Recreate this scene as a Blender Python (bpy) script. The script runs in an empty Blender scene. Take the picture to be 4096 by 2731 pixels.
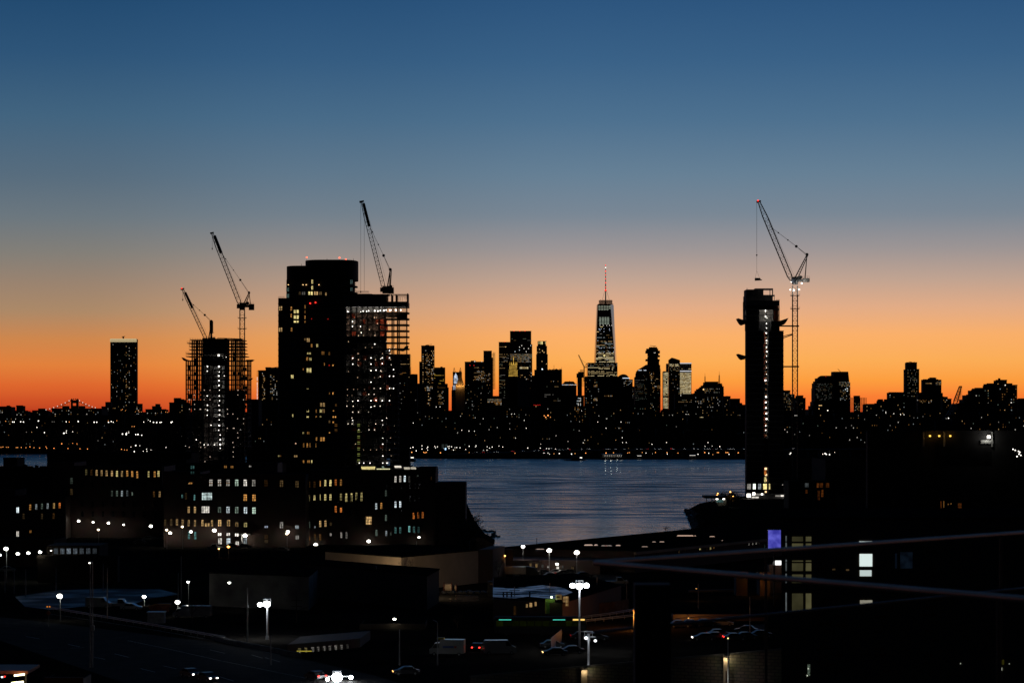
import bpy, bmesh, math, random
from mathutils import Vector, Matrix
R = random.Random(7)
S = bpy.context.scene
WROUGH, WBUMP = .4, .3
WSC = 1.0
WSZ = .86
COL = S.collection

# ------------------------------------------------------------------ camera
HC, F, HZ, CX = 45.0, 10000.0, 1640.0, 2048.0      # eye height, focal length / horizon / centre in photo pixels
cam_d = bpy.data.cameras.new('camera')
cam = bpy.data.objects.new('camera', cam_d)
COL.objects.link(cam)
cam.location = (0, 0, HC)
cam.rotation_euler = (math.radians(90), 0, 0)
cam_d.sensor_width = 36.0
cam_d.lens = F / 4096 * 36.0
cam_d.shift_y = (HZ - 1365.5) / 4096
cam_d.clip_start = 0.5
cam_d.clip_end = 90000
cam_d.dof.use_dof = True
cam_d.dof.focus_distance = 1400
cam_d.dof.aperture_fstop = 5.6
S.camera = cam
S.view_settings.view_transform = 'Standard'
S.view_settings.look = 'None'
S.view_settings.exposure = 0
S.view_settings.gamma = 1
S.cycles.use_light_tree = True
S.cycles.max_bounces = 4
S.cycles.sample_clamp_indirect = 2.0

def s2l(c):
    return tuple(((v/255)/12.92 if v/255 <= .04045 else ((v/255+.055)/1.055)**2.4) for v in c)

# ------------------------------------------------------------------ twilight sky (sun already down)
W = bpy.data.worlds.new('World'); S.world = W; W.use_nodes = True
nt = W.node_tree; nt.nodes.clear()
def N(t, **k):
    n = nt.nodes.new(t)
    for a, b in k.items(): setattr(n, a, b)
    return n
def M(op, a, b=None, clamp=False):
    n = N('ShaderNodeMath', operation=op, use_clamp=clamp)
    for i, v in enumerate((a, b)):
        if v is None: continue
        if isinstance(v, (int, float)): n.inputs[i].default_value = v
        else: nt.links.new(v, n.inputs[i])
    return n.outputs[0]
tc = N('ShaderNodeTexCoord'); sp = N('ShaderNodeSeparateXYZ')
nt.links.new(tc.outputs['Generated'], sp.inputs[0])
X_, Y_, Z_ = sp.outputs
hyp = M('SQRT', M('ADD', M('MULTIPLY', X_, X_), M('MULTIPLY', Y_, Y_)))
tan = M('DIVIDE', Z_, M('MAXIMUM', hyp, 1e-4))
pos = M('POWER', M('DIVIDE', M('MAXIMUM', tan, 0.0), 1.0), 0.5, True)
def ramp(stops):
    r = N('ShaderNodeValToRGB'); r.color_ramp.interpolation = 'LINEAR'
    e = r.color_ramp.elements
    pts = [((max(0, HZ-y)/F)**.5, s2l(c)) for y, c in stops if y > -1] + [(p, c) for y, (p, c) in [s for s in stops if s[0] == -1]]
    pts.sort(key=lambda q: q[0])
    while len(e) < len(pts): e.new(1.0)
    for el, (p, c) in zip(e, pts):
        el.position = p; el.color = (*c, 1)
    nt.links.new(pos, r.inputs[0])
    return r.outputs[0]
HIGH = [(-1, (.55, (.030, .118, .30))), (-1, (.72, (.018, .075, .20))), (-1, (1.0, (.008, .028, .07)))]
mid = ramp([(1640, (248, 98, 42)), (1585, (252, 128, 52)), (1520, (255, 160, 64)), (1440, (255, 176, 88)), (1340, (255, 179, 108)),
            (1230, (231, 176, 138)), (1120, (198, 168, 150)), (1000, (162, 154, 154)), (860, (126, 140, 154)), (700, (107, 134, 156)),
            (480, (82, 119, 151)), (240, (62, 104, 144)), (0, (49, 92, 136))] + HIGH)
lef = ramp([(1640, (186, 58, 30)), (1600, (208, 82, 38)), (1540, (224, 104, 46)), (1460, (229, 130, 60)), (1360, (210, 137, 78)),
            (1250, (176, 140, 106)), (1140, (158, 135, 115)), (1020, (135, 131, 124)), (880, (112, 124, 132)), (720, (92, 114, 132)),
            (480, (70, 106, 135)), (240, (50, 91, 129)), (0, (37, 80, 121))] + HIGH)
az = M('ARCTAN2', X_, Y_)
azr = N('ShaderNodeValToRGB'); azr.color_ramp.interpolation = 'EASE'
e = azr.color_ramp.elements
e[0].position = 0.0; e[0].color = (1, 1, 1, 1)
e[1].position = 1.0; e[1].color = (.15, .15, .15, 1)
for p, v in ((.28, 1.0), (.41, .45), (.54, 0.0), (.80, .04)):
    q = e.new(p); q.color = (v, v, v, 1)
nt.links.new(M('ADD', M('MULTIPLY', az, 1.25), .5, True), azr.inputs[0])
mx = N('ShaderNodeMix', data_type='RGBA')
nt.links.new(azr.outputs[0], mx.inputs[0]); nt.links.new(mid, mx.inputs[6]); nt.links.new(lef, mx.inputs[7])
# the sky behind the viewer is already night
caz = M('DIVIDE', Y_, M('MAXIMUM', hyp, 1e-4))
back = M('ADD', M('MULTIPLY', M('POWER', M('MULTIPLY', M('ADD', caz, .55), .65, True), 2.0), .985), .012)
# towards the zenith the azimuth matters less
hi = M('MULTIPLY', Z_, 1.0, True)
back2 = M('ADD', M('MULTIPLY', back, M('SUBTRACT', 1.0, hi)), M('MULTIPLY', hi, .06))
below = M('GREATER_THAN', Z_, -.002)
bg = N('ShaderNodeBackground'); out = N('ShaderNodeOutputWorld')
nt.links.new(mx.outputs[2], bg.inputs[0])
nt.links.new(M('MULTIPLY', back2, below), bg.inputs[1])
nt.links.new(bg.outputs[0], out.inputs[0])

# ------------------------------------------------------------------ materials
def newmat(name):
    m = bpy.data.materials.new(name); m.use_nodes = True
    t = m.node_tree; t.nodes.clear()
    o = t.nodes.new('ShaderNodeOutputMaterial')
    return m, t, o
def surf(name, col, rough=.8, metal=0, var=.35, scale=.4, bump=.15, spec=.3, col2=None, coat=0):
    m, t, o = newmat(name)
    b = t.nodes.new('ShaderNodeBsdfPrincipled')
    b.inputs['Roughness'].default_value = rough; b.inputs['Metallic'].default_value = metal
    b.inputs['Specular IOR Level'].default_value = spec
    b.inputs['Coat Weight'].default_value = coat
    c = t.nodes.new('ShaderNodeTexCoord'); n = t.nodes.new('ShaderNodeTexNoise')
    n.inputs['Scale'].default_value = scale; n.inputs['Detail'].default_value = 6
    t.links.new(c.outputs['Object'], n.inputs['Vector'])
    r = t.nodes.new('ShaderNodeValToRGB')
    r.color_ramp.elements[0].position = .3; r.color_ramp.elements[1].position = .7
    lo = tuple(v*(1-var) for v in col); hi_ = col2 or tuple(min(1, v*(1+var)) for v in col)
    r.color_ramp.elements[0].color = (*lo, 1); r.color_ramp.elements[1].color = (*hi_, 1)
    t.links.new(n.outputs['Fac'], r.inputs[0]); t.links.new(r.outputs[0], b.inputs['Base Color'])
    if bump:
        bp = t.nodes.new('ShaderNodeBump'); bp.inputs['Strength'].default_value = bump
        t.links.new(n.outputs['Fac'], bp.inputs['Height']); t.links.new(bp.outputs[0], b.inputs['Normal'])
    t.links.new(b.outputs[0], o.inputs[0])
    return m
def brickmat(name, c1, c2, mort, sx=.22, sy=.075):
    m, t, o = newmat(name)
    b = t.nodes.new('ShaderNodeBsdfPrincipled'); b.inputs['Roughness'].default_value = .85
    c = t.nodes.new('ShaderNodeTexCoord'); mp = t.nodes.new('ShaderNodeMapping'); mp.inputs['Rotation'].default_value = (math.radians(90), 0, 0)
    k = t.nodes.new('ShaderNodeTexBrick'); k.inputs['Scale'].default_value = 1
    k.inputs['Brick Width'].default_value = sx; k.inputs['Row Height'].default_value = sy; k.inputs['Mortar Size'].default_value = sy*.14
    k.inputs['Color1'].default_value = (*c1, 1); k.inputs['Color2'].default_value = (*c2, 1); k.inputs['Mortar'].default_value = (*mort, 1)
    t.links.new(c.outputs['Object'], mp.inputs[0]); t.links.new(mp.outputs[0], k.inputs['Vector'])
    n = t.nodes.new('ShaderNodeTexNoise'); n.inputs['Scale'].default_value = .3; n.inputs['Detail'].default_value = 5
    t.links.new(c.outputs['Object'], n.inputs['Vector'])
    x = t.nodes.new('ShaderNodeMix'); x.data_type = 'RGBA'; x.blend_type = 'MULTIPLY'; x.inputs[0].default_value = .6
    t.links.new(k.outputs['Color'], x.inputs[6]); t.links.new(n.outputs['Color'], x.inputs[7]); t.links.new(x.outputs[2], b.inputs['Base Color'])
    bp = t.nodes.new('ShaderNodeBump'); bp.inputs['Strength'].default_value = .3
    t.links.new(k.outputs['Fac'], bp.inputs['Height']); bp.invert = True; t.links.new(bp.outputs[0], b.inputs['Normal'])
    t.links.new(b.outputs[0], o.inputs[0])
    return m
_em = {}
def em(col, st=1.0, vary=0.0, scale=3.0, sample=False):
    """something that gives off light; vary > 0 gives the uneven look of a furnished room"""
    key = (tuple(round(v, 3) for v in col), round(st, 3), vary, scale, sample)
    if key in _em: return _em[key]
    m, t, o = newmat('light'); e_ = t.nodes.new('ShaderNodeEmission')
    e_.inputs['Color'].default_value = (*col, 1); e_.inputs['Strength'].default_value = st
    if vary:
        c = t.nodes.new('ShaderNodeTexCoord'); oi = t.nodes.new('ShaderNodeObjectInfo')
        ad = t.nodes.new('ShaderNodeVectorMath'); ad.operation = 'ADD'
        mu = t.nodes.new('ShaderNodeVectorMath'); mu.operation = 'SCALE'; mu.inputs['Scale'].default_value = 40
        t.links.new(oi.outputs['Random'], mu.inputs[0])
        t.links.new(c.outputs['Object'], ad.inputs[0]); t.links.new(mu.outputs[0], ad.inputs[1])
        n = t.nodes.new('ShaderNodeTexNoise'); n.inputs['Scale'].default_value = scale; n.inputs['Detail'].default_value = 3
        t.links.new(ad.outputs[0], n.inputs['Vector'])
        mr = t.nodes.new('ShaderNodeMapRange'); mr.inputs[1].default_value = .35; mr.inputs[2].default_value = .65
        mr.inputs[3].default_value = st*(1-vary); mr.inputs[4].default_value = st*(1+vary*.6)
        t.links.new(n.outputs['Fac'], mr.inputs[0])
        m2 = t.nodes.new('ShaderNodeMath'); m2.operation = 'MULTIPLY'
        m3 = t.nodes.new('ShaderNodeMath'); m3.operation = 'MULTIPLY_ADD'; m3.inputs[1].default_value = .8; m3.inputs[2].default_value = .5
        t.links.new(oi.outputs['Random'], m3.inputs[0])
        t.links.new(mr.outputs[0], m2.inputs[0]); t.links.new(m3.outputs[0], m2.inputs[1])
        t.links.new(m2.outputs[0], e_.inputs['Strength'])
    t.links.new(e_.outputs[0], o.inputs[0])
    m.cycles.emission_sampling = 'FRONT' if sample else 'NONE'
    _em[key] = m
    return m

K = {}
K['concrete'] = surf('concrete', (.14, .135, .13), .9)
K['dark_concrete'] = surf('dark_concrete', (.04, .038, .036), .95, spec=.1)
K['cladding'] = surf('cladding', (.022, .022, .024), .75, 0, .3, .2, .05, .1)
K['masonry'] = surf('masonry', (.06, .045, .035), .95, 0, .3, .1, spec=.1)
K['stone'] = surf('pale_stone', (.22, .2, .17), .85, 0, .25, .15)
K['dark_glass'] = surf('dark_glass', (.012, .014, .018), .12, 0, .3, .05, 0, .6)
K['glass'] = surf('mirror_glass', (.25, .3, .36), .12, .85, .15, .02, 0, .6)
K['steel'] = surf('dark_steel', (.05, .05, .052), .5, .6, .3, 1.5, .05)
K['galv'] = surf('galvanised_steel', (.32, .33, .34), .45, .6, .2, 2, .05)
K['red_steel'] = surf('primed_steel', (.18, .05, .03), .6, .2, .3, 1.5, .05)
K['white_paint'] = surf('white_paint', (.62, .62, .6), .4, 0, .1, 1, .02)
K['beige'] = surf('beige_render', (.55, .42, .29), .9, 0, .22, .12, .1)
K['grey_render'] = surf('grey_render', (.17, .16, .15), .9, 0, .35, .25, .1)
K['asphalt'] = surf('asphalt', (.03, .028, .026), 1.0, 0, .35, .3, .2, .03)
K['wet_asphalt_base'] = surf('wet_asphalt', (.03, .035, .04), .28, 0, .4, .08, .03, .5)
_w = K['wet_asphalt_base']; _t = _w.node_tree; _n = _t.nodes.new('ShaderNodeTexNoise'); _n.inputs['Scale'].default_value = .09; _n.inputs['Detail'].default_value = 5
_r = _t.nodes.new('ShaderNodeMapRange'); _r.inputs[1].default_value = .4; _r.inputs[2].default_value = .62; _r.inputs[3].default_value = .5; _r.inputs[4].default_value = 1.0
_t.links.new(_t.nodes['Texture Coordinate'].outputs['Object'], _n.inputs['Vector']); _t.links.new(_n.outputs['Fac'], _r.inputs[0]); _t.links.new(_r.outputs[0], _t.nodes['Principled BSDF'].inputs['Roughness'])
K['wet_asphalt'] = _w
K['soil'] = surf('ground', (.018, .016, .014), 1.0, 0, .4, .05, .2, 0)
K['roof_tar'] = surf('roof_tar', (.015, .014, .014), 1.0, 0, .4, .1, .1, 0)
K['roof_silver'] = surf('silver_roof_coating', (.55, .55, .58), .32, .6, .25, .35, .05, .4)
K['paint_line'] = surf('road_paint', (.6, .58, .52), .7, 0, .25, 2, .05)
K['net'] = surf('safety_net', (.03, .03, .032), .9, 0, .3, 3, .2)
K['orange_ply'] = surf('orange_netting', (.32, .07, .035), .85, 0, .4, .3, .1)
K['wood'] = surf('fence_boards', (.16, .085, .05), .85, 0, .4, .8, .2)
K['bark'] = surf('bark', (.05, .04, .032), .95, 0, .3, 2, .4)
K['twig'] = surf('twigs', (.045, .037, .03), .95, 0, .3, 2, .2)
K['rubber'] = surf('rubber', (.02, .02, .02), .8)
K['car_dark'] = surf('dark_car_paint', (.03, .03, .033), .4, .1, .1, 1, 0, .3, coat=.15)
K['car_grey'] = surf('grey_car_paint', (.18, .18, .19), .3, .4, .1, 1, 0, .5, coat=.6)
K['car_white'] = surf('white_car_paint', (.26, .26, .25), .3, 0, .08, 1, 0, .5, coat=.6)
K['car_glass'] = surf('car_glass', (.015, .016, .018), .08, 0, .1, 1, 0, .7)
K['orange_sign'] = surf('orange_sign', (.6, .12, .03), .5)
K['pipe'] = surf('painted_rail', (.85, .58, .46), .5, .7, .15, 3, .05)
K['brick'] = brickmat('red_brick', (.11, .045, .03), (.08, .035, .025), (.11, .1, .09))
K['tan_brick'] = brickmat('tan_brick', (.22, .15, .1), (.17, .12, .08), (.2, .19, .17))
K['rock_wall'] = brickmat('stone_blocks', (.27, .22, .16), (.19, .16, .12), (.1, .09, .08), 1.1, .5)

WARM = (1, .62, .25); AMB = (1, .45, .11); ORG = (1, .28, .05); WHT = (1, .93, .82); COOL = (.82, .95, 1); GRN = (.75, 1, .8)
YEL = (1, .82, .32); RED = (1, .03, .02); BLU = (.12, .2, 1); TEAL = (.35, .9, .85)

# ------------------------------------------------------------------ mesh building
class MB:
    def __init__(s): s.v = []; s.f = []; s.mi = []
    def add(s, vs, fs, mi=0):
        o = len(s.v); s.v += [tuple(v) for v in vs]
        for f in fs: s.f.append(tuple(i+o for i in f)); s.mi.append(mi)
        return s
    def box(s, x0, x1, y0, y1, z0, z1, mi=0):
        s.add([(x0,y0,z0),(x1,y0,z0),(x1,y1,z0),(x0,y1,z0),(x0,y0,z1),(x1,y0,z1),(x1,y1,z1),(x0,y1,z1)],
              [(0,3,2,1),(4,5,6,7),(0,1,5,4),(1,2,6,5),(2,3,7,6),(3,0,4,7)], mi); return s
    def prism(s, pts, z0, z1, mi=0):
        n = len(pts)
        a = sum(pts[i][0]*pts[(i+1)%n][1]-pts[(i+1)%n][0]*pts[i][1] for i in range(n))
        if a < 0: pts = pts[::-1]
        s.add([(p[0],p[1],z0) for p in pts]+[(p[0],p[1],z1) for p in pts],
              [tuple(range(n))[::-1], tuple(range(n,2*n))]+[(i,(i+1)%n,n+(i+1)%n,n+i) for i in range(n)], mi); return s
    def extr(s, pts, y0, y1, mi=0):
        """outline in x,z pushed through y"""
        n = len(pts)
        a = sum(pts[i][0]*pts[(i+1)%n][1]-pts[(i+1)%n][0]*pts[i][1] for i in range(n))
        if a < 0: pts = pts[::-1]
        s.add([(p[0],y0,p[1]) for p in pts]+[(p[0],y1,p[1]) for p in pts],
              [tuple(range(n)), tuple(range(n,2*n))[::-1]]+[((i+1)%n,i,n+i,n+(i+1)%n) for i in range(n)], mi); return s
    def bar(s, a, b, w, w2=None, n=4, mi=0, cap=True):
        a = Vector(a); b = Vector(b); d = b-a
        if d.length < 1e-6: return s
        w2 = w if w2 is None else w2
        d.normalize(); u = d.cross(Vector((0,0,1)))
        if u.length < .05: u = d.cross(Vector((0,1,0)))
        u.normalize(); v = d.cross(u)
        vs = []
        for p, r in ((a,w/2),(b,w2/2)):
            k = r*(1.414 if n == 4 else 1)
            for i in range(n):
                t = 2*math.pi*(i+.5)/n
                vs.append(p+u*math.cos(t)*k+v*math.sin(t)*k)
        fs = [(i,(i+1)%n,n+(i+1)%n,n+i) for i in range(n)]
        fs = [f[::-1] for f in fs]
        if cap: fs += [tuple(range(n)), tuple(range(n,2*n))[::-1]]
        s.add(vs, fs, mi); return s
    def ball(s, c, r, n=10, m=6, sz=1.0, mi=0):
        vs = []; fs = []
        for j in range(m+1):
            t = math.pi*j/m
            for i in range(n):
                p = 2*math.pi*i/n
                vs.append((c[0]+r*math.sin(t)*math.cos(p), c[1]+r*math.sin(t)*math.sin(p), c[2]+r*sz*math.cos(t)))
        for j in range(m):
            for i in range(n):
                fs.append((j*n+i,(j+1)*n+i,(j+1)*n+(i+1)%n,j*n+(i+1)%n))
        s.add(vs, fs, mi); return s
    def lattice(s, a, b, w, w2, bays, cw, bw, side=(0,1,0)):
        """square lattice boom or mast: four chords and zigzag bracing on all sides"""
        a = Vector(a); b = Vector(b); d = (b-a).normalized()
        v = Vector(side); v = (v-d*v.dot(d)).normalized(); u = d.cross(v)
        def ring(t):
            p = a.lerp(b, t); k = (w+(w2-w)*t)/2
            return [p+u*k*i+v*k*j for i, j in ((-1,-1),(1,-1),(1,1),(-1,1))]
        rs = [ring(i/bays) for i in range(bays+1)]
        r0, r1 = rs[0], rs[-1]
        for k in range(4): s.bar(r0[k], r1[k], cw)
        for i in range(bays):
            for k in range(4):
                k2 = (k+1) % 4
                if (i+k) % 2: s.bar(rs[i][k], rs[i+1][k2], bw)
                else: s.bar(rs[i][k2], rs[i+1][k], bw)
                if i: s.bar(rs[i][k], rs[i][k2], bw)
        return s
    def mesh(s, name, mats, smooth=False):
        me = bpy.data.meshes.new(name); me.from_pydata(s.v, [], s.f)
        for m in (mats if isinstance(mats, (list, tuple)) else [mats]): me.materials.append(m)
        if any(s.mi): me.polygons.foreach_set('material_index', s.mi)
        if smooth: me.polygons.foreach_set('use_smooth', [True]*len(s.f))
        me.update(); return me
    def obj(s, name, mats, parent=None, smooth=False):
        o = bpy.data.objects.new(name, s.mesh(name, mats, smooth)); COL.objects.link(o)
        if parent:
            o.parent = parent; l = root_loc(parent); o.location = -l
        return o
_rl = {}
def root_loc(o):
    l = Vector((0,0,0))
    while o: l += o.location; o = o.parent
    return l
def tag(o, label, cat, group=None, kind=None):
    o['label'] = label; o['category'] = cat
    if group: o['group'] = group
    if kind: o['kind'] = kind
    return o
def root(name, loc, label, cat, group=None):
    o = bpy.data.objects.new(name, None); COL.objects.link(o); o.location = loc
    return tag(o, label, cat, group)
def struct(o, label=None, cat=None, kind='structure'):
    o['kind'] = kind
    if label: o['label'] = label
    if cat: o['category'] = cat
    return o
def P(px, py, Y): return Vector(((px-CX)*Y/F, Y, HC-(py-HZ)*Y/F))
def gY(py, z=1.2): return (HC-z)*F/(py-HZ)
def G(px, py, z=1.2):
    Y = gY(py, z); return Vector(((px-CX)*Y/F, Y, z))
def XX(px, Y): return (px-CX)*Y/F
def ZZ(py, Y): return HC-(py-HZ)*Y/F
_ub = {}
def ubox(mat):
    if mat.name not in _ub: _ub[mat.name] = MB().box(-.5,.5,-.5,.5,-.5,.5).mesh('lit_box', mat)
    return _ub[mat.name]
def inst(name, me, parent, loc, sc=(1,1,1), rz=0):
    o = bpy.data.objects.new(name, me); COL.objects.link(o)
    l = Vector(loc)
    if parent: o.parent = parent; l = l-root_loc(parent)
    o.location = l; o.scale = sc; o.rotation_euler = (0,0,rz)
    return o
def light(parent, loc, col, watts, rad=.25, name='lamp_glow'):
    d = bpy.data.lights.new(name, 'POINT'); d.energy = watts*WSC; d.color = col; d.shadow_soft_size = rad
    o = bpy.data.objects.new(name, d); COL.objects.link(o)
    l = Vector(loc)
    if parent: o.parent = parent; l = l-root_loc(parent)
    o.location = l
    return o
def copy_tree(o, parent=None):
    c = o.copy(); COL.objects.link(c); c.parent = parent
    for ch in list(o.children): copy_tree(ch, c)
    return c
def far_windows(rt, rects, Y, d=.3, rz=0):
    """rects: (px, py, w, h, mat) on a wall at Y; first 100 are parts of their own, the rest one part"""
    rects = sorted(rects, key=lambda r: -r[2]*r[3])
    for r in rects[:100]:
        c = P(r[0], r[1], Y)
        inst('window', ubox(r[4]), rt, (c.x, Y+d/2-.12, c.z), (r[2]*WSZ*Y/F, d, r[3]*WSZ*Y/F))
    rest = rects[100:]
    if rest:
        mats = list({r[4].name: r[4] for r in rest}.values()); ix = {m.name: i for i, m in enumerate(mats)}
        mb = MB()
        for r in rest:
            c = P(r[0], r[1], Y); w = r[2]*WSZ*Y/F/2; h = r[3]*WSZ*Y/F/2
            mb.box(c.x-w, c.x+w, Y-.12, Y+.1, c.z-h, c.z+h, ix[r[4].name])
        o = mb.obj('window_lights', mats, rt); o['kind'] = 'stuff'
PAL = {'w': [(WARM,.9),(WARM,.35),(WHT,.8),(AMB,.5),(AMB,.18)], 'c': [(COOL,.6),(WHT,.7),(WARM,.5),(WHT,.25),(WARM,.3)],
       'm': [(WARM,.8),(WARM,.3),(WHT,1.1),(WHT,.4),(AMB,.35),(AMB,.15),(COOL,.5),(GRN,.2)],
       'o': [(WHT,.35),(WARM,.5),((.9,1,.7),.22),(WARM,.22),(WHT,.15)], 'g': [((1,.6,.08),.55),((1,.55,.1),.25)], 'y': [((1,.8,.42),.95),((1,.84,.5),.7),((1,.74,.34),.5)],
       'dim': [(WHT,.06),(GRN,.05),(WARM,.08),(WHT,.12)], 'wh': [(WHT,1.3),(COOL,1.0)]}
for _k in ('w','c','m','o'): PAL[_k] = [(a, round(b*.62, 3)) for a, b in PAL[_k]]
def grid(px0, px1, py0, py1, dx, dy, w, h, prob, pal, runs=0):
    """windows of one facade that are lit: prob each, runs > 0 makes lit stretches along a floor"""
    out = []
    y = py0
    while y <= py1:
        x = px0; on = False
        rowp = prob*R.choice((.3,.7,1,1.6)) if runs else prob
        col = R.choice(PAL[pal])
        while x <= px1:
            if runs:
                if R.random() < 1/runs or x == px0: on = R.random() < rowp; col = R.choice(PAL[pal])
                lit = on and R.random() < .85
            else:
                lit = R.random() < rowp; col = R.choice(PAL[pal])
            if lit: out.append((x, y, w, h, em(*col)))
            x += dx
        y += dy
    return out
def tower(name, label, cat, Y, segs, mat, wins=(), depth=None, group=None, roofs=(), base=0.0):
    """building seen across the river. segs: (px0, px1, py_top) blocks stepping up; one wall mesh, plus roof plant"""
    x0 = min(s[0] for s in segs); x1 = max(s[1] for s in segs)
    rt = root(name, (XX((x0+x1)/2, Y), Y, base), label, cat, group)
    mb = MB()
    for i, s in enumerate(segs):
        dp = depth or max(18, (s[1]-s[0])*Y/F*.8)
        f = Y+.35*i
        mb.box(XX(s[0],Y), XX(s[1],Y), f, f+dp-.3*i, base if len(s) < 4 else ZZ(s[3],Y), ZZ(s[2],Y))
        if len(s) < 4 and (s[1]-s[0]) > 25:
            # parapet upstand
            mb.box(XX(s[0],Y)-.3, XX(s[1],Y)+.3, f-.3, f+.6, ZZ(s[2],Y)-.6, ZZ(s[2],Y)+.9)
    mb.obj('wall', K[mat], rt)
    if roofs:
        rb = MB()
        for r in roofs:
            rb.box(XX(r[0],Y), XX(r[1],Y), Y+4, Y+4+max(3,(r[1]-r[0])*Y/F), ZZ(r[3],Y)-1 if len(r) > 3 else ZZ(segs[0][2],Y)-1, ZZ(r[2],Y))
        rb.obj('roof_plant', K['dark_concrete'], rt)
    if wins: far_windows(rt, list(wins), Y)
    return rt
# ------------------------------------------------------------------ water and land
def watermat():
    m, t, o = newmat('river_water')
    b = t.nodes.new('ShaderNodeBsdfPrincipled')
    b.inputs['Base Color'].default_value = (.004, .008, .012, 1); b.inputs['IOR'].default_value = 1.333
    c = t.nodes.new('ShaderNodeTexCoord')
    def noise(sx, sy, det, sc=1.0, off=0):
        mp = t.nodes.new('ShaderNodeMapping'); mp.inputs['Scale'].default_value = (sx, sy, 1); mp.inputs['Location'].default_value = (off, off, 0)
        n = t.nodes.new('ShaderNodeTexNoise'); n.inputs['Scale'].default_value = sc; n.inputs['Detail'].default_value = det
        n.inputs['Roughness'].default_value = .6
        t.links.new(c.outputs['Object'], mp.inputs[0]); t.links.new(mp.outputs[0], n.inputs['Vector']); return n.outputs['Fac']
    streak = noise(1/55, 1/16, 7); big = noise(1/420, 1/160, 3, 1, 7.3); chop = noise(1/2.2, 1/1.6, 4)
    mid_ = noise(1/14, 1/9, 5, 1, 3.1)
    sx = t.nodes.new('ShaderNodeSeparateXYZ'); t.links.new(c.outputs['Object'], sx.inputs[0])
    def mr(v, a, b_, c_, d):
        n = t.nodes.new('ShaderNodeMapRange'); n.inputs[1].default_value = a; n.inputs[2].default_value = b_
        n.inputs[3].default_value = c_; n.inputs[4].default_value = d; n.interpolation_type = 'SMOOTHSTEP'
        t.links.new(v, n.inputs[0]); return n.outputs[0]
    def mt(op, a, b_):
        n = t.nodes.new('ShaderNodeMath'); n.operation = op
        for i, v in enumerate((a, b_)):
            if isinstance(v, (int, float)): n.inputs[i].default_value = v
            else: t.links.new(v, n.inputs[i])
        return n.outputs[0]
    # sheltered water of the near bank lies calmer than the open river
    calm = mr(sx.outputs[1], 880, 1180, 0, 1)
    rough = mt('ADD', mr(streak, .43, .59, .10, .35), mt('MULTIPLY', mr(big, .42, .58, -.05, .08), 1))
    rough = mt('MULTIPLY', rough, mt('ADD', mt('MULTIPLY', calm, WROUGH), 1-WROUGH))
    t.links.new(rough, b.inputs['Roughness'])
    h = mt('ADD', mt('MULTIPLY', chop, .5), mt('MULTIPLY', mid_, 2.2))
    bp = t.nodes.new('ShaderNodeBump'); bp.inputs['Distance'].default_value = 1.0
    t.links.new(mt('MULTIPLY', mt('ADD', mt('MULTIPLY', calm, .55), .45), WBUMP), bp.inputs['Strength'])
    t.links.new(h, bp.inputs['Height']); t.links.new(bp.outputs[0], b.inputs['Normal'])
    t.links.new(b.outputs[0], o.inputs[0]); return m
WROUGH, WBUMP = .45, .5
wm = MB(); wm.add([(-30000,-2000,0),(30000,-2000,0),(30000,40000,0),(-30000,40000,0)], [(0,1,2,3)])
struct(wm.obj('water', watermat()))
land = [G(*p) for p in ((-900,1868),(190,1869),(700,1868),(1250,1900),(1640,1945),(1862,2002),(1899,2080),(1935,2128),(1934,2152),(1968,2188),(2050,2206),
        (2300,2200),(2560,2172),(2780,2116),(2783,2098),(2770,2066),(2795,2053),(2748,2040),(2772,2026),(2800,2012),(2840,2004),(2900,1996),(2960,1986),
        (3040,1972),(3300,1950),(4900,1930))]
pts = [(p.x, p.y) for p in land] + [(900, -300), (-900, -300)]
gm = MB().prism(pts, -2, 1.2)
struct(gm.obj('ground', K['soil']))
far = [(-9000,2600),(-600,2610)] + [(XX(px,Y),Y) for px, Y in ((200,2560),(700,2500),(1640,2330),(2250,2325),(2400,2290),(3000,2290),(3500,2290))] + [(9000,2290),(30000,30000),(30000,60000),(-30000,60000),(-30000,30000)]
struct(MB().prism(far, -2, 2.2).obj('far_bank', K['soil']))

# ------------------------------------------------------------------ Manhattan skyline, left to right
FAR = 'far skyline seen across the river'
def T(*a, **k): return tower(*a, **k)
T('housing_block', 'flat dark apartment block at the far left with a small mast on its roof', 'building', 3600, [(-60,45,1627)], 'masonry',
  grid(0,40,1635,1680,9,7,3,3,.12,'m'), roofs=[(24,36,1621)])
T('housing_block', 'dark block with a narrow raised lift house, second from the left edge', 'building', 3650, [(45,112,1644),(65,92,1623)], 'masonry', grid(60,108,1646,1690,8,6,3,3,.16,'m'))
T('housing_block', 'long low dark block with one roof house left of the hanging bridge cables', 'building', 3600, [(129,194,1643),(152,173,1633)], 'masonry', grid(134,190,1650,1700,8,7,3,3,.14,'m'))
T('housing_block', 'wide dark block standing in front of the bridge tower with two roof houses', 'building', 3500, [(207,407,1635),(249,269,1623),(315,333,1623)], 'masonry', grid(212,400,1642,1720,9,7,3,3,.13,'m'))
T('apartment_house', 'black stepped block at the left foot of the tall slab tower', 'building', 3700, [(406,442,1627),(421,442,1607)], 'masonry', grid(425,440,1620,1690,7,7,3,3,.15,'m'))
T('apartment_house', 'small black block at the right foot of the tall slab tower', 'building', 3900, [(545,564,1614)], 'masonry', grid(548,562,1620,1680,6,7,3,3,.2,'m'))
T('apartment_house', 'dark roofline with a little turret and water tank between slab tower and construction site', 'building', 3800, [(582,665,1638),(608,640,1626),(621,635,1615)], 'masonry',
  grid(590,660,1645,1700,8,7,3,3,.12,'m'))
T('apartment_house', 'black stepped block against the left side of the scaffolded concrete tower', 'building', 3700, [(677,752,1611),(695,736,1598),(695,719,1591)], 'masonry', grid(680,740,1620,1700,8,7,3,3,.1,'m'))
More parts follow.
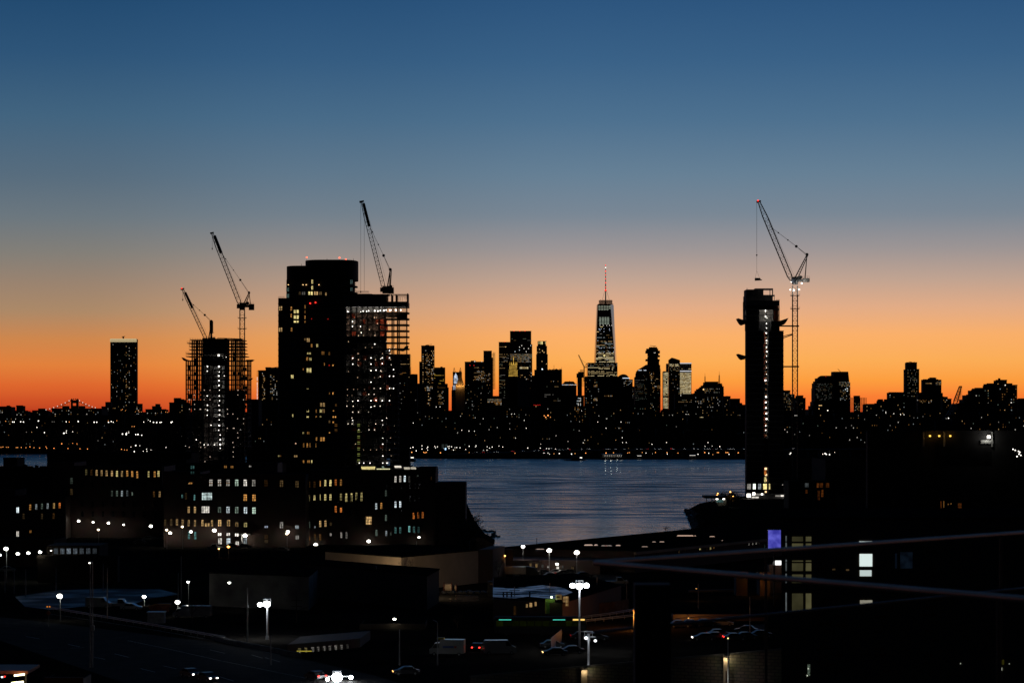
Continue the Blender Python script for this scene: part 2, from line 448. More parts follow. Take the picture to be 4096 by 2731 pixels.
# the tall slab with a lit crown
t = T('slab_tower', 'tall dark slab tower with a glowing pale crown standing alone on the left', 'skyscraper', 5600, [(441,546,1356)], 'cladding',
  [(x,y,w,h,m) for x,y,w,h,m in grid(446,543,1378,1405,6,7,3,4,.05,'m')+grid(446,543,1412,1450,6,6,2.4,3,.1,'o')+grid(446,543,1450,1560,6,6.2,2.4,3,.1,'m')+grid(505,522,1385,1700,6,6.2,2.4,3,.2,'w')+grid(446,543,1560,1640,7,6,2.4,3,.08,'m')], depth=20, roofs=[(489,494,1345)])
mb = MB()
for i in range(34):
    x = XX(441.5+i*3.15, 5600); mb.box(x-.45, x+.45, 5598.6, 5599.6, ZZ(1368,5600), ZZ(1356,5600))
mb.box(XX(441,5600), XX(546,5600), 5598.8, 5599.7, ZZ(1357.2,5600), ZZ(1355,5600))
mb.obj('lit_crown', em((1,.78,.42), .7), t)
mb = MB().bar(P(493,1358,5612), P(493,1346,5612), .8).bar(P(487,1347,5612), P(500,1345,5612), 1.2); mb.obj('roof_crane', K['steel'], t)

# suspension bridge behind the far left blocks
rb = root('suspension_bridge', (XX(297,6300), 6300, 0), 'suspension bridge with small lights strung along its cables, far left', 'bridge')
mb = MB()
for a, b in ((283,290),(304,313)): mb.box(XX(a,6300), XX(b,6300), 6300, 6308, 0, ZZ(1597,6300))
mb.box(XX(283,6300), XX(313,6300), 6300.5, 6307, ZZ(1612,6300), ZZ(1600,6300))
mb.box(XX(283,6300), XX(313,6300), 6300.5, 6307, ZZ(1645,6300), ZZ(1622,6300))
for x in (286,294,302,310): mb.ball((XX(x,6300),6303,ZZ(1595.5,6300)), 1.6, 6, 4)
mb.obj('bridge_tower', K['steel'], rb)
lp = []
def cab(x0, y0, x1, y1, sag, n=14):
    q = []
    for i in range(n+1):
        t_ = i/n; q.append((x0+(x1-x0)*t_, y0+(y1-y0)*t_+sag*4*t_*(1-t_)))
    return q
for off in (0, 4):
    for q in (cab(284,1599+off,176,1641+off,5), cab(312,1599+off,400,1636+off,5), cab(20,1626+off,66,1642+off,3,6)):
        mb = MB()
        for a, b in zip(q, q[1:]): mb.bar(P(a[0],a[1],6302), P(b[0],b[1],6302), .9)
        if not off: lp += q[1:-1:2]
        mb.obj('cable', K['steel'], rb)
for x in range(200, 282, 7): MB().bar(P(x,1641-(x-176)/108*42+3,6302), P(x,1645,6302), .35).obj('hanger', K['steel'], rb)
for x in range(318, 396, 7): MB().bar(P(x,1601+(x-312)/88*37,6302), P(x,1642,6302), .35).obj('hanger', K['steel'], rb)
for x, y in lp: inst('cable_light', ubox(em(WHT, 1.2)), rb, P(x, y-1, 6301), (1.6,1.6,1.6))

# blocks between the left site and the round tower
t = T('office_block', 'low flat black block left of the distant tower with lamps on its floors', 'building', 3000, [(990,1034,1599)], 'dark_concrete', depth=40)
t = T('unfinished_tower', 'distant dark tower with lamps on its open floors left of the round-topped tower', 'building', 3300, [(1033,1062,1483),(1062,1112,1472),(1062,1080,1468)], 'dark_concrete',
  grid(1029,1031,1505,1600,3,5,3,3,.85,'wh')+grid(1050,1061,1488,1600,4,5,3,3,.5,'w')+grid(1083,1110,1500,1600,6,6,4,3,.25,'c'))
mb = MB()
for y in range(1483, 1600, 5): mb.box(XX(1026,3300), XX(1034,3300), 3301, 3315, ZZ(y+.8,3300), ZZ(y,3300))
mb.obj('floor_slab', K['concrete'], t); MB().bar(P(1080,1472,3310), P(1112,1467,3310), .5).obj('roof_crane', K['steel'], t)
# right of the middle site
T('office_tower', 'flat-topped dark office tower touching the right edge of the middle construction site', 'skyscraper', 4200, [(1535,1641,1418)], 'dark_glass',
  grid(1600,1639,1436,1500,4,5,3.5,1.6,.35,'w',4)+grid(1600,1639,1500,1640,6,8,3,2,.07,'m'))
T('office_block', 'lower black block stepping down right of the middle construction site', 'building', 3900, [(1641,1669,1498)], 'dark_concrete', grid(1644,1667,1560,1640,6,8,3,3,.08,'m'))
t = T('apartment_tower', 'narrow high-rise of warm windows with a small crane on its roof', 'skyscraper', 5600, [(1685,1737,1383),(1677,1690,1446)], 'cladding',
  grid(1692,1695,1417,1550,5,9,4,3,.85,'w')+grid(1703,1722,1402,1570,5,5.7,3,2.6,.35,'w')+grid(1726,1737,1398,1560,4.5,6,3,3,.35,'w'), roofs=[(1700,1716,1380)])
MB().bar(P(1712,1382,5615), P(1712,1377,5615), .8).bar(P(1704,1380,5615), P(1728,1376.5,5615), .8).obj('roof_crane', K['steel'], t)
t = T('office_tower', 'squat office tower with amber floors and a round tank on its roof', 'skyscraper', 5000, [(1737,1780,1471)], 'cladding',
  grid(1739,1778,1490,1560,4.4,5.4,3.6,2,.45,'g',4)+grid(1750,1778,1560,1640,5,8,3,2.4,.2,'w'))
MB().bar(P(1766,1472,5020), P(1766,1466,5020), 4.5, n=12).obj('roof_tank', K['dark_concrete'], t)
T('office_block', 'dark stepped block just left of the sky gap and the church-like lit tower', 'building', 4600, [(1740,1790,1536),(1790,1794,1549),(1650,1740,1535)], 'masonry',
  grid(1700,1729,1547,1556,3.6,5,2.6,5,.7,'c')+grid(1690,1720,1560,1580,4,7,2.6,4,.35,'w')+grid(1752,1780,1545,1560,4,5,3.4,1.6,.4,'w',4)+grid(1710,1725,1585,1620,4,7,3,4,.35,'w')+grid(1752,1778,1566,1625,4,6,3,2,.25,'w'))
# twin-horned tower, white lit belfry, amber pyramid
t = T('twin_spire_tower', 'black tower with two hollow pointed frames on its roof', 'skyscraper', 5900, [(1811,1847,1489)], 'cladding')
mb = MB()
for a, b in ((1812.5,1821),(1837,1846)):
    m_ = (a+b)/2
    mb.bar(P(a,1489,5905), P(m_,1470,5905), .9).bar(P(b,1489,5905), P(m_,1470,5905), .9).bar(P(a,1486,5905), P(b,1486,5905), .8)
mb.obj('roof_frame', K['steel'], t)
t = root('belfry_tower', (XX(1822,5500),5500,0), 'ornate tower floodlit bluish white between the horned tower and the amber pyramid', 'tower')
Yb = 5500; mb = MB()
for a, b, y0, y1 in ((1806,1822,1560,1800),(1808,1820,1545,1562),(1812,1818,1536,1546),(1815,1831,1512,1800)):
    mb.box(XX(a,Yb), XX(b,Yb), Yb, Yb+16, max(0,ZZ(y1,Yb)), ZZ(y0,Yb))
mb.obj('wall', K['stone'], t)
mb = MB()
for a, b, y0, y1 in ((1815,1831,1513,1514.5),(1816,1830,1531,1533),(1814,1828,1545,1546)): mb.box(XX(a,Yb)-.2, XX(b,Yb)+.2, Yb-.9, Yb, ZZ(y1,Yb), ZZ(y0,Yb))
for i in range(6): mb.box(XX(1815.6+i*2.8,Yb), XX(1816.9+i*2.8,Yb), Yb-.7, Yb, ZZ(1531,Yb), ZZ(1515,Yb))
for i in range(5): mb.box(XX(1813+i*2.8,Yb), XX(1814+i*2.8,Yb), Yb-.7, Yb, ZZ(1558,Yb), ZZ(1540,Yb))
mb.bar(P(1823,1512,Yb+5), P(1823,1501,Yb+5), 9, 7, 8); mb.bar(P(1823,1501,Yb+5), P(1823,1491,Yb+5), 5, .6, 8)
mb.obj('glowing_stage', em((.7,.8,1), 1.3, .5, .2), t)  # floodlighting put into the stonework as its own glow
t = root('pyramid_tower', (XX(1840,5300),5300,0), 'dark tower under a concave pyramid roof glowing amber at its foot', 'tower')
Yb = 5300; mb = MB().box(XX(1822,Yb), XX(1859,Yb), Yb, Yb+18, 0, ZZ(1541,Yb)); mb.obj('wall', K['stone'], t)
mb = MB(); c = Vector((XX(1840,Yb), Yb+9, 0)); lv = [(17,1541),(12.5,1530),(9,1518),(5.5,1500),(1.5,1480)]
for (r0, y0), (r1, y1) in zip(lv, lv[1:]):
    a0 = r0*Yb/F; a1 = r1*Yb/F; z0 = ZZ(y0,Yb); z1 = ZZ(y1,Yb)
    mb.add([(c.x+a0*i,c.y+a0*j,z0) for i,j in ((-1,-1),(1,-1),(1,1),(-1,1))]+[(c.x+a1*i,c.y+a1*j,z1) for i,j in ((-1,-1),(1,-1),(1,1),(-1,1))],
           [(0,1,5,4),(1,2,6,5),(2,3,7,6),(3,0,4,7)])
mb.obj('roof', K['stone'], t)
MB().box(XX(1823.5,Yb), XX(1857,Yb), Yb-1.2, Yb-.2, ZZ(1541,Yb), ZZ(1539.5,Yb)).obj('roof_uplights', em((1,.36,.05), .5, .4, .1), t)
for i in range(5): light(t, (XX(1827+i*6.5,Yb), Yb-3, ZZ(1541,Yb)), (1,.45,.1), 1500, .5)
t = T('office_tower', 'broad dark office tower with two rooftop floodlights left of the slim notched tower', 'skyscraper', 5000, [(1859,1970,1448),(1883,1903,1442)], 'cladding',
  grid(1898,1940,1470,1520,4,5.2,3.4,1.6,.5,'w',3)+grid(1864,1960,1520,1640,5,6.5,2.6,2,.1,'m')+grid(1903,1960,1495,1530,4,6,2.4,2,.3,'w')+[(1899,1446,4,4,em(WHT,2)),(1927,1447,4,4,em(WHT,2)),(1880,1461,2.5,2.5,em(RED,1.5)),(1896,1461,2.5,2.5,em(RED,1.5))])
t = T('apartment_tower', 'slim dark tower with open floors of scaffold hung on its right side', 'skyscraper', 5300, [(1934,1967,1404),(1967,1972,1430)], 'cladding')
mb = MB()
for y in range(1414, 1556, 5): mb.box(XX(1967,5300), XX(1980,5300), 5301, 5312, ZZ(y+1,5300), ZZ(y,5300))
for x in (1974,1979.5): mb.bar(P(x,1408,5301), P(x,1556,5301), .8)
mb.obj('scaffold', K['red_steel'], t)
T('office_tower', 'tall glass tower with one red roof beacon, lower left of the lit pair', 'skyscraper', 6100, [(1995,2042,1369)], 'dark_glass',
  grid(1998,2034,1387,1500,5,5,4.4,1.6,.16,'o',4)+grid(1998,2020,1500,1600,5,5,4.4,1.6,.6,'o',4)+[(2020,1367,3,3,em(RED,2.5)),(2022,1387,7,2,em(WARM,1))])
t = T('office_tower', 'tallest square glass tower left of the spire tower, white floors in its middle', 'skyscraper', 6000, [(2038,2129,1378),(2040,2125,1325)], 'dark_glass',
  grid(2042,2127,1417,1422,4.5,5,4,2,.6,'w',5)+grid(2073,2127,1417,1440,5,5,4,2.4,.12,'c')+grid(2071,2127,1417,1422,5,5,4.4,2,.4,'o',3)+grid(2044,2065,1418,1440,4,4.8,3.6,2.6,.75,'o')+grid(2071,2127,1418,1450,4.2,4.8,3.8,3,.8,'o')
  +grid(2060,2125,1382,1410,9,6,3,3,.15,'wh')+grid(2044,2127,1355,1380,4.5,6,4,1.6,.35,'o',4)+grid(2080,2127,1450,1560,5,6,3,2.4,.14,'m'), depth=70)
for x in (2056, 2079, 2100): inst('beacon', ubox(em(RED,2)), t, P(x,1323.5,6000), (1.5,1.5,1.5))
# gold crowned gothic tower in front
Yb = 5700; t = root('gothic_tower', (XX(2053,Yb),Yb,0), 'ornate stepped gold-lit tower with pointed crown before the tallest glass tower', 'tower')
mb = MB()
for a, b, y0 in ((2034,2073,1505),(2036,2070,1480),(2040,2068,1456)): mb.box(XX(a,Yb), XX(b,Yb), Yb, Yb+20, 0, ZZ(y0,Yb))
mb.bar(P(2054,1456,Yb+9), P(2054,1424,Yb+9), 8, .8, 8); mb.obj('wall', K['stone'], t)
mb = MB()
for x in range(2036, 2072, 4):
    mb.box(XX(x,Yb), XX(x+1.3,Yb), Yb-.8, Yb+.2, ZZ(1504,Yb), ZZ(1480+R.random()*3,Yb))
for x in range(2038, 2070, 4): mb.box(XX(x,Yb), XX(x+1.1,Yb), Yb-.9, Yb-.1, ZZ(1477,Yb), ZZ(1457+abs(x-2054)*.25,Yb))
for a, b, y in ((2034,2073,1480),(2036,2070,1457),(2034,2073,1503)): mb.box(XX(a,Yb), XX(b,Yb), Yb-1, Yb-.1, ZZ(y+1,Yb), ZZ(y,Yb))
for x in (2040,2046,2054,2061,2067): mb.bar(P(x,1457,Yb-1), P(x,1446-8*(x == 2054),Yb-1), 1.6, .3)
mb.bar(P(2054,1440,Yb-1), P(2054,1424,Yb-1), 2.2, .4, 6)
mb.obj('glowing_stage', em((1,.6,.1), .7, .5, .15), t)  # gold floodlight painted as emission of the ribs and ledges
T('office_tower', 'dark building topped by tall glowing gold arches, right of the gold tower', 'building', 5500, [(2072,2120,1466)], 'stone',
  grid(2081,2113,1471,1471,5,9,3,9,1,'y')+grid(2076,2118,1500,1530,6,8,4,3,.3,'w'))
# slender tapering tower with lantern top
Yb = 5600; t = T('stepped_tower', 'slender stepped tower with a glowing yellow lantern top, standing clear in the sky', 'skyscraper', Yb, [(2145,2191,1418),(2147,2188,1385),(2151,2184,1366)], 'cladding',
  [(2156,1371,4,11,em(YEL,.5)),(2164,1371,4,13,em(YEL,.9)),(2169,1371,4,13,em(YEL,1)),(2182,1371,3,11,em(YEL,.5)),(2158,1397,2.5,4,em(WARM,.9)),(2170,1403,3,6,em(WARM,.9)),(2176,1409,3,4,em(WARM,1)),(2168,1445,3,3,em(WARM,.9)),(2186,1455,3,3,em(WARM,.8)),(2169,1476,5,5,em(COOL,2.2))]
  +grid(2148,2162,1409,1410,3,5,2,4,.8,'w'), depth=26)
mb = MB()
for x in range(2152,2185,4): mb.box(XX(x,Yb), XX(x+1.5,Yb), Yb+1, Yb+2.5, ZZ(1366,Yb), ZZ(1364-R.random()*2,Yb))
mb.obj('parapet', K['stone'], t)
t = T('office_block', 'wide flat black block with rooftop equipment below the slender lantern tower', 'building', 4900, [(2138,2248,1480),(2129,2140,1501)], 'dark_concrete',
  grid(2180,2240,1546,1640,4,8,3,1.8,.22,'o',4)+grid(2205,2240,1525,1530,9,8,3,2,.3,'w'))
mb = MB()
for i in range(22): x = 2190+i*2.6; mb.bar(P(x,1480,4910), P(x,1480-R.random()*5-1,4910), 1+R.random())
mb.bar(P(2216,1480,4910), P(2216,1460,4910), .5).bar(P(2246,1480,4910), P(2246,1468,4910), .4); mb.obj('antenna', K['steel'], t)
t = T('domed_office', 'low building with a truncated pyramid roof above a thin bright ribbon of light', 'building', 5200, [(2248,2306,1537)], 'cladding', grid(2280,2300,1640,1690,4,6,3,3,.2,'c'))
Yb = 5200; MB().extr([(XX(2249,Yb),ZZ(1537,Yb)),(XX(2305,Yb),ZZ(1537,Yb)),(XX(2294,Yb),ZZ(1525,Yb)),(XX(2260,Yb),ZZ(1525,Yb))], Yb+2, Yb+26).bar(P(2279,1525,Yb+9),P(2279,1522,Yb+9),1).obj('roof', K['cladding'], t)
for i in range(9): inst('light_ribbon', ubox(em(((.7,.8,1),(1,.7,.45),(1,1,1))[i%3], .9)), t, P(2251.5+i*6.4,1538.6,Yb-.5), (2.9,.8,.9))
t = T('unfinished_tower', 'black concrete core with open framed floors beside a small distant crane', 'building', 5400, [(2307,2336,1493,1510),(2311,2328,1500),(2313,2336,1487,1494)], 'dark_concrete', depth=20)
mb = MB(); Yb = 5400
for y in range(1479,1493,5): mb.box(XX(2320,Yb), XX(2336,Yb), Yb+2, Yb+12, ZZ(y+1,Yb), ZZ(y,Yb))
for y in range(1512,1545,4): mb.box(XX(2307,Yb), XX(2338,Yb), Yb+3, Yb+12, ZZ(y+1,Yb), ZZ(y,Yb))
for x in (2321,2326,2331,2335.5): mb.bar(P(x,1478,Yb+3), P(x,1494,Yb+3), .8)
mb.obj('floor_slab', K['red_steel'], t)
# glass block below the spire tower
T('office_block', 'glass block with greenish lit floors at the foot of the spire tower', 'building', 6300, [(2350,2470,1452)], 'dark_glass',
  grid(2353,2468,1457,1464,5,6,4.6,5,.5,'dim')+grid(2353,2468,1470,1503,4.4,4.7,4.1,1.7,.6,'y',6), depth=90)
# the spire tower: square plan turning into a smaller one, glass facets
Yb = 6900; t = root('spire_tower', (XX(2425,Yb),Yb,0), 'tallest tapering glass skyscraper with a red-lit needle spire', 'skyscraper')
def V(px, py, dy): return P(px, py, Yb)+Vector((0, dy, 0))
fb, ft = [V(2382,1452,0), V(2461,1452,0)], [V(2442,1217,0), V(2390,1217,0)]
rb_, rt_ = V(2469.5,1452,42), V(2457.5,1217,50)
lb_, lt_ = V(2379,1452,60), V(2389,1217,55)
zb = 2.2
for p in fb+[rb_, lb_]: p.z = ZZ(1452,Yb)
vs = fb+ft+[rb_, rt_, lb_, lt_]
MB().add(vs, [(0,1,2,3),(6,0,3,7),(3,2,5,7),(4,6,7,5)]).obj('glass_front', K['dark_glass'], t)
MB().add([vs[1],vs[4],vs[5],vs[2]], [(0,1,2,3)]).obj('glass_facet', K['glass'], t)
MB().box(XX(2381,Yb), XX(2468,Yb), Yb, Yb+60, zb, ZZ(1452.5,Yb)).obj('wall', K['cladding'], t)
mb = MB()
for i in range(38): x = 2397+i*1.4; mb.bar(P(x,1217,Yb+20), P(x,1200-(i%5)*.8+(2 if i%3 else 0),Yb+20), .7)
for y in (1201,1206,1211,1215): mb.box(XX(2396 if y < 1212 else 2393,Yb), XX(2450 if y < 1212 else 2454,Yb), Yb+8, Yb+30, ZZ(y+1.2,Yb), ZZ(y,Yb))
mb.obj('rooftop_ring', K['steel'], t)
mb = MB().bar(P(2422.5,1217,Yb+20), P(2422.5,1163,Yb+20), 4.2, 3.4, 6).bar(P(2422.5,1163,Yb+20), P(2422.5,1058,Yb+20), 3.2, 1.1, 6)
mb.bar(P(2418,1164,Yb+20), P(2427.5,1164,Yb+20), 2)
for y in (1147,1131,1116,1101,1085): mb.bar(P(2422.5,y,Yb+20), P(2422.5,y-1.5,Yb+20), 4, n=8)
mb.bar(P(2417.5,1167,Yb+20), P(2409,1201,Yb+20), .6).bar(P(2427.5,1167,Yb+20), P(2438,1201,Yb+20), .6)
sp_ = mb.obj('spire', K['steel'], t)
for y, s_ in ((1061,2),(1085,2.4),(1100,2),(1115,2),(1131,2.6),(1148,1.8),(1160,4)): inst('beacon', ubox(em(RED,2.4)), sp_, P(2422.5,y,Yb+17), (s_,s_,s_))
inst('beacon', ubox(em(WHT,2)), sp_, P(2422.5,1070.5,Yb+17), (2.2,2.2,3))
rc = []
for y in (1224,1229,1234,1239): rc += [(x,y,9.2,1.5,em((.9,1,.75),.5)) for x in (2398,2408.5,2419,2429.5,2439)[:4 if y > 1236 else 5]]
for y in range(1270,1298,5): rc += [(x,y,9,2,em((.85,1,.78),.45)) for x in (2401,2411.5,2422,2432.5)]
rc += grid(2440,2448,1270,1292,6,5,4,1.6,.7,'dim')
rc += [(2400+x,1301.5,2.2,2.2,em(WHT,1.6)) for x in (0,13,27,38,47)]
rc += [(x,y,2,2,em((.7,.8,1),1.4)) for x,y in ((2396,1316),(2399,1316),(2405,1315),(2416,1315),(2438,1315),(2400,1321),(2438,1321),(2416,1326),(2391,1362),(2400,1392),(2405,1392),(2416,1391),(2438,1391),(2455,1391),(2396,1407),(2416,1407),(2440,1409),(2454,1407),(2428,1438))]
rc += [(2391,1327,10,2,em(WARM,1)),(2406,1307,12,2.5,em(YEL,.6)),(2417,1422,8,5,em(YEL,1.2))]
def wid(y): u = (y-1217)/235; return 2391-8*u, 2441+18*u
for y in range(1330, 1412, 5):
    a, b = wid(y); rc += grid(a+2, b-2, y, y, 4.2, 9, 3.8, 2, .42, 'm', 3)
for y in range(1412, 1450, 5):
    a, b = wid(y); rc += grid(a+2, b-2, y, y, 4.4, 9, 4, 2.4, .9, 'y', 6)
far_windows(t, [(r[0],r[1],r[2],r[3],r[4]) for r in rc], Yb-.3)
T('office_block', 'black flat block directly below the glass block and spire tower', 'building', 4700, [(2340,2484,1507)], 'dark_concrete',
  grid(2345,2395,1520,1640,7,9,3,3,.22,'m')+grid(2419,2452,1583,1583,5,9,2,4.4,.95,'w')+grid(2376,2388,1540,1545,4,5,3.4,2,.8,'w')+grid(2376,2388,1597,1602,4,4,3.6,3,.9,'w'))
t = T('domed_office', 'building with a half-round dome over a bright blue-white ribbon of light', 'building', 5100, [(2473,2516,1518),(2490,2531,1519)], 'cladding', grid(2492,2528,1523,1545,5,4,3,2,.3,'c'))
Yb = 5100; q = [(XX(2494+23.5*math.cos(a),Yb), ZZ(1518+22*-math.sin(a),Yb)) for a in [math.pi*i/14 for i in range(15)]]
MB().extr(q, Yb+2, Yb+24).obj('roof', K['cladding'], t)
for i in range(5): inst('light_ribbon', ubox(em((.75,.86,1),1.1)), t, P(2493+i*5.6,1512-.2*(i%2),Yb-.5), (2.7,.9,1.3))
T('office_block', 'narrow black block in the slit left of the slanted-roof tower', 'building', 5600, [(2530,2538.5,1545)], 'cladding', grid(2531,2537,1550,1590,3,5,2,2,.4,'c'))
# stepped tower with slanted roof
Yb = 5300; t = T('office_tower', 'dark office tower with slanted roof and white light line beside stacked boxes', 'skyscraper', Yb, [(2540,2600,1508),(2545,2600,1493),(2547,2598,1485),(2552,2596,1480)], 'cladding',
  grid(2543,2572,1520,1600,4,4.4,3.6,1.2,.55,'dim',6)+grid(2574,2586,1500,1600,4,5,2.6,2,.3,'dim'), depth=40)
MB().extr([(XX(2552,Yb),ZZ(1479,Yb)),(XX(2598,Yb),ZZ(1479,Yb)),(XX(2598,Yb),ZZ(1457,Yb)),(XX(2586,Yb),ZZ(1458,Yb))], Yb+3, Yb+30).obj('roof', K['cladding'], t)
for x in (2560,2580): inst('light_ribbon', ubox(em((.8,.88,1),1.0)), t, P(x,1480.6,Yb-.4), (7 if x == 2560 else 5.5,.8,1.1))
# stacked boxes tower
Yb = 5400; t = root('stacked_box_tower', (XX(2613,Yb),Yb,0), 'tall slim tower of jutting stacked boxes with a small crane on top', 'skyscraper')
mb = MB()
for i, (a, b, y0, y1) in enumerate(((2598,2629,1388,1395),(2587,2633,1394,1402),(2584,2640,1402,1413),(2592,2634,1413,1424),(2594,2640,1420,1428),(2592,2632,1427,1437),(2584,2639,1436,1444),(2592,2637,1444,1460),(2592,2641,1459,1475),(2590,2642,1474,1800))):
    mb.box(XX(a,Yb), XX(b,Yb), Yb+(i%3)*.4, Yb+26+(i%3), max(0,ZZ(y1,Yb)), ZZ(y0,Yb))
mb.obj('wall', K['cladding'], t)
mb = MB()
for i, y in enumerate(range(1478,1650,5)): mb.box(XX(2636,Yb), XX(2643.5+(y-1478)*.018+(i%2),Yb), Yb+3, Yb+20, ZZ(y+1,Yb), ZZ(y,Yb))
mb.obj('balcony', K['concrete'], t)
MB().bar(P(2616,1388,Yb+9),P(2616,1383,Yb+9),1).bar(P(2600,1382,Yb+9),P(2625,1384.5,Yb+9),.9).obj('roof_crane', K['steel'], t)
far_windows(t, [(2617,1411,2.4,2.4,em(WHT,1)),(2621,1411,2.4,2.4,em(WHT,1))]+grid(2594,2614,1490,1512,4,5,3.4,2.6,.6,'w')+grid(2596,2640,1515,1560,5,5.5,3.4,2,.2,'w')+grid(2612,2640,1545,1550,4,5,3.6,2.6,.5,'w')
            +grid(2593,2640,1560,1650,5,6,3,2,.14,'m')+grid(2594,2618,1650,1672,4,8,3,3,.9,'w'), Yb)
# white lit office with dark glass tower in front
Yb = 5600
T('lit_office', 'left bright office wing, every floor glowing, beside the orange sky slit', 'building', Yb, [(2653,2679,1486),(2667,2679,1454)], 'stone',
  [r for y in range(1491,1636,5) for r in grid(2656,2677,y,y,5.2,9,4.6,2.6,0 if 1583 < y < 1589 else .97,'y')], depth=30)
t = T('lit_office', 'right bright office wing, glowing floors under a black top and white line', 'building', Yb, [(2716,2766,1452)], 'stone',
  [r for y in range(1493,1576,5) for r in grid(2719,2765,y,y,4.8,9,4.3,2.9,.98,'y')]+grid(2728,2740,1475,1478,4,5,3.4,2,.7,'y')+grid(2756,2765,1475,1478,4,5,3.4,2,.7,'y'), depth=30)
inst('light_ribbon', ubox(em((.95,.95,1),1.2)), t, P(2741,1452.6,Yb-.5), (28,.8,.9)); inst('light_ribbon', ubox(em((.95,.95,1),1.1)), t, P(2741,1484,Yb-.6), (28,.8,1.1))
t = T('glass_tower', 'dark angular glass tower wedged between the two bright office wings', 'skyscraper', 5400, [(2675,2720,1443)], 'dark_glass',
  grid(2679,2716,1457,1462,4,5,3.6,3,.85,'y')+grid(2682,2718,1468,1486,4,5,3,2.4,.5,'o')+grid(2680,2716,1490,1640,6,7,2.4,2.4,.12,'m'))
MB().extr([(XX(2675,5400),ZZ(1443,5400)),(XX(2720,5400),ZZ(1443,5400)),(XX(2720,5400),ZZ(1440,5400)),(XX(2700,5400),ZZ(1433,5400)),(XX(2688,5400),ZZ(1430,5400)),(XX(2682,5400),ZZ(1434,5400)),(XX(2675,5400),ZZ(1440,5400))], 5403, 5420).obj('roof', K['cladding'], t)
# long stepped building with two masts
Yb = 3900; t = T('stepped_block', 'massive stepped black building with two lattice masts on its roof', 'building', Yb,
  [(2766,2895,1576),(2783,2895,1571),(2787,2895,1562),(2793,2895,1555),(2806,2895,1547),(2812,2890,1541),(2822,2873,1528),(2860,2888,1535)], 'masonry',
  grid(2817,2880,1555,1570,4,7,2.4,3.4,.6,'o')+grid(2783,2885,1590,1645,4,7.5,2.4,3.4,.2,'c')+[(2814,1557,5,5,em(WARM,2)),(2723,1581,1,1,em(WHT,2))], depth=50)
mb = MB().lattice(P(2820,1541,Yb+12), P(2820,1505,Yb+12), 1.8, .9, 9, .35, .22).bar(P(2820,1505,Yb+12), P(2820,1492,Yb+12), .5, .2); mb.obj('antenna_mast', K['red_steel'], t)
mb = MB().lattice(P(2877,1534,Yb+12), P(2877,1500,Yb+12), 2.2, .9, 9, .35, .22).bar(P(2877,1500,Yb+12), P(2877,1484,Yb+12), .5, .2); mb.obj('antenna_mast', K['red_steel'], t)
T('housing_block', 'flat-roofed dark block with small tank right of the masted building', 'building', 3700, [(2893,2922,1586)], 'masonry', grid(2900,2918,1600,1690,5,8,2.6,3.4,.22,'c'), roofs=[(2906,2911,1583)])
T('housing_block', 'dark block with ragged balconies down its right edge', 'building', 3500, [(2921,2960,1596),(2960,2969,1611),(2969,2981,1627)], 'masonry', grid(2924,2976,1630,1700,8,8,3,3.4,.18,'m'))
T('housing_block', 'low dark block touching the left side of the slim construction tower', 'building', 3300, [(2981,3000,1628),(2700,2770,1577)], 'masonry', grid(2705,2765,1600,1660,5,7,3,2,.25,'o',3))
# right of the slim construction tower
T('apartment_tower', 'stepped dark apartment tower just right of the slim construction tower', 'building', 3800, [(3120,3161,1563),(3161,3179,1576)], 'masonry', grid(3137,3176,1572,1640,5,6,2.4,3,.3,'o'))
t = T('apartment_tower', 'square dark tower with dotted balconies on its right edge, under the tall crane mast', 'building', 3700, [(3187,3213,1583),(3180,3222,1593)], 'masonry', grid(3184,3218,1600,1640,5,6,2.4,2.6,.16,'o'))
mb = MB()
for y in range(1597,1645,4): mb.box(XX(3221,3700), XX(3224.5,3700), 3701, 3712, ZZ(y+1.4,3700), ZZ(y,3700))
mb.obj('balcony', K['concrete'], t)
Yb = 4800; t = T('office_tower', 'massive stepped office tower with chamfered shoulders on the right', 'skyscraper', Yb, [(3260,3401,1552),(3262,3401,1532),(3267,3335,1524),(3274,3335,1512),(3255,3262,1606),(3247,3256,1623),(3235,3248,1637)], 'cladding',
  grid(3265,3335,1535,1560,4,5,2.6,2.2,.5,'dim')+grid(3265,3398,1560,1600,5,5,3,2.2,.3,'dim')+[(3277,1621,4,4,em(WARM,1)),(3281,1621,4,4,em(WARM,1)),(3286,1621,4,4,em(WARM,.9)),(3276,1634,4,3,em(WARM,1.4)),(3311,1641,4,4,em(WHT,2.5)),(3303,1506,2,2,em(RED,1.5)),(3343,1507,2,2,em(RED,1.5))], depth=60)
MB().extr([(XX(3275,Yb),ZZ(1513,Yb)),(XX(3335,Yb),ZZ(1513,Yb)),(XX(3335,Yb),ZZ(1502,Yb)),(XX(3289,Yb),ZZ(1502,Yb)),(XX(3280,Yb),ZZ(1507,Yb))], Yb+3, Yb+30).obj('roof', K['cladding'], t)
Yb = 4790; t = root('office_tower', (XX(3368,Yb),Yb,0), 'glass tower with slightly leaning sides joined to the right of the chamfered tower', 'skyscraper')
MB().extr([(XX(3332,Yb),0),(XX(3402,Yb),0),(XX(3402,Yb),ZZ(1590,Yb)),(XX(3399,Yb),ZZ(1540,Yb)),(XX(3393,Yb),ZZ(1486,Yb)),(XX(3335,Yb),ZZ(1486,Yb)),(XX(3332,Yb),ZZ(1530,Yb))], Yb, Yb+40).obj('wall', K['cladding'], t)
far_windows(t, grid(3358,3398,1528,1545,4,5,3,2.6,.75,'o')+grid(3362,3398,1545,1600,6,5.4,3,2.4,.35,'c')+[(3389,1554,3,3,em(COOL,1.6)),(3389,1563,3,3,em(COOL,1.6)),(3382,1557,3,3,em(COOL,1.4))], Yb-.3)
MB().bar(P(3362,1486,Yb+9), P(3351,1475,Yb+9), .8).obj('roof_crane', K['steel'], t)
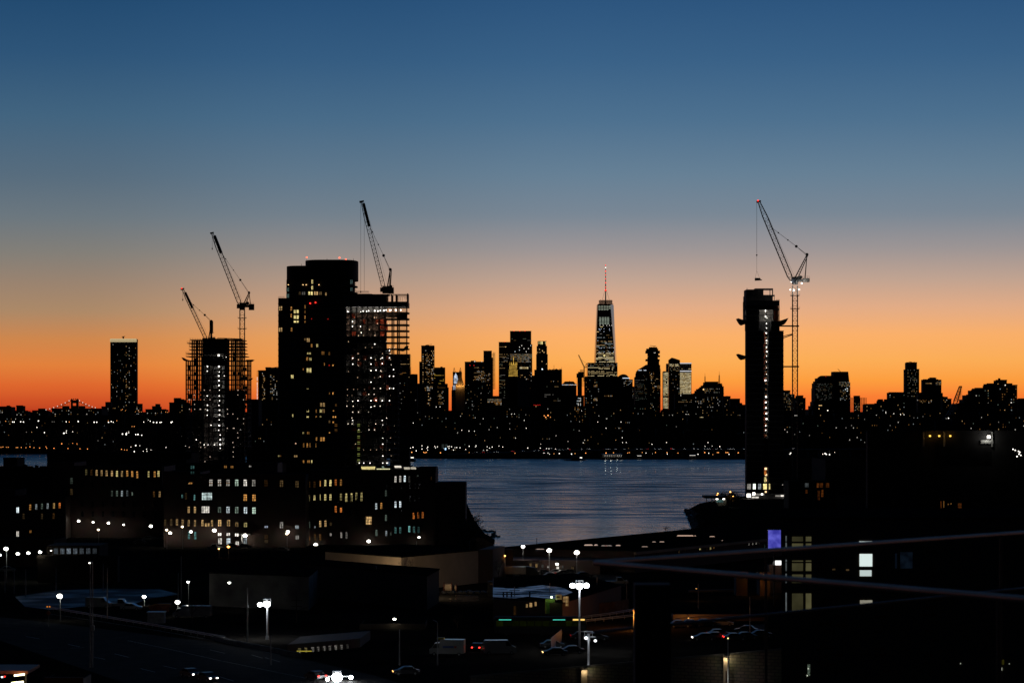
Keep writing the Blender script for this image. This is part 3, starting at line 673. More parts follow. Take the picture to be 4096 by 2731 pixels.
Yb = 4000; t = T('unfinished_tower', 'low unfinished open concrete frame with solid core, right of the chamfered tower', 'building', Yb, [(3420,3440,1582)], 'dark_concrete', grid(3419,3439,1612,1640,3.4,4,2,2,.4,'w'))
mb = MB()
for y in range(1590,1660,5): mb.box(XX(3403,Yb), XX(3463,Yb), Yb+1, Yb+14, ZZ(y+1,Yb), ZZ(y,Yb))
for x in range(3405,3466,6): mb.bar(P(x,1590,Yb+1), P(x,1660,Yb+1), .7)
mb.obj('floor_slab', K['concrete'], t)
T('housing_block', 'low dark roofline right of the open concrete frame', 'building', 3600, [(3457,3504,1617),(3504,3516,1612),(3513,3538,1603),(3516,3532,1598),(3543,3556,1596)], 'masonry', grid(3460,3540,1625,1690,8,8,3,3,.12,'m'), roofs=[(3516,3534,1596,1602)])
T('apartment_block', 'wide dark block at the left foot of the slim right-hand high-rise', 'building', 3900, [(3555,3623,1570)], 'masonry', grid(3560,3620,1580,1660,8,8,3,3,.1,'m'))
t = T('apartment_tower', 'slim dark high-rise with two tiny roof cranes on the right skyline', 'skyscraper', 5200, [(3621,3677,1477),(3625,3668,1450)], 'cladding', grid(3632,3670,1480,1595,5,6.5,2.2,3,.35,'o'), roofs=[(3640,3655,1448)])
MB().bar(P(3640,1450,5210),P(3640,1447,5210),.8).bar(P(3635,1446,5210),P(3647,1447.5,5210),.8).bar(P(3654,1450,5210),P(3658,1446,5210),.7).obj('roof_crane', K['steel'], t)
T('office_block', 'flat-topped dark block with one lit window row right of the slim high-rise', 'building', 4700, [(3692,3752,1518),(3718,3745,1512),(3752,3766,1518),(3672,3693,1569),(3766,3772,1571),(3772,3778,1585)], 'cladding',
  grid(3704,3728,1533,1533,3.5,9,2.6,3.4,.9,'w')+grid(3745,3765,1527,1537,4,5,3.2,3,.4,'o')+grid(3670,3725,1600,1612,5,5,3,2.6,.4,'w'), roofs=[(3722,3742,1509,1512)])
T('housing_block', 'stepped low dark block between the flat-topped block and the leaning lattice boom', 'building', 3900, [(3770,3791,1586),(3780,3806,1596)], 'masonry', grid(3775,3804,1600,1640,6,7,3,3,.2,'w'))
T('housing_block', 'wide stepped dark apartment block filling the right skyline', 'building', 3300, [(3830,4070,1614),(3855,3990,1597),(3866,3988,1580),(3886,3988,1561),(3900,3990,1553),(3949,4070,1541),(3949,4050,1535),(3985,4029,1521)], 'masonry',
  grid(3905,3965,1562,1640,12,10,3.4,3.4,.22,'m')+grid(3992,4066,1545,1660,9,10.5,3.4,4,.28,'m')+grid(3988,3996,1535,1535,3,5,2.4,3,.9,'w')+[(4021,1540,4,4,em(WHT,1.6)),(4045,1610,4,4,em(WHT,1.6))], roofs=[(3996,4004,1512,1521)])
T('housing_block', 'dark block cut by the right edge of the view', 'building', 3500, [(4072,4200,1595)], 'masonry')

# ------------------------------------------------------------------ rows of nameless dark blocks below the skyline
MARKS = [(20,'the far left edge'),(110,'the raised lift house'),(297,'the bridge tower'),(400,'the bridge cables'),(493,'the lone slab tower'),(620,'the turreted roofline'),(720,'the stepped block'),(860,'the scaffolded tower'),(1000,'the low open floors'),
  (1080,'the tower with lamps'),(1650,'the flat office tower'),(1711,'the narrow high-rise'),(1758,'the amber tank tower'),(1830,'the horned tower'),(1900,'the broad office tower'),(1965,'the scaffold tower'),(2018,'the glass pair'),(2055,'the gold tower'),(2110,'the golden arches'),
  (2168,'the lantern tower'),(2220,'the rooftop antennas'),(2277,'the truncated pyramid'),(2322,'the small far crane'),(2370,'the greenish glass block'),(2425,'the spire tower'),(2495,'the half-round dome'),(2560,'the slanted roof'),(2612,'the stacked boxes'),(2665,'the orange slit'),(2700,'the angular glass'),(2741,'the bright office'),
  (2790,'the masted building'),(2850,'the twin masts'),(2910,'the ragged balconies'),(2960,'the slim tower'),(3150,'the crane ties'),(3200,'the crane mast'),(3250,'the small sky gap'),(3300,'the chamfered tower'),(3370,'the leaning glass tower'),(3435,'the open concrete frame'),(3490,'the low roofline'),
  (3540,'the tanks'),(3590,'the red rooftop dots'),(3650,'the slim high-rise'),(3730,'the flat-topped block'),(3785,'the stepped low block'),(3830,'the lattice boom'),(3900,'the wide stepped block'),(3970,'the terraced rooftops'),(4040,'the top right rooftop'),(4090,'the right edge')]
_used = {}
def filler(name, row, group, Y, px0, px1, tops, wr, prob, pal='m', dyp=None, hh=3.2):
    x = px0
    while x < px1:
        w = R.uniform(*wr); g = R.uniform(-2, 3)
        top = R.uniform(*tops); segs = [(x, x+w, top)]; house = R.random() < .5
        if house: a = x+R.uniform(.1,.5)*w; segs.append((a, a+w*.3, top-R.uniform(2,5)))
        bot = HZ+(HC-6)*F/Y
        d = dyp or 3.1*F/Y
        wins = grid(x+4, x+w-4, top+d, min(bot, top+95), max(5, 22000/Y*R.uniform(.8,1.5)), d, 2.6, hh, prob*R.choice((.3,.7,1,1.5)), pal)
        mark = min(MARKS, key=lambda q: abs(q[0]-(x+w/2)))[1]
        n = len(wins); q = 'almost unlit' if n < 4 else 'sparsely lit' if n < 12 else 'dotted with lights' if n < 24 else 'well lit'
        lab = f"{'narrow' if w < wr[0]+(wr[1]-wr[0])/3 else 'wide' if w > wr[1]-(wr[1]-wr[0])/3 else 'medium'} dark block, {q}, {'lift house, ' if house else ''}{row} below {mark}"
        tower(name, lab, 'building', Y+R.uniform(-15,15), segs, R.choice(('masonry','dark_concrete','masonry')), wins, depth=R.uniform(16,26), group=group)
        x += w+g
filler('city_block', 'back row', 'back row of dark blocks on the left', 3150, -20, 1110, (1655,1668), (34,60), .07)
filler('city_block', 'front row', 'front row of dark blocks on the left', 2640, -20, 1110, (1695,1725), (45,80), .04)
filler('city_block', 'back row', 'back row of dark blocks below the central skyline', 3150, 1642, 2985, (1618,1652), (30,52), .13, hh=3)
filler('city_block', 'middle row', 'second row of dark blocks above the far riverfront', 2750, 1642, 2985, (1660,1700), (40,70), .075)
filler('city_block', 'front row', 'front row of dark blocks along the elevated road', 2460, 1642, 2985, (1705,1745), (45,85), .045)
filler('city_block', 'back row', 'back row of dark blocks on the right', 3050, 3125, 4140, (1640,1664), (35,60), .10)
filler('apartment_slab', 'front row', 'front row of apartment slabs on the right', 2420, 3125, 4140, (1672,1682), (60,110), .13, 'm', 9.6, 4.2)

# lone lit facades noticed among the dark mass
T('lit_block', 'dark block with a wide bright grid of windows below the glass pair', 'building', 3120, [(1930,2012,1586)], 'masonry', grid(1952,2004,1597,1602,4,5,3.2,4,.95,'o')+grid(1952,2004,1607,1608,4,5,3.2,3,.75,'w')+grid(1980,2004,1612,1618,4,5,3.2,3,.7,'w'), depth=14)
T('lit_block', 'dark block with a red neon band at its roof', 'building', 3100, [(2118,2180,1617)], 'masonry', [(x,1619,2.4,2.4,em(RED,1.4)) for x in range(2136,2164,4)]+[(2144,1625,3,2,em(WARM,1))], depth=14)
T('lit_block', 'block with a cluster of bright white windows below the truncated pyramid roof', 'building', 3090, [(2296,2336,1584)], 'masonry', grid(2309,2326,1592,1620,4.4,5.5,2.6,2.6,.6,'wh')+grid(2300,2330,1630,1690,6,7,2.6,3,.3,'w'), depth=12)
T('lit_block', 'block crowned by one long row of bright windows below the masted building', 'building', 3060, [(2765,2825,1662)], 'masonry', grid(2776,2814,1669,1669,5,6,4,4,1,'y'), depth=14)
# ------------------------------------------------------------------ far riverfront
Yr = 2333
q = [(XX(px,Yr), ZZ(py,Yr)) for px, py in ((1790,1816),(1850,1813),(1960,1811),(2080,1806),(2200,1802),(2310,1799),(2450,1798),(2700,1797.5),(3000,1797.5),(3500,1794),(4200,1792))]
mb = MB()
for (a, za), (b, zb_) in zip(q, q[1:]):
    mb.add([(a,Yr-6,za-.9),(b,Yr-6,zb_-.9),(b,Yr+8,zb_-.9),(a,Yr+8,za-.9),(a,Yr-6,za),(b,Yr-6,zb_),(b,Yr+8,zb_),(a,Yr+8,za)],
           [(0,3,2,1),(4,5,6,7),(0,1,5,4),(2,3,7,6),(1,2,6,5),(3,0,4,7)])
struct(mb.obj('elevated_road', K['concrete']))
hw = root('road_railing', (XX(2400,Yr), Yr-6, 2.2), 'low concrete parapet and piers of the elevated road on the far riverfront', 'railing')
mb = MB()
for (a, za), (b, zb_) in zip(q, q[1:]): mb.bar((a,Yr-5.8,za+.5), (b,Yr-5.8,zb_+.5), .5)
mb.obj('parapet', K['concrete'], hw)
for px in range(2060, 3500, 42):
    Z = next(za+(zb_-za)*(XX(px,Yr)-a)/(b-a) for (a,za),(b,zb_) in zip(q,q[1:]) if a <= XX(px,Yr) <= b)
    MB().box(XX(px,Yr)-.6, XX(px,Yr)+.6, Yr-3, Yr+5, 2, Z-.9).obj('pier', K['concrete'], hw)

# small cars standing in the traffic on the elevated road
def car(label, cat='car', paint='car_dark', L=4.5, Wd=1.8, H=1.45, kind='sedan', heads=None, tails=None, name='parked_car', group=None, signals=True):
    r = root(name, (0,0,0), label, cat, group)
    h = L/2; w = Wd/2
    if kind == 'van':
        prof = [(-h,.35),(-h,H*.93),(-h+.15,H),(h-1.5,H),(h-.75,H*.62),(h-.1,H*.5),(h,.45),(h-.05,.3),(-h+.1,.3)]
        cab_ = [(h-1.55,H*.93),(h-.82,H*.62),(h-1.9,H*.62),(h-1.9,H*.93)]
    elif kind == 'pickup':
        prof = [(-h,.45),(-h,.95),(-.1,.98),(-.05,H),(1.1,H),(1.75,1.08),(h-.1,.98),(h,.5),(h-.1,.35),(-h+.1,.38)]
        cab_ = [(0,1.05),(.02,H-.08),(1.05,H-.08),(1.6,1.05)]
    elif kind == 'box':
        prof = [(-h,.5),(-h,H),(h-1.9,H),(h-1.85,H*.8),(h-.9,H*.78),(h-.3,H*.45),(h,.42*H),(h,.4),(-h+.1,.45)]
        cab_ = [(h-1.7,H*.74),(h-1.0,H*.74),(h-.5,H*.5),(h-1.7,H*.5)]
    else:
        prof = [(-h,.4),(-h+.03,.85),(-h+.6,.95),(-h+1.25,H-.03),(-h+1.6,H),(.3,H),(.55,H-.06),(1.35,.95),(h-.15,.8),(h,.55),(h-.05,.3),(-h+.1,.3)]
        cab_ = [(-h+.85,.97),(-h+1.4,H-.12),(.3,H-.12),(1.15,.97)]
    MB().extr(prof, -w, w).obj('body', K[paint], r)
    for sgn in (-1, 1):
        MB().extr(cab_, sgn*w-.02, sgn*w+.02).obj('side_window', K['car_glass'], r)
        for fx in (-h+.85, h-.85):
            wh = MB().bar((fx,sgn*(w-.2),.33),(fx,sgn*(w+.03),.33),.66,n=14).obj('wheel', K['rubber'], r)
            MB().bar((fx,sgn*(w+.02),.33),(fx,sgn*(w+.05),.33),.36,n=8).obj('rim', K['galv'], wh)
        MB().box(h-.06,h+.02,sgn*(w-.3)-.16,sgn*(w-.3)+.16,.58,.74).obj('headlight', heads or K['car_glass'], r)
        MB().box(-h-.02,-h+.06,sgn*(w-.22)-.14,sgn*(w-.22)+.14,.68,.88).obj('tail_light', tails or K['orange_sign'], r)
    return r
def place(o, loc, rz=0):
    o.location = loc; o.rotation_euler = (0,0,rz); return o
redl = em(RED, 3.0); whl = em((1,.96,.9), 3.5)
rc_ = car('small dark car with red tail lights on the elevated road', tails=em(RED,4), heads=whl, group='cars on the elevated road', name='car')
RD = [(1905,1),(1930,0),(1975,1),(1990,1),(2045,0),(2090,1),(2150,1),(2172,0),(2225,1),(2245,1),(2275,0),(2420,1),(2432,1),(2560,1),(2585,0),(2616,1),(2640,1),(2678,0),(2735,1),(2770,1),(2812,1),(2826,1),(2880,1),(2921,1),(2930,1),(3165,1),(3172,1)]+[(x+R.uniform(-12,12), 1) for x in range(1950, 2980, 46)]
LM = ['the parking lamps','the blue sign','the billboard','the red neon','the barge','the ferry terminal','the jetty canopy','the amber dockside lights','the slim construction tower','the crane mast']
for i, (px, d) in enumerate(RD):
    o = rc_ if i == 0 else copy_tree(rc_)
    x = XX(px, Yr); Z = next(za+(zb_-za)*(x-a)/(b-a) for (a,za),(b,zb_) in zip(q,q[1:]) if a <= x <= b)
    place(o, (x, Yr+(1 if d else -3), Z), math.radians(0 if d else 180)+math.radians(-62 if d else -62))
    o['label'] = f"small dark car showing {'red tail' if d else 'white head'} lights on the elevated road above {LM[min(9,int((px-1900)/140))]}"

# lamps of the far riverfront: (px, py) seen, Y distance, ground height under it
def lamp_tree(name, label, col, st, size, h, pole=.16, group=None):
    size *= .78; st *= .7
    if col[1] < .55: col = (1, .36, .09); st = 2.0
    r = root(name, (0,0,0), label, 'lamp', group)
    MB().bar((0,.25,0),(0,.25,h),pole*1.5,pole,6).obj('pole', K['steel'], r)
    MB().bar((0,.3,h+size*.2),(0,-size*.2,h+size*.2),.12).obj('arm', K['steel'], r)
    MB().ball((0,-size*.2,h),size/2,8,6).obj('lamp_head', em(col, st), r)
    return r
def lamps(name, label, group, pts, Y, col, st, size, zg=2.2):
    for i, p in enumerate(pts):
        k = p[2] if len(p) > 2 else 1
        y = p[3] if len(p) > 3 else Y
        z = ZZ(p[1], y)
        mk_ = min(MARKS, key=lambda q: abs(q[0]-p[0]))[1]
        r = lamp_tree(name, f'{label}, below {mk_}', col, st, size*k, max(1.5, z-zg), group=group)
        r.location = (XX(p[0], y), y, zg)
W1 = [(-2,1687),(51,1687,1.1),(57,1687,1.1),(83,1686,1.2),(94,1687,1.2),(154,1683,1.4),(265,1686),(313,1685,1.4),(377,1688,1.4),(387,1688,1.2),(434,1688,1.3),(445,1685,1.2),(453,1688,.9),(575,1687,.9),(593,1680,.7),(601,1684,1),(614,1688,1.4),(627,1689,1.3),(640,1689,1.2),(646,1688,1),(685,1689,1.5),(689,1686,1)]
lamps('floodlight', 'white lamp in the upper level row at left', 'upper row of white lamps at far left', W1, 2600, WHT, 5, 1.0)
lamps('floodlight', 'bright white floodlight in the lower clusters at left', 'lower clusters of white floodlights at far left',
      [(256,1732,1.6),(265,1730,.9),(178,1729,1),(291,1726,.7),(490,1735,1.3),(506,1732,1.4),(505,1737,1.4),(515,1730,.7),(543,1737,1.1),(552,1737,1.4),(567,1740,1),(266,1722,.8),(148,1709,.9)], 2590, WHT, 5, 1.1)
lamps('street_lamp', 'orange waterside lamp by the left patch of river', 'orange lamps along the left far bank',
      [(4,1788),(12,1787),(25,1788,.8),(33,1788),(65,1789),(71,1789),(85,1789),(104,1790),(120,1786,1.2),(136,1790),(159,1791,1.1),(184,1786,.9),(187,1792,1),(216,1792,1.2),(272,1793,1.1),(320,1794,1),(350,1795,1.1),(247,1774,1.5),(291,1772,.8),(308,1774,.9),(486,1796,1.2),(498,1798),(508,1799),(23,1684,.9),(277,1687,1),(433,1682,.8),(467,1682,.8),(528,1705,.8),(537,1705,1)], 2572, (1,.5,.16), 4.5, .9)
lamps('street_lamp', 'amber lamp along the left roofline', 'amber rooftop lamps at left', [(485,1640,.9),(490,1637,.9),(502,1642,.8),(554,1641,.8),(557,1647,.7),(565,1647,.9),(646,1646,.7),(663,1647,1),(671,1648,.9),(542,1646,.7)], 2630, (1,.5,.1), 3.5, .8)
lamps('street_lamp', 'white lamp on the quay at left', 'quay lamps left of the scaffolded tower',
      [(543,1781,1.8),(559,1782,.8),(524,1787,.9),(537,1805,1.5),(604,1799,.8),(586,1796,.9),(588,1804,.9),(573,1804,.9),(664,1789,.9),(668,1818,2.2),(745,1740,.8),(742,1783,.8),(778,1816,1),(740,1816,.6),(862,1836,1)], 2350, WHT, 4.5, .8, 1.2)
cw = [(1642,1791),(1651,1788),(1653,1788),(1665,1802,1.3),(1688,1782,1.1),(1688,1795,1.2),(1708,1792),(1711,1787,1.3),(1711,1799),(1739,1785),(1742,1790),(1750,1786),(1792,1785),(1797,1784),(1796,1792,1.2),(1806,1786,1.1),(1820,1789,.8),(1827,1789,1.1),(1840,1790,1.1),(1814,1799,1.1),(1863,1797,.9),
      (1877,1784,1.3),(1904,1782,1.2),(1902,1787,.8),(1949,1786,1),(1969,1787,1.2),(1958,1791,1),(1948,1799,1),(1996,1783,.9),(2011,1787,1),(2111,1791,1.2),(2161,1791,1),(2186,1793),(2196,1794),(2222,1795,1.2),(2272,1794),(2176,1811,1),(2192,1811),(2237,1813,1.4),(2286,1815,1.5),(2198,1815,.8),(1934,1800,.6),
      (2584,1811,1),(2609,1814,.8),(2669,1815,1.2),(2792,1816,1.2),(2835,1812,1.1),(2916,1820,1.2),(2942,1818,.8),(2490,1769,.9),(2505,1769,.9),(2666,1769,1),(2832,1769,1),(2608,1776,1.1),(2879,1785,1.3),(2820,1784,.8)]
lamps('street_lamp', 'white lamp on the central far riverfront', 'white lamps along the central far riverfront', cw, 2345, WHT, 3.5, .8)
co = [(1647,1808,1.5),(1695,1808,1.2),(1700,1810,1.2),(1705,1808,1.2),(1762,1810,1.5),(1877,1809,.8),(2001,1811,1.1),(2060,1811,1.4),(2300,1813,1),(2343,1811,1.2),(2424,1811,1.6),(2454,1810,1.1),(2511,1811,1),(2517,1809,1),(2569,1809,.9),(2622,1809,1.1),(2668,1809,1.2),(2712,1811,1),(2819,1809,1.4),(2869,1809,1.1),(2874,1809,1.1),(2904,1809,1.3),(2911,1809,1.3),(2953,1810,1.4),(2851,1819,.8),(2216,1814,.9)]
lamps('street_lamp', 'orange lamp on the central far riverfront', 'orange lamps along the central far riverfront', co, 2334-4, (1,.42,.12), 3.8, .85)
lamps('street_lamp', 'orange lamp in the bright high cluster', 'orange cluster among the central dark blocks', [(2177,1662,1.2),(2183,1668,1.5),(2192,1661,1.8),(2202,1668,.8)], 2440, (1,.42,.12), 5, .9)
lamps('street_lamp', 'lone white lamp among the dark blocks', 'lone lamps among the central dark blocks',
      [(1745,1627),(1760,1627),(1847,1720,1.1),(1876,1723,1.2),(1898,1724,1),(1830,1730,.7),(1933,1674,.8),(2046,1656,1),(2058,1655,.9),(2062,1751,.9),(2097,1681,1),(2105,1712,1.2),(2326,1642,.8),(1653,1691,1.1),(2163,1775,.8),(2424,1712,1.1),(2427,1674,.9),(2391,1687,1),(2484,1687,1.1),(2489,1750,1.2),(2608,1776,.9),(2744,1656,.9),(2753,1656,.8),(2723,1581,1,2700),(2849,1784,.9),(2333,1770,1)], 2430, WHT, 3, .75)
lamps('street_lamp', 'white lamp on the right far bank', 'lamps on the far bank right of the slim construction tower',
      [(3163,1811,1.4),(3160,1815,1.4),(3180,1661,1),(3187,1661,1),(3291,1815,1.1),(3300,1813,1.8),(3305,1816,1.8),(3318,1819,1.7),(3338,1808,.7),(3543,1647,.8),(3543,1652,.8),(3602,1657,1.1),(3616,1658,.9),(3575,1654,.9),(3794,1672,1.5)], 2330, WHT, 3.5, .8)
# billboard, blue sign, ferry terminal, barge, boats
r = root('billboard', (XX(1772,2350),2350,2.2), 'pair of faintly glowing pale panels above the blue sign on the far bank', 'billboard')
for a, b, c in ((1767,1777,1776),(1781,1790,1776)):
    MB().box(XX(a,2350), XX(b,2350), 2350, 2350.6, ZZ(1792,2350), ZZ(c,2350)).obj('panel', em((.55,.7,.65), .03), r)  # no lamp here: the panel's paleness is put in as faint emission
    MB().bar((XX((a+b)/2,2350),2350.3,2.2), (XX((a+b)/2,2350),2350.3,ZZ(1792,2350)), .5).obj('pole', K['steel'], r)
r = root('lit_sign', (XX(1782,2340),2340,2.2), 'small glowing blue sign on the far riverfront', 'sign')
MB().box(XX(1779.5,2340), XX(1784.5,2340), 2340, 2340.4, ZZ(1799,2340), ZZ(1791,2340)).obj('panel', em((.35,.6,1), 2.5), r)
MB().bar((XX(1782,2340),2340.2,2.2), (XX(1782,2340),2340.2,ZZ(1799,2340)), .4).obj('pole', K['steel'], r)
Yf = 2285; r = root('ferry_terminal', (XX(2447,Yf),Yf,0), 'low white-lit ferry terminal with a row of lamps under its roof', 'ferry terminal')
MB().box(XX(2408,Yf), XX(2489,Yf), Yf, Yf+16, ZZ(1816.5,Yf), ZZ(1815,Yf)).obj('roof', K['white_paint'], r)
MB().box(XX(2405,Yf), XX(2490,Yf), Yf-3, Yf+20, -.5, ZZ(1829,Yf)).obj('deck', K['concrete'], r)
MB().box(XX(2412,Yf), XX(2488,Yf), Yf+9, Yf+10, ZZ(1829,Yf), ZZ(1816.5,Yf)).obj('back_wall', K['grey_render'], r)
for x in range(2410, 2490, 8): MB().bar(P(x,1816,Yf+1), P(x,1829,Yf+1), .4).obj('column', K['white_paint'], r)
for x in (2420,2429,2438,2447,2457,2470,2478,2486):
    inst('ceiling_lamp', ubox(em(WHT,1.2)), r, P(x,1821.5,Yf+2), (.5,.5,.35)); 
for x in (2422,2445,2468,2484): light(r, (XX(x,Yf), Yf+4, ZZ(1820,Yf)), (1,.97,.85), 90, .3)
for a, b, y, lab in ((2548,2567,1823,'narrow jetty canopy with one white light strip right of the ferry terminal'),(2757,2783,1821,'jetty canopy with bright white lamps near the slim construction tower')):
    r = root('jetty_canopy', (XX((a+b)/2,2286),2286,0), lab, 'jetty')
    MB().box(XX(a,2286), XX(b,2286), 2286, 2294, ZZ(y-1.6,2286), ZZ(y-2.6,2286)).obj('roof', K['white_paint'], r)
    MB().box(XX(a-3,2286), XX(b+3,2286), 2285, 2296, -.4, ZZ(y+8,2286)).obj('deck', K['concrete'], r)
    for x in (a+1, (a+b)/2, b-1): MB().bar(P(x,y-2,2290), P(x,y+8,2290), .3).obj('column', K['steel'], r)
    MB().box(XX(a+1,2286), XX(b-1,2286), 2287, 2287.5, ZZ(y-.2,2286), ZZ(y-1,2286)).obj('light_strip', em(WHT, 2), r)
def hull(px0, px1, Y, py, lab, name, cat, strip=None):
    x0, x1 = XX(px0,Y), XX(px1,Y); r = root(name, ((x0+x1)/2,Y,0), lab, cat)
    mb = MB(); top = ZZ(py,Y); L = x1-x0
    mb.prism([(x0+L*.1,Y-5),(x0,Y),(x0+L*.1,Y+5),(x1-L*.12,Y+5),(x1,Y),(x1-L*.12,Y-5)], -.5, top); mb.obj('hull', K['steel'], r)
    MB().box(x0+L*.35, x0+L*.7, Y-3, Y+3, top, top+2.6).obj('deckhouse', K['steel'], r)
    MB().bar((x0+L*.5,Y,top+2.6),(x0+L*.5,Y,top+5.5),.25).obj('mast', K['steel'], r)
    if strip: MB().box(x0+L*strip[0], x0+L*strip[1], Y-3.3, Y-3.05, top+1.4, top+2).obj('cabin_light', em(WHT,2.5), r)
hull(2255, 2342, 2235, 1837, 'black barge moored off the far riverfront with one white cabin light', 'barge', 'barge', (.74,.84))
hull(1628, 1664, 2190, 1837, 'small dark boat with a white lit cabin at the left of the open river', 'boat', 'boat', (.1,.75))

# ------------------------------------------------------------------ cranes
def crane(label, Y, mast, boom, apex, deck, mw, bw, hook, tip_blk=None, chords=.3, lit=(), solid=None, beacon=False, load=None, ties=()):
    r = root('tower_crane', (XX(mast[0],Y),Y,max(0,ZZ(mast[1],Y)) if mast[1] < 1900 else 1.2), label, 'crane')
    b0, b1 = P(boom[0],boom[1],Y), P(boom[2],boom[3],Y)
    if mast[2] < mast[1]:
        hgt = abs(ZZ(mast[2],Y)-ZZ(mast[1],Y))
        MB().lattice(P(mast[0],mast[1],Y), P(mast[0],mast[2],Y), mw, mw, max(3,int(hgt/mw/1.0)), chords*1.15, chords*.5).obj('mast', K['steel'], r)
        mb = MB()
        for k in (.12,.28):
            z = ZZ(mast[2]+(mast[1]-mast[2])*k*.4,Y); x = XX(mast[0],Y); w = mw*.85
            mb.box(x-w,x+w,Y-w,Y+w,z-.15,z+.1)
            for i, j in ((-1,-1),(1,-1),(1,1),(-1,1)): mb.bar((x+w*i,Y+w*j,z),(x+w*i,Y+w*j,z+1.1),.08)
        mb.obj('mast_platform', K['steel'], r)
    L = (b1-b0).length
    MB().lattice(b0.lerp(b1,.0), b0.lerp(b1,.06), bw*.5, bw, 2, chords, chords*.5).lattice(b0.lerp(b1,.06), b0.lerp(b1,.82), bw, bw, int(L*.76/bw*.95), chords, chords*.45).lattice(b0.lerp(b1,.82), b1, bw, bw*.45, int(L*.18/bw), chords, chords*.45).obj('boom', K['steel'], r)
    if solid:
        d = (b1-b0).normalized(); n = Vector((d.z,0,-d.x)); n = n if n.x > 0 else -n
        a, b = b0.lerp(b1,solid[0]), b0.lerp(b1,solid[1]); mb = MB()
        mb.bar(a+n*bw*.3, b+n*bw*.3, bw*.75); mb.obj('folded_jib', K['steel'], r)
    ap = P(apex[0],apex[1],Y)
    dz = ZZ(deck[2],Y); x0, x1 = XX(deck[0],Y), XX(deck[1],Y); dh = ZZ(deck[2],Y)-ZZ(deck[3],Y)
    mb = MB().box(x0, x1, Y-1.5, Y+1.5, dz-dh*.55, dz-dh*.15)
    mb.bar((XX(mast[0],Y),Y,dz-dh*1.0),(XX(mast[0],Y),Y,dz-dh*.5),mw*1.15,mw*1.3,12)
    for i in range(9):
        x = x0+(x1-x0)*i/8; mb.bar((x,Y-1.5,dz-dh*.15),(x,Y-1.5,dz+.9),.07)
    mb.bar((x0,Y-1.5,dz+.9),(x1,Y-1.5,dz+.9),.09); mb.obj('slewing_deck', K['steel'], r)
    mb = MB().box(XX(mast[0],Y)-.5*mw, XX(mast[0],Y)+mw*.9, Y-1.2, Y+1.2, dz-dh*.15, dz+dh*.2)
    mb.bar((XX(mast[0],Y)+mw*1.1,Y-1.1,dz+dh*.15),(XX(mast[0],Y)+mw*1.1,Y+1.1,dz+dh*.15),dh*.55,n=12); mb.obj('winch_house', K['steel'], r)
    MB().box(x0-.2, x0+2.2, Y-2.6, Y-1, dz-dh*.75, dz-dh*.05).obj('cab', K['dark_glass'], r)
    MB().box(x1-3.2, x1, Y-1.8, Y+1.8, dz-dh*(1.0 if apex[0]-boom[0] < 60 else .6), dz-dh*.0).obj('counterweight', K['concrete'], r)
    mb = MB()
    fx0, fx1 = XX(boom[0],Y)+mw*.6, x1-2.2
    for s_ in (-1, 1):
        mb.bar((fx0,Y+s_*1.1,dz-.2), ap+Vector((0,s_*.4,0)), .38)
        mb.bar((fx0+1.6,Y+s_*1.1,dz-.2), ap+Vector((0.6,s_*.4,0)), .3)
        mb.bar((fx1,Y+s_*1.1,dz-.2), ap+Vector((0,s_*.4,0)), .22)
    for i in range(1, 10):
        t_ = i/10; a = Vector((fx0,Y,dz)).lerp(ap,t_); b = Vector((fx0+1.6,Y,dz)).lerp(ap+Vector((.6,0,0)),t_ - .05)
        mb.bar(a, b, .18)
    mb.ball(ap, .8, 8, 6); mb.obj('a_frame', K['steel'], r)
    d = b0.lerp(b1,.97); m_ = ap.lerp(d,.2)
    pend = b0.lerp(b1,.70 if solid is None or solid[1] < .9 else .8)
    MB().bar(ap+Vector((0,.3,0)), ap.lerp(pend,.28)+Vector((0,.3,0)), .2).bar(ap-Vector((.3,0,.5)), ap.lerp(pend,.28), .12).bar(ap.lerp(pend,.28), pend, .16).ball(ap.lerp(pend,.28), .75, 8, 5).ball(ap.lerp(pend,.5), .4, 6, 4).ball(ap.lerp(pend,.75), .4, 6, 4).obj('pendant_rope', K['steel'], r)
    MB().bar(b0+Vector((2,0,1)), b0.lerp(b1,.8)+Vector((1.6,0,0)), .07).obj('hoist_rope', K['steel'], r)
    mb = MB().bar(b1+Vector((-1.3,0,-.1)), b1+Vector((1.0,0,.5)), 1.2, .8, 6); mb.obj('boom_head', K['steel'], r)
    if beacon: inst('beacon', ubox(em(RED,2)), r, b1+Vector((-.6,-.8,.6)), (.7,.7,.7))
    for hx, hy in hook:
        a = P(hx, boom[3]+2, Y); b = P(hx, hy, Y)
        MB().bar(a, b, .13).obj('hook_rope', K['steel'], r)
    hx, hy = hook[0]
    MB().bar(P(hx,hy-4,Y), P(hx,hy+1,Y), .9, .6, 6).bar(P(hx,hy+1,Y), P(hx,hy+4,Y), .25).obj('hook_block', K['steel'], r)
    for x, y, s_ in lit:
        inst('work_lamp', ubox(em(WHT,5)), r, P(x,y,Y-2), (s_,s_,s_)); light(r, P(x,y,Y-3.5), (1,.95,.85), 700, .3)
    if load:
        lr = root('lifted_load', P(load[0],load[1],Y), 'dark skip hanging on long slings from the right-hand crane', 'crane load')
        MB().extr([(XX(3020,Y),ZZ(1112,Y)),(XX(3040,Y),ZZ(1112.5,Y)),(XX(3042,Y),ZZ(1118,Y)),(XX(3048,Y),ZZ(1119,Y)),(XX(3047,Y),ZZ(1121,Y)),(XX(3020,Y),ZZ(1122.5,Y))], Y-1.3, Y+1.3).obj('skip', K['steel'], lr)
        for x in (3021,3038):
            MB().bar(P(hx,1082,Y), P(x,1112,Y), .09).obj('sling', K['steel'], lr)
        MB().bar(P(hx,hy+4,Y), P(hx,1082,Y), .1).obj('sling', K['steel'], lr)
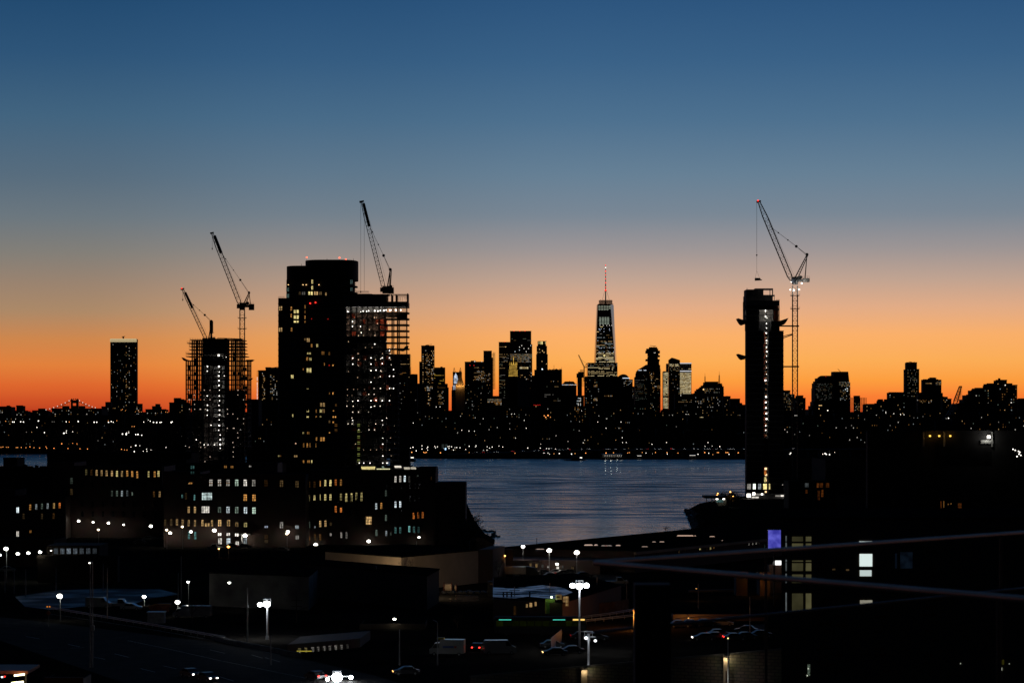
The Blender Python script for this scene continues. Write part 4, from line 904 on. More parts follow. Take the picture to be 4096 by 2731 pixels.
    for t_ in ties: MB().bar(P(t_[0],t_[1],Y), P(t_[2],t_[3],Y), t_[4]).obj('wall_tie', K['steel'], r)
    return r
crane('small luffing crane rising from the left unfinished tower, its mast hidden behind the top floors', 1606, (840,1400,1362), (826,1360,731,1157), (846,1284), (812,862,1352,1362), 2.4, 1.9, [(731,1200)], chords=.24, solid=(.62,.93), beacon=True)
crane('luffing crane on a lattice mast at the right side of the left unfinished tower', 1592, (969,1905,1240), (962,1222,849,933), (996,1170), (950,1016,1216,1240), 3.0, 2.4, [(849,996)], chords=.27, solid=(.72,.96))
crane('tallest luffing crane on the roof of the middle unfinished tower, twin ropes hanging left', 1297, (1541,1240,1176), (1537,1160,1448,808), (1561,1078), (1523,1575,1150,1174), 2.6, 1.9, [(1443,1168),(1457,1163)], chords=.22, solid=(.72,.98))
crane('freestanding luffing crane with a red beacon and work lamps beside the slim right-hand tower', 1284, (3180,1960,1143), (3166,1122,3036,808), (3228,1018), (3165,3237,1113,1138), 2.55, 2.3, [(3027,1022)], chords=.25, beacon=True,
      lit=((3161,1159,.5),(3176,1160,.6),(3197,1158,.5),(3207,1133,.6),(3165,1128,.4)), load=(3034,1122), ties=((3112,1303.5,3196,1304,.7),(3112,1466,3196,1466,.7),(3134,1351,3171,1338,.5),(3134,1344,3171,1335,.4)))
Yc = 5450; r = root('tower_crane', (XX(2337,Yc),Yc,0), 'tiny distant luffing crane left of the glass block and spire tower', 'crane')
MB().lattice(P(2337,1525,Yc), P(2337,1469,Yc), 2.4, 2.4, 14, .7, .35).obj('mast', K['red_steel'], r)
MB().lattice(P(2336,1466,Yc), P(2314,1419,Yc), 2, 1.4, 12, .7, .35).obj('boom', K['red_steel'], r)
MB().box(XX(2334,Yc), XX(2347,Yc), Yc-1, Yc+1.5, ZZ(1470,Yc), ZZ(1467,Yc)).obj('slewing_deck', K['steel'], r)
MB().bar(P(2338,1467,Yc), P(2346.5,1453,Yc), .9).bar(P(2346,1467,Yc), P(2346.5,1453,Yc), .7).bar(P(2346.5,1453,Yc), P(2322,1436,Yc), .35).obj('a_frame', K['steel'], r)
Yc = 2900; r = root('crawler_crane', (XX(3815,Yc),Yc,0), 'leaning lattice boom rising between dark blocks on the right skyline', 'crane')
MB().lattice(P(3770,1700,Yc), P(3822,1607,Yc), 3.4, 3.4, 12, .5, .25).lattice(P(3822,1607,Yc), P(3841,1546,Yc), 4.6, 2.4, 9, .6, .3).obj('boom', K['steel'], r)
MB().bar(P(3845,1546,Yc), P(3838,1612,Yc), .5).bar(P(3847,1547,Yc), P(3847,1600,Yc), .25).bar(P(3838,1545.5,Yc),P(3848,1546,Yc),1.4).obj('hoist_rope', K['steel'], r)

# ------------------------------------------------------------------ unfinished towers
def bulbs(r, pts, Y, col=WHT, st=5, s=.5, watts=0, dy=1.0):
    for p in pts:
        k = p[2] if len(p) > 2 else 1
        inst('work_lamp', ubox(em(col, st)), r, P(p[0], p[1], Y), (s*k,s*k,s*k))
        if watts: light(r, P(p[0],p[1],Y)+Vector((0,dy,-.3)), (1,.95,.85), watts*k*k, .2)
# left site
Y = 1600; r = root('unfinished_tower', (XX(866,Y),Y,1.2), 'unfinished concrete tower with safety nets and a white-lit central shaft, left of the round-topped tower', 'construction site')
fl = [(760,972,1358),(748,975,1371),(756,975,1384),(756,975,1397),(743,978,1412),(743,982,1424)]
y = 1441
while y < 1900: fl.append((743, 990, y)); y += 19.05
for i, (a, b, y) in enumerate(fl):
    MB().box(XX(a,Y), XX(b,Y), Y, Y+23, ZZ(y,Y)-.45, ZZ(y,Y)).obj('floor_slab', K['concrete'], r)
    if i and i % 1 == 0 and i < 6:
        mb = MB()
        for k in range(20): x = XX(a+(b-a)*k/19,Y); mb.bar((x,Y+.1,ZZ(y,Y)),(x,Y+.1,ZZ(y,Y)+1.1),.07)
        for q_ in (.55,1.1): mb.bar((XX(a,Y),Y+.1,ZZ(y,Y)+q_),(XX(b,Y),Y+.1,ZZ(y,Y)+q_),.06)
        mb.obj('guard_rail', K['steel'], r)
for px in (744,768,790,812,835,900,925,944,964,989):
    for dy in (1.2, 11, 21.6):
        if dy == 11 and 800 < px < 905: continue
        top = 1441 if px in (744,989) else 1360
        MB().box(XX(px,Y)-.42, XX(px,Y)+.42, Y+dy-.4, Y+dy+.4, 1.2, ZZ(top,Y)).obj('column', K['concrete'], r)
for k in range(15):
    for px in (797,830): light(r, P(px,1570+k*19,Y+3.5), (1,.75,.65), 9, .2)
mb = MB().box(XX(810,Y), XX(846,Y), Y+7, Y+17, 1.2, ZZ(1353,Y)).box(XX(896,Y), XX(905,Y), Y+2, Y+17, 1.2, ZZ(1353,Y)).box(XX(846,Y), XX(896,Y), Y+9, Y+17, 1.2, ZZ(1353,Y)).box(XX(812,Y), XX(903,Y), Y+1.5, Y+8, ZZ(1417,Y), ZZ(1357.5,Y))
mb.obj('core', K['grey_render'], r)
MB().box(XX(760,Y), XX(812,Y), Y+9, Y+9.3, 1.2, ZZ(1600,Y)).box(XX(905,Y), XX(975,Y), Y+10, Y+10.3, 1.2, ZZ(1560,Y)).obj('block_wall', K['dark_concrete'], r)
_c = (744,768,790,812,835); _d = (900,925,944,964,989)
for k in range(58):
    s_ = _c if R.random() < .45 else _d; i = R.randrange(4); y = 1441+19.05*R.randrange(-2, 10)
    if y < 1441 and i == 3: continue
    x0_, x1_ = s_[i]+3, s_[i+1]-3; u = R.uniform(.3, 1); f_ = R.choice((3, 9, 16))
    MB().box(XX(x0_,Y), XX(x0_+(x1_-x0_)*u,Y), Y+f_+.01*k, Y+f_+.15+.01*k, ZZ(y+18.5,Y), ZZ(y+R.uniform(3,9),Y)).obj('infill_panel', K['dark_concrete'], r)
mb = MB()
for i in range(9): x = XX(759+i*10,Y); mb.bar((x,Y+2,ZZ(1371,Y)),(x,Y+2,ZZ(1352,Y)),.12)
for i in range(10): x = XX(870+i*11,Y); mb.bar((x,Y+2,ZZ(1357,Y)),(x,Y+2,ZZ(1350+.2*i,Y)),.12)
mb.bar(P(757,1353,Y+2), P(805,1356,Y+2), .12).bar(P(870,1351,Y+2), P(965,1355,Y+2), .3).bar(P(866,1355,Y+2), P(970,1357,Y+2), .5)
for i in range(24): x = XX(757+i*9.2,Y); mb.bar((x,Y+.6,ZZ(1384,Y)),(x+R.uniform(-.8,.8),Y+.8,ZZ(1359,Y)),.1)
mb.obj('formwork', K['steel'], r)
mb = MB()
for i in range(46):
    x = 745+i*5.4
    if 845 < x < 897: continue
    mb.bar(P(x,1441,Y+.2), P(x+R.uniform(-.4,.4),1900,Y+.2), .07)
mb.obj('net_ropes', K['net'], r)
def wing(r, Y, x_in, x_out, y_root, y_tip, sag, w=14):
    """safety net slung outwards from a floor on brackets"""
    n = 10; q0 = [(x_in+(x_out-x_in)*i/n, y_root+(y_tip-y_root)*(i/n)**2+sag*math.sin(math.pi*(i/n)**.9)) for i in range(n+1)]
    q1 = [(x, y_root-2+(y_tip-y_root+2)*(i/n)**1.6) for i, (x, _) in enumerate(q0)]
    MB().extr([(XX(x,Y),ZZ(y,Y)) for x, y in q0]+[(XX(x,Y),ZZ(y,Y)) for x, y in q1[::-1][1:]], Y+.5, Y+w).obj('safety_net', K['net'], r)
    mb = MB()
    for dy in (.5, w/2, w): mb.bar(P(x_in,y_root+sag*1.3,Y+dy), P(x_out-(x_out-x_in)*.3,y_tip+sag*.4,Y+dy), .14).bar(P(x_in,y_root,Y+dy), P(x_out,y_tip,Y+dy), .16)
    mb.obj('net_bracket', K['steel'], r)
wing(r, Y, 745, 725, 1440, 1429, 5); wing(r, Y, 984, 1010, 1440, 1438, 6); wing(r, Y, 990, 1009, 1521, 1512, 1.5, 6)
MB().bar(P(845,1355,Y+5), P(845,1332,Y+5), 1.1).bar(P(845,1334,Y+5), P(844,1281,Y+5), 1.9, 1.7).box(XX(840,Y), XX(852,Y), Y+4, Y+6, ZZ(1330,Y), ZZ(1328,Y)).bar(P(850,1284,Y+5), P(850,1328,Y+5), .8).obj('placing_boom', K['steel'], r)
sh = [(875,1421,2.2),(876,1466,1.7),(877,1487,.8),(875,1503,1.5),(876,1522,1.4),(876,1541,1.4),(878,1560,.7),(877,1583,1.1),(878,1602,1),(876,1621,.9),(878,1640,1.2),(878,1659,1.3),(877,1679,.8),(877,1701,1.6),(875,1720,.9),(881,1739,1),(881,1758,1.3),(881,1777,1.7),(881,1792,.8)]
bulbs(r, sh, Y+1.5, st=4, s=.46, watts=22)
bulbs(r, [(830,1465,1.2),(829,1484,.8),(890,1425,.8),(905,1427,.8),(897,1503,.7),(829,1583,.9),(830,1620,1.1),(830,1640,1),(829,1660,.8),(790,1739,1),(785,1758,.8),(962,1718,1),(961,1774,.9),(844,1700,.9),(816,1778,1.1),(832,1778,.8),(858,1778,.8)], Y+1.5, st=4, s=.5, watts=25)
bulbs(r, [(R.choice((757,779,801,819,838,912,934,953,976))+R.uniform(-3,3), 1560+19*R.randrange(16)) for _ in range(48)], Y+2, (1,.78,.6), 1.0, .4)
# curtain strips of pale sheeting hung in the shaft
for k, y in enumerate(range(1424, 1850, 19)):
    for a, b in ((849,868),(884,893)):
        MB().box(XX(a,Y), XX(b,Y), Y+6+.3*(k%3), Y+6.2+.3*(k%3), ZZ(y+15,Y), ZZ(y+2,Y)).obj('sheeting', K[('white_paint','grey_render','galv')[k%3]], r)

# middle site
Y = 1300; r = root('unfinished_tower', (XX(1492,Y),Y,1.2), 'unfinished tower with a brightly lamp-lit upper floor, joined to the right of the round-topped tower', 'construction site')
fl = []
y = 1248.0
while y < 1870:
    a = 1360 if y < 1360 else 1352
    b = 1631 if y < 1425 else (1600 if y < 1500 else 1590)
    fl.append((a, b, y)); y += 24.1 if y < 1370 else 23.6
def fpoly(a, b, Y, d=22):
    """plan of a floor: the front bends away at its left end"""
    x0, x1 = XX(a,Y), XX(b,Y)
    return [(x0,Y+6),(x0+1.2,Y+2.6),(x0+4,Y+.8),(x0+9,Y),(x1,Y),(x1,Y+d),(x0,Y+d)]
for a, b, y in fl:
    MB().prism(fpoly(a,b,Y), ZZ(y,Y)-.5, ZZ(y,Y)).obj('floor_slab', K['concrete'], r)
    if b > 1600: MB().box(XX(b,Y), XX(b+4,Y), Y+4, Y+12, ZZ(y,Y)-.3, ZZ(y,Y)).obj('landing_deck', K['steel'], r)
MB().prism(fpoly(1352,1631,Y), ZZ(1223,Y)-.5, ZZ(1223,Y)+2.2).obj('floor_slab', K['concrete'], r)
for px in (1364,1382,1403,1426,1448,1470,1492,1516,1540,1568,1590):
    MB().box(XX(px,Y)-.35, XX(px,Y)+.35, Y+1.0, Y+1.7, 1.2, ZZ(1224,Y)).obj('column', K['concrete'], r)
for px in (1568,1590,1627):
    MB().box(XX(px,Y)-.3, XX(px,Y)+.3, Y+(.8 if px == 1627 else 20), Y+(1.4 if px == 1627 else 20.6), 1.2 if px < 1600 else ZZ(1560,Y), ZZ(1224,Y)).obj('column', K['concrete'], r)
MB().box(XX(1366,Y), XX(1540,Y), Y+9, Y+20, 1.2, ZZ(1176,Y)).box(XX(1352,Y), XX(1486,Y), Y+2, Y+20, ZZ(1222,Y), ZZ(1180,Y)).box(XX(1395,Y), XX(1486,Y), Y+3, Y+20, ZZ(1200,Y), ZZ(1174,Y)).obj('core', K['grey_render'], r)
# steel frame on top right
mb = MB()
for px in (1499,1521,1546,1566,1584,1629):
    for dy in (1, 14): mb.box(XX(px,Y)-.3, XX(px,Y)+.3, Y+dy, Y+dy+.6, ZZ(1224,Y), ZZ(1177,Y))
for y in (1176,1206,1215):
    mb.box(XX(1486 if y == 1176 else 1499,Y), XX(1631,Y), Y+.9, Y+1.7, ZZ(y+2.6,Y), ZZ(y,Y)); mb.box(XX(1499,Y), XX(1631,Y), Y+14, Y+14.6, ZZ(y+1.5,Y), ZZ(y,Y))
mb.box(XX(1628,Y), XX(1631.5,Y), Y+.9, Y+14.6, ZZ(1224,Y), ZZ(1173,Y)); mb.obj('steel_frame', K['red_steel'], r)
mb = MB()
for i in range(22): x = XX(1588+i*1.9,Y); mb.bar((x,Y+1,ZZ(1207-R.random()*20,Y)),(x,Y+1,ZZ(1178,Y)),.08)
for i in range(26): x = XX(1503+i*4.6,Y); mb.bar((x,Y+8,ZZ(1223,Y)),(x+R.uniform(-.5,.5),Y+8,ZZ(1212-R.random()*8,Y)),.5)
mb.bar(P(1500,1222.5,Y+8), P(1622,1222.5,Y+8), .3); mb.obj('stored_material', K['steel'], r)
mb = MB()
for i in range(14): x = XX(1424+i*3.9,Y); mb.bar((x,Y+3,ZZ(1174,Y)),(x,Y+3,ZZ(1164,Y)),.1)
for z in (1168,1164.5): mb.bar(P(1424,z,Y+3), P(1475,z,Y+3), .12)
mb.obj('guard_rail', K['steel'], r)
# red and white netting on parts of the facade
for k, (a, b, y, m_) in enumerate([(1357,1375,1251,'orange_ply'),(1500,1545,1275,'orange_ply'),(1516,1540,1296,'orange_ply'),(1590,1626,1251,'net'),(1520,1540,1440,'orange_ply'),(1545,1568,1700,'orange_ply'),(1497,1512,1445,'orange_ply'),(1545,1568,1600,'orange_ply'),(1350,1358,1540,'orange_ply')]+
        [(R.choice((1404,1427,1449,1471,1493,1517,1541)),0,1251+24*R.randrange(24),R.choice(('orange_ply','orange_ply','galv','grey_render','net'))) for _ in range(60)]):
    b = b or a+R.choice((9,14,20)); yy = y+R.uniform(1,4); f_ = Y+R.uniform(3.2,7.5)
    MB().box(XX(a,Y), XX(b,Y), f_, f_+.1, ZZ(yy+17,Y), ZZ(yy,Y)).obj('netting', K[m_], r)
mb = MB()
for i in range(20): x = XX(1592+i*1.9,Y); mb.bar((x,Y+.7,ZZ(1224,Y)),(x+R.uniform(-.1,.1),Y+.7,ZZ(1415,Y)),.045)
for i in range(40): y = 1228+i*4.8; mb.bar(P(1592,y,Y+.7), P(1626,y+R.uniform(-.6,.6),Y+.7), .045)
for i in range(46): x = XX(1356+i*5.1,Y); mb.bar((x,Y+1.9,ZZ(1250,Y)),(x,Y+1.9,ZZ(1560,Y)),.05)
mb.obj('net_ropes', K['net'], r)
MB().extr([(XX(1590,Y),ZZ(1393,Y)),(XX(1600,Y),ZZ(1400,Y)),(XX(1612,Y),ZZ(1396,Y)),(XX(1622,Y),ZZ(1384,Y)),(XX(1635,Y),ZZ(1382,Y)),(XX(1631,Y),ZZ(1398,Y)),(XX(1612,Y),ZZ(1405,Y)),(XX(1590,Y),ZZ(1402,Y))], Y-.2, Y+.1).obj('safety_net', K['net'], r)
top = [(1369,1250,1.1),(1372,1248,1),(1391,1247,1),(1396,1250,1),(1426,1252,1),(1443,1248,.8),(1452,1244,1.1),(1468,1245,1.1),(1474,1243,1),(1492,1243,1.1),(1499,1243,1.1),(1512,1244,1),(1520,1242,1),(1536,1242,1.1),(1543,1240,1.2),(1560,1241,1.1),(1566,1240,1),(1583,1240,1.3),(1603,1240,1.1)]
bulbs(r, top, Y+1.9, (1,.93,.85), 5, .5)
for px in (1370,1395,1426,1455,1475,1496,1518,1541,1565,1585,1606): light(r, P(px,1242,Y+3), (1,.96,.88), 190, .3)
MB().box(XX(1362,Y), XX(1625,Y), Y+8.6, Y+8.9, ZZ(1268,Y), ZZ(1250,Y)).obj('partition', K['grey_render'], r)
lb = []
for px, ys in ((1369,(1381,1430,1458,1482,1508,1556,1580,1604,1628,1652,1676,1700,1726)),(1384,(1456,1482,1604,1628)),(1411,(1432,1456,1605,1680)),(1448,(1577,1628,1676)),(1432,(1602,)),(1484,(1431,1456,1482,1528,1602,1628)),(1529,(1431,1454,1602,1680)),
               (1531,(1700,1750,1775,1823)),(1504,(1480,1600)),(1558,(1402,1431,1504,1553,1602)),(1574,(1478,1504,1553)),(1499,(1376,)),(1442,(1306,)),(1445,(1330,)),(1410,(1260+26,1305))):
    for y in ys: lb.append((px, y, 1.15 if px == 1369 else .75))
bulbs(r, [(1358+R.choice((12,30,52,75,97,118,140,162,184,208))+R.uniform(-5,5), 1435+23.6*R.randrange(13)) for _ in range(42)], Y+2.4, (1,.85,.65), 2.5, .32)
bulbs(r, lb, Y+1.9, st=5, s=.5, watts=38)
bulbs(r, [(1358+R.randrange(58)*4, 1270+24*R.randrange(24), R.choice((.7,.9,1.2))) for _ in range(110)], Y+2.6, (1,.68,.42), 1.2, .34)
bulbs(r, [(1385+R.choice(range(8))*24+R.uniform(-4,4), 1275+24*R.randrange(5)) for _ in range(34)], Y+2.2, st=3, s=.4)
for px in range(1395, 1560, 27):
    for y in (1272,1296,1320,1345): light(r, P(px,y,Y+3.5), (1,.62,.42), 60, .2)
bulbs(r, [(1434,1700+23.6*k) for k in range(7)], Y+2, (.75,.85,.2), .16, 1.4)
bulbs(r, [(px,1851) for px in (1437,1455,1480,1531,1547,1550)], Y-1, WHT, 2, .5)

# slim clad tower on the right
Y = 1280; r = root('unfinished_tower', (XX(3060,Y),Y,1.2), 'slim dark clad tower with safety nets and a lamp-lit vertical slot, at right', 'construction site')
mb = MB().box(XX(2986,Y), XX(3055,Y), Y, Y+8, 1.2, ZZ(1322,Y)).box(XX(3073,Y), XX(3134,Y), Y+.3, Y+20, 1.2, ZZ(1323,Y)).box(XX(3055,Y), XX(3073,Y), Y+7, Y+20, 1.2, ZZ(1322,Y))
mb.box(XX(2985,Y), XX(3035,Y), Y+.4, Y+8, ZZ(1322,Y), ZZ(1284,Y)).box(XX(3085,Y), XX(3119,Y), Y+.4, Y+19, ZZ(1322,Y), ZZ(1284,Y)).box(XX(3035,Y), XX(3085,Y), Y+5, Y+19, ZZ(1322,Y), ZZ(1284,Y))
mb.obj('cladding', K['cladding'], r)
mb = MB().box(XX(2985,Y), XX(3118,Y), Y+8, Y+19, ZZ(1284,Y), ZZ(1202,Y)).box(XX(2985,Y), XX(3118,Y), Y, Y+19, ZZ(1240,Y), ZZ(1234,Y)).box(XX(2985,Y), XX(3118,Y), Y, Y+19, ZZ(1204,Y), ZZ(1201.5,Y)).box(XX(2985,Y), XX(3118,Y), Y, Y+19, ZZ(1262,Y), ZZ(1259.5,Y)).box(XX(2985,Y), XX(3118,Y), Y, Y+19, ZZ(1221,Y), ZZ(1203,Y))
for px in (2985,3028,3064,3092,3115): mb.box(XX(px,Y), XX(px+3.4,Y), Y+.2, Y+1, ZZ(1284,Y), ZZ(1202,Y))
mb.obj('concrete_frame', K['concrete'], r)
for a_, b_ in ((2988,3038),(3096,3115)): MB().box(XX(a_,Y), XX(b_,Y), Y+1.6, Y+1.8, ZZ(1284,Y), ZZ(1223,Y)).obj('netting', K['orange_ply' if a_ > 3000 else 'net'], r)  # sheets added to darken both sides of the lit top floors
MB().box(XX(2985,Y), XX(3092,Y), Y+1, Y+17, ZZ(1203,Y), ZZ(1181,Y)).box(XX(2987,Y), XX(3055,Y), Y+1.3, Y+16, ZZ(1182,Y), ZZ(1157,Y)).box(XX(3010,Y), XX(3032,Y), Y+.9, Y+16, ZZ(1182,Y), ZZ(1160,Y)).obj('core', K['grey_render'], r)
mb = MB().box(XX(3022,Y), XX(3094,Y), Y+2, Y+9, ZZ(1158,Y), ZZ(1152.5,Y)).box(XX(3090,Y), XX(3094,Y), Y+2, Y+2.6, ZZ(1180,Y), ZZ(1154,Y)).box(XX(3085,Y), XX(3088,Y), Y+8, Y+8.6, ZZ(1180,Y), ZZ(1154,Y)).box(XX(3052,Y), XX(3101,Y), Y+2, Y+9, ZZ(1183,Y), ZZ(1178.5,Y)).box(XX(3091,Y), XX(3093,Y), Y+2, Y+3, ZZ(1202,Y), ZZ(1180,Y)).box(XX(3098.5,Y), XX(3100,Y), Y+2, Y+3, ZZ(1202,Y), ZZ(1180,Y))
for i in range(8): mb.bar(P(3104+i*2,1202,Y+3), P(3104+i*2,1196+R.random()*3,Y+3), .12)
mb.bar(P(2988,1156,Y+3),P(2988,1153,Y+3),.4); mb.obj('steel_frame', K['galv'], r)
wing(r, Y, 2987, 2952, 1284, 1273, 17, 12); wing(r, Y, 3118, 3154, 1284, 1272, 17, 12); wing(r, Y, 2987, 2952, 1425, 1415, 15, 12)
mb = MB()
for k in range(29):
    y = 1323+22.6*k
    mb.box(XX(2984.6,Y), XX(3055,Y), Y-.12, Y, ZZ(y,Y)-.25, ZZ(y,Y)+.1); mb.box(XX(3073,Y), XX(3135.6,Y), Y+.15, Y+.3, ZZ(y,Y)-.25, ZZ(y,Y)+.1)
    mb.box(XX(3134,Y), XX(3135.5,Y), Y+1, Y+12, ZZ(y+16,Y), ZZ(y+5,Y))
mb.obj('cladding_joint', K['concrete'], r)
for k in range(25):
    y = 1323+22.6*k
    MB().box(XX(3055,Y), XX(3073,Y), Y+.6, Y+6.8, ZZ(y,Y)-.3, ZZ(y,Y)).obj('floor_slab', K['concrete'], r)
    if not 1523 < y < 1580: MB().box(XX(3058,Y), XX(3066,Y), Y+6.4+.1*(k%2), Y+6.7, ZZ(y+20,Y), ZZ(y+5,Y)).obj('hoarding', K['orange_ply'], r)
ls = [(3064,1243,1.9),(3064,1266,1.9),(3066,1272,1.3),(3066,1294,.9),(3066,1312,.8),(3065,1332,1.1),(3066,1362,1.1),(3066,1372,.6),(3066,1388,1),(3067,1406,1.2),(3066,1424,.7),(3066,1447,.6),(3066,1471,.6),(3066,1496,.6),(3062,1521,1.5),(3064,1587,1.4),(3063,1609,1.4),(3064,1631,1.3),(3065,1653,1.4),(3066,1675,1.5),(3063,1702,.9),(3063,1720,.9)]
bulbs(r, ls, Y+1.2, (1,.94,.86), 5, .42, 60)
bulbs(r, [(3064,y) for y in range(1350, 1760, 23)], Y+2.5, (1,.45,.2), 1, .3, 22)
for p in ((3064,1245),(3066,1270),(3042,1248),(3090,1250),(3010,1250),(3060,1215),(3035,1213)): light(r, P(p[0],p[1],Y+3.5), (1,.9,.8), 25 if p[1] < 1240 or p[0] < 3030 else 90, .2)
for a, b, st, c in ((2989,3003,.35,WHT),(3012,3022,1.6,(.9,1,.85)),(3033,3044,.45,(.8,.9,.95)),(3053,3067,1.2,YEL),(3076,3080,1.1,YEL)):
    w = inst('window', ubox(em(c, st, .5, 2)), r, P((a+b)/2,1945,Y-.02), (XX(b,Y)-XX(a,Y), .3, 2.8))
    MB().bar(P((a+b)/2,1934,Y-.25), P((a+b)/2,1956,Y-.25), .12).bar(P(a,1942,Y-.25), P(b,1942,Y-.25), .12).obj('window_bar', K['steel'], r)
bulbs(r, [(3063,1874,1.3),(3064,1898,1.2),(3062,1920,1.3),(3063,1966,1)], Y+1.5, (1,.6,.3), 2, .8, 25)
inst('window', ubox(em(YEL,.9,.6,3)), r, P(3061,1917,Y-.02), (1,.25,2.4)); inst('window', ubox(em(ORG,.6,.6,3)), r, P(3061,1890,Y-.02), (1,.25,2.2))

# ------------------------------------------------------------------ round-topped residential tower
Y = 1300; r = root('residential_tower', (XX(1265,Y),Y,1.2), 'big black residential tower with a curved drum on top and scattered amber windows', 'skyscraper')
def rrect(x0, x1, y0, y1, rad, n=6):
    out = []
    for cx, cy, a0 in ((x1-rad,y1-rad,0),(x0+rad,y1-rad,90),(x0+rad,y0+rad,180),(x1-rad,y0+rad,270)):
        for i in range(n+1): a = math.radians(a0+90*i/n); out.append((cx+rad*math.cos(a), cy+rad*math.sin(a)))
    return out
mb = MB()
mb.prism(rrect(XX(1112,Y),XX(1380,Y),Y,Y+34,1.0,3), 1.2, ZZ(1192,Y))
mb.prism([(XX(1139,Y)+.5,Y+4),(XX(1160,Y),Y+1.4),(XX(1210,Y),Y+.4),(XX(1310,Y),Y+.4),(XX(1372,Y),Y+2),(XX(1398,Y),Y+5),(XX(1407,Y),Y+9),(XX(1407,Y),Y+28),(XX(1140,Y),Y+28)], 1.2, ZZ(1118,Y))
mb.prism([(XX(1357,Y),Y+3),(XX(1398,Y),Y+5),(XX(1400,Y),Y+30),(XX(1357,Y),Y+30)], 1.2, ZZ(1190,Y))
mb.obj('wall', K['dark_concrete'], r)
def drum(px0, px1, y0, y1, dep):
    cx = (XX(px0,Y)+XX(px1,Y))/2; a = (XX(px1,Y)-XX(px0,Y))/2; pts_ = []
    for i in range(48):
        t_ = 2*math.pi*i/48; c, s_ = math.cos(t_), math.sin(t_)
        pts_.append((cx+a*math.copysign(abs(c)**.55,c), Y+dep/2-1+dep/2*math.copysign(abs(s_)**.8,s_)))
    return MB().prism(pts_, ZZ(y1,Y), ZZ(y0,Y))
drum(1139,1300,1063,1119,30).obj('drum', K['cladding'], r, )
drum(1213,1425,1039,1117,34).obj('drum', K['cladding'], r)
for y in (1138,1164): drum(1360,1426,y+4,y+8,20).obj('balcony', K['concrete'], r)
mb = MB()
for y in (1134,1160):
    for i in range(12): mb.bar(P(1404+i*1.8,y+5,Y+2), P(1404+i*1.8,y,Y+2), .07)
    mb.bar(P(1403,y,Y+2), P(1425,y+.5,Y+2), .1)
for i in range(9): mb.bar(P(1113+i*3,1192,Y+1), P(1113+i*3,1186,Y+1), .07)
mb.bar(P(1113,1186,Y+1), P(1139,1186,Y+1), .1); mb.obj('balcony_rail', K['galv'], r)
mb = MB()
for k in range(29):
    y = 1212+23.2*k; mb.box(XX(1110.6,Y), XX(1112,Y), Y+2, Y+8, ZZ(y+5,Y), ZZ(y,Y)); mb.box(XX(1112.5,Y), XX(1379,Y), Y-.14, Y, ZZ(y,Y)-.2, ZZ(y,Y)+.12)
mb.obj('floor_band', K['concrete'], r)
for x, y in ((1227,1030),(1358,1031),(1383,1038)):
    MB().bar(P(x,1045,Y+12), P(x,y,Y+12), .12).obj('beacon_post', K['steel'], r); inst('beacon', ubox(em((1,.12,.06),3.5)), r, P(x,y,Y+12), (.7,.7,.7))
for x in (1308,1206,1414): MB().bar(P(x,1066,Y+12), P(x,1055 if x == 1206 else 1034,Y+12), .16).obj('antenna', K['steel'], r)
for x, y in ((1241,1213),(1262,1210)): inst('beacon', ubox(em(RED,3)), r, P(x,y,Y-.5), (.6,.5,.6))
for x, y in ((1246,1275),(1312,1276)): inst('beacon', ubox(em(RED,.6)), r, P(x,y,Y-.5), (.35,.4,.35))
_fr = {}
def frame(kind, mat='steel'):
    if kind in _fr: return _fr[kind]
    mb = MB(); t_ = .1; f = lambda x0, x1, z0, z1: mb.box(x0, x1, -.12, .06, z0, z1)
    f(-.5,.5,.5-t_*.5,.5); f(-.5,.5,-.5,-.5+t_*.5); f(-.5,-.5+t_,-.48,.48); f(.5-t_,.5,-.48,.48)
    if kind == 'sash':     # transom light over a pair of two-pane sashes
        f(-.44,.44,.19,.26); f(-.08,.08,-.46,.19); f(-.44,-.08,-.16,-.1); f(.08,.44,-.16,-.1)
    elif kind == 'grid':
        for i in (-.25,0,.25): f(i-.02,i+.02,-.46,.46)
        for j in (-.2,.14):
            for a in (-.48,-.23,.02,.27): f(a,a+.21,j-.02,j+.02)
    elif kind == 'wide':
        for i in (-.17,.17): f(i-.015,i+.015,-.46,.46)
    elif kind == 'pair': f(-.07,.07,-.46,.46)
    _fr[kind] = mb.mesh('window_frame', K[mat] if isinstance(mat, str) else mat)
    return _fr[kind]
def nwin(r, px, py, w, h, mat, Y, kind='sash', rz=0, name='window'):
    """framed window with the lit pane as its own piece"""
    c = P(px, py, Y); f = inst(name, frame(kind), r, (c.x, c.y-.05, c.z), (w*Y/F, 1, h*Y/F), rz)
    p = bpy.data.objects.new('pane', ubox(mat)); COL.objects.link(p); p.parent = f; p.location = (0,.08,0); p.scale = (.98,.1,.98)
    return f
def rm(c, st, v=.6, sc=2.2): return em(c, st*.82, v, sc)
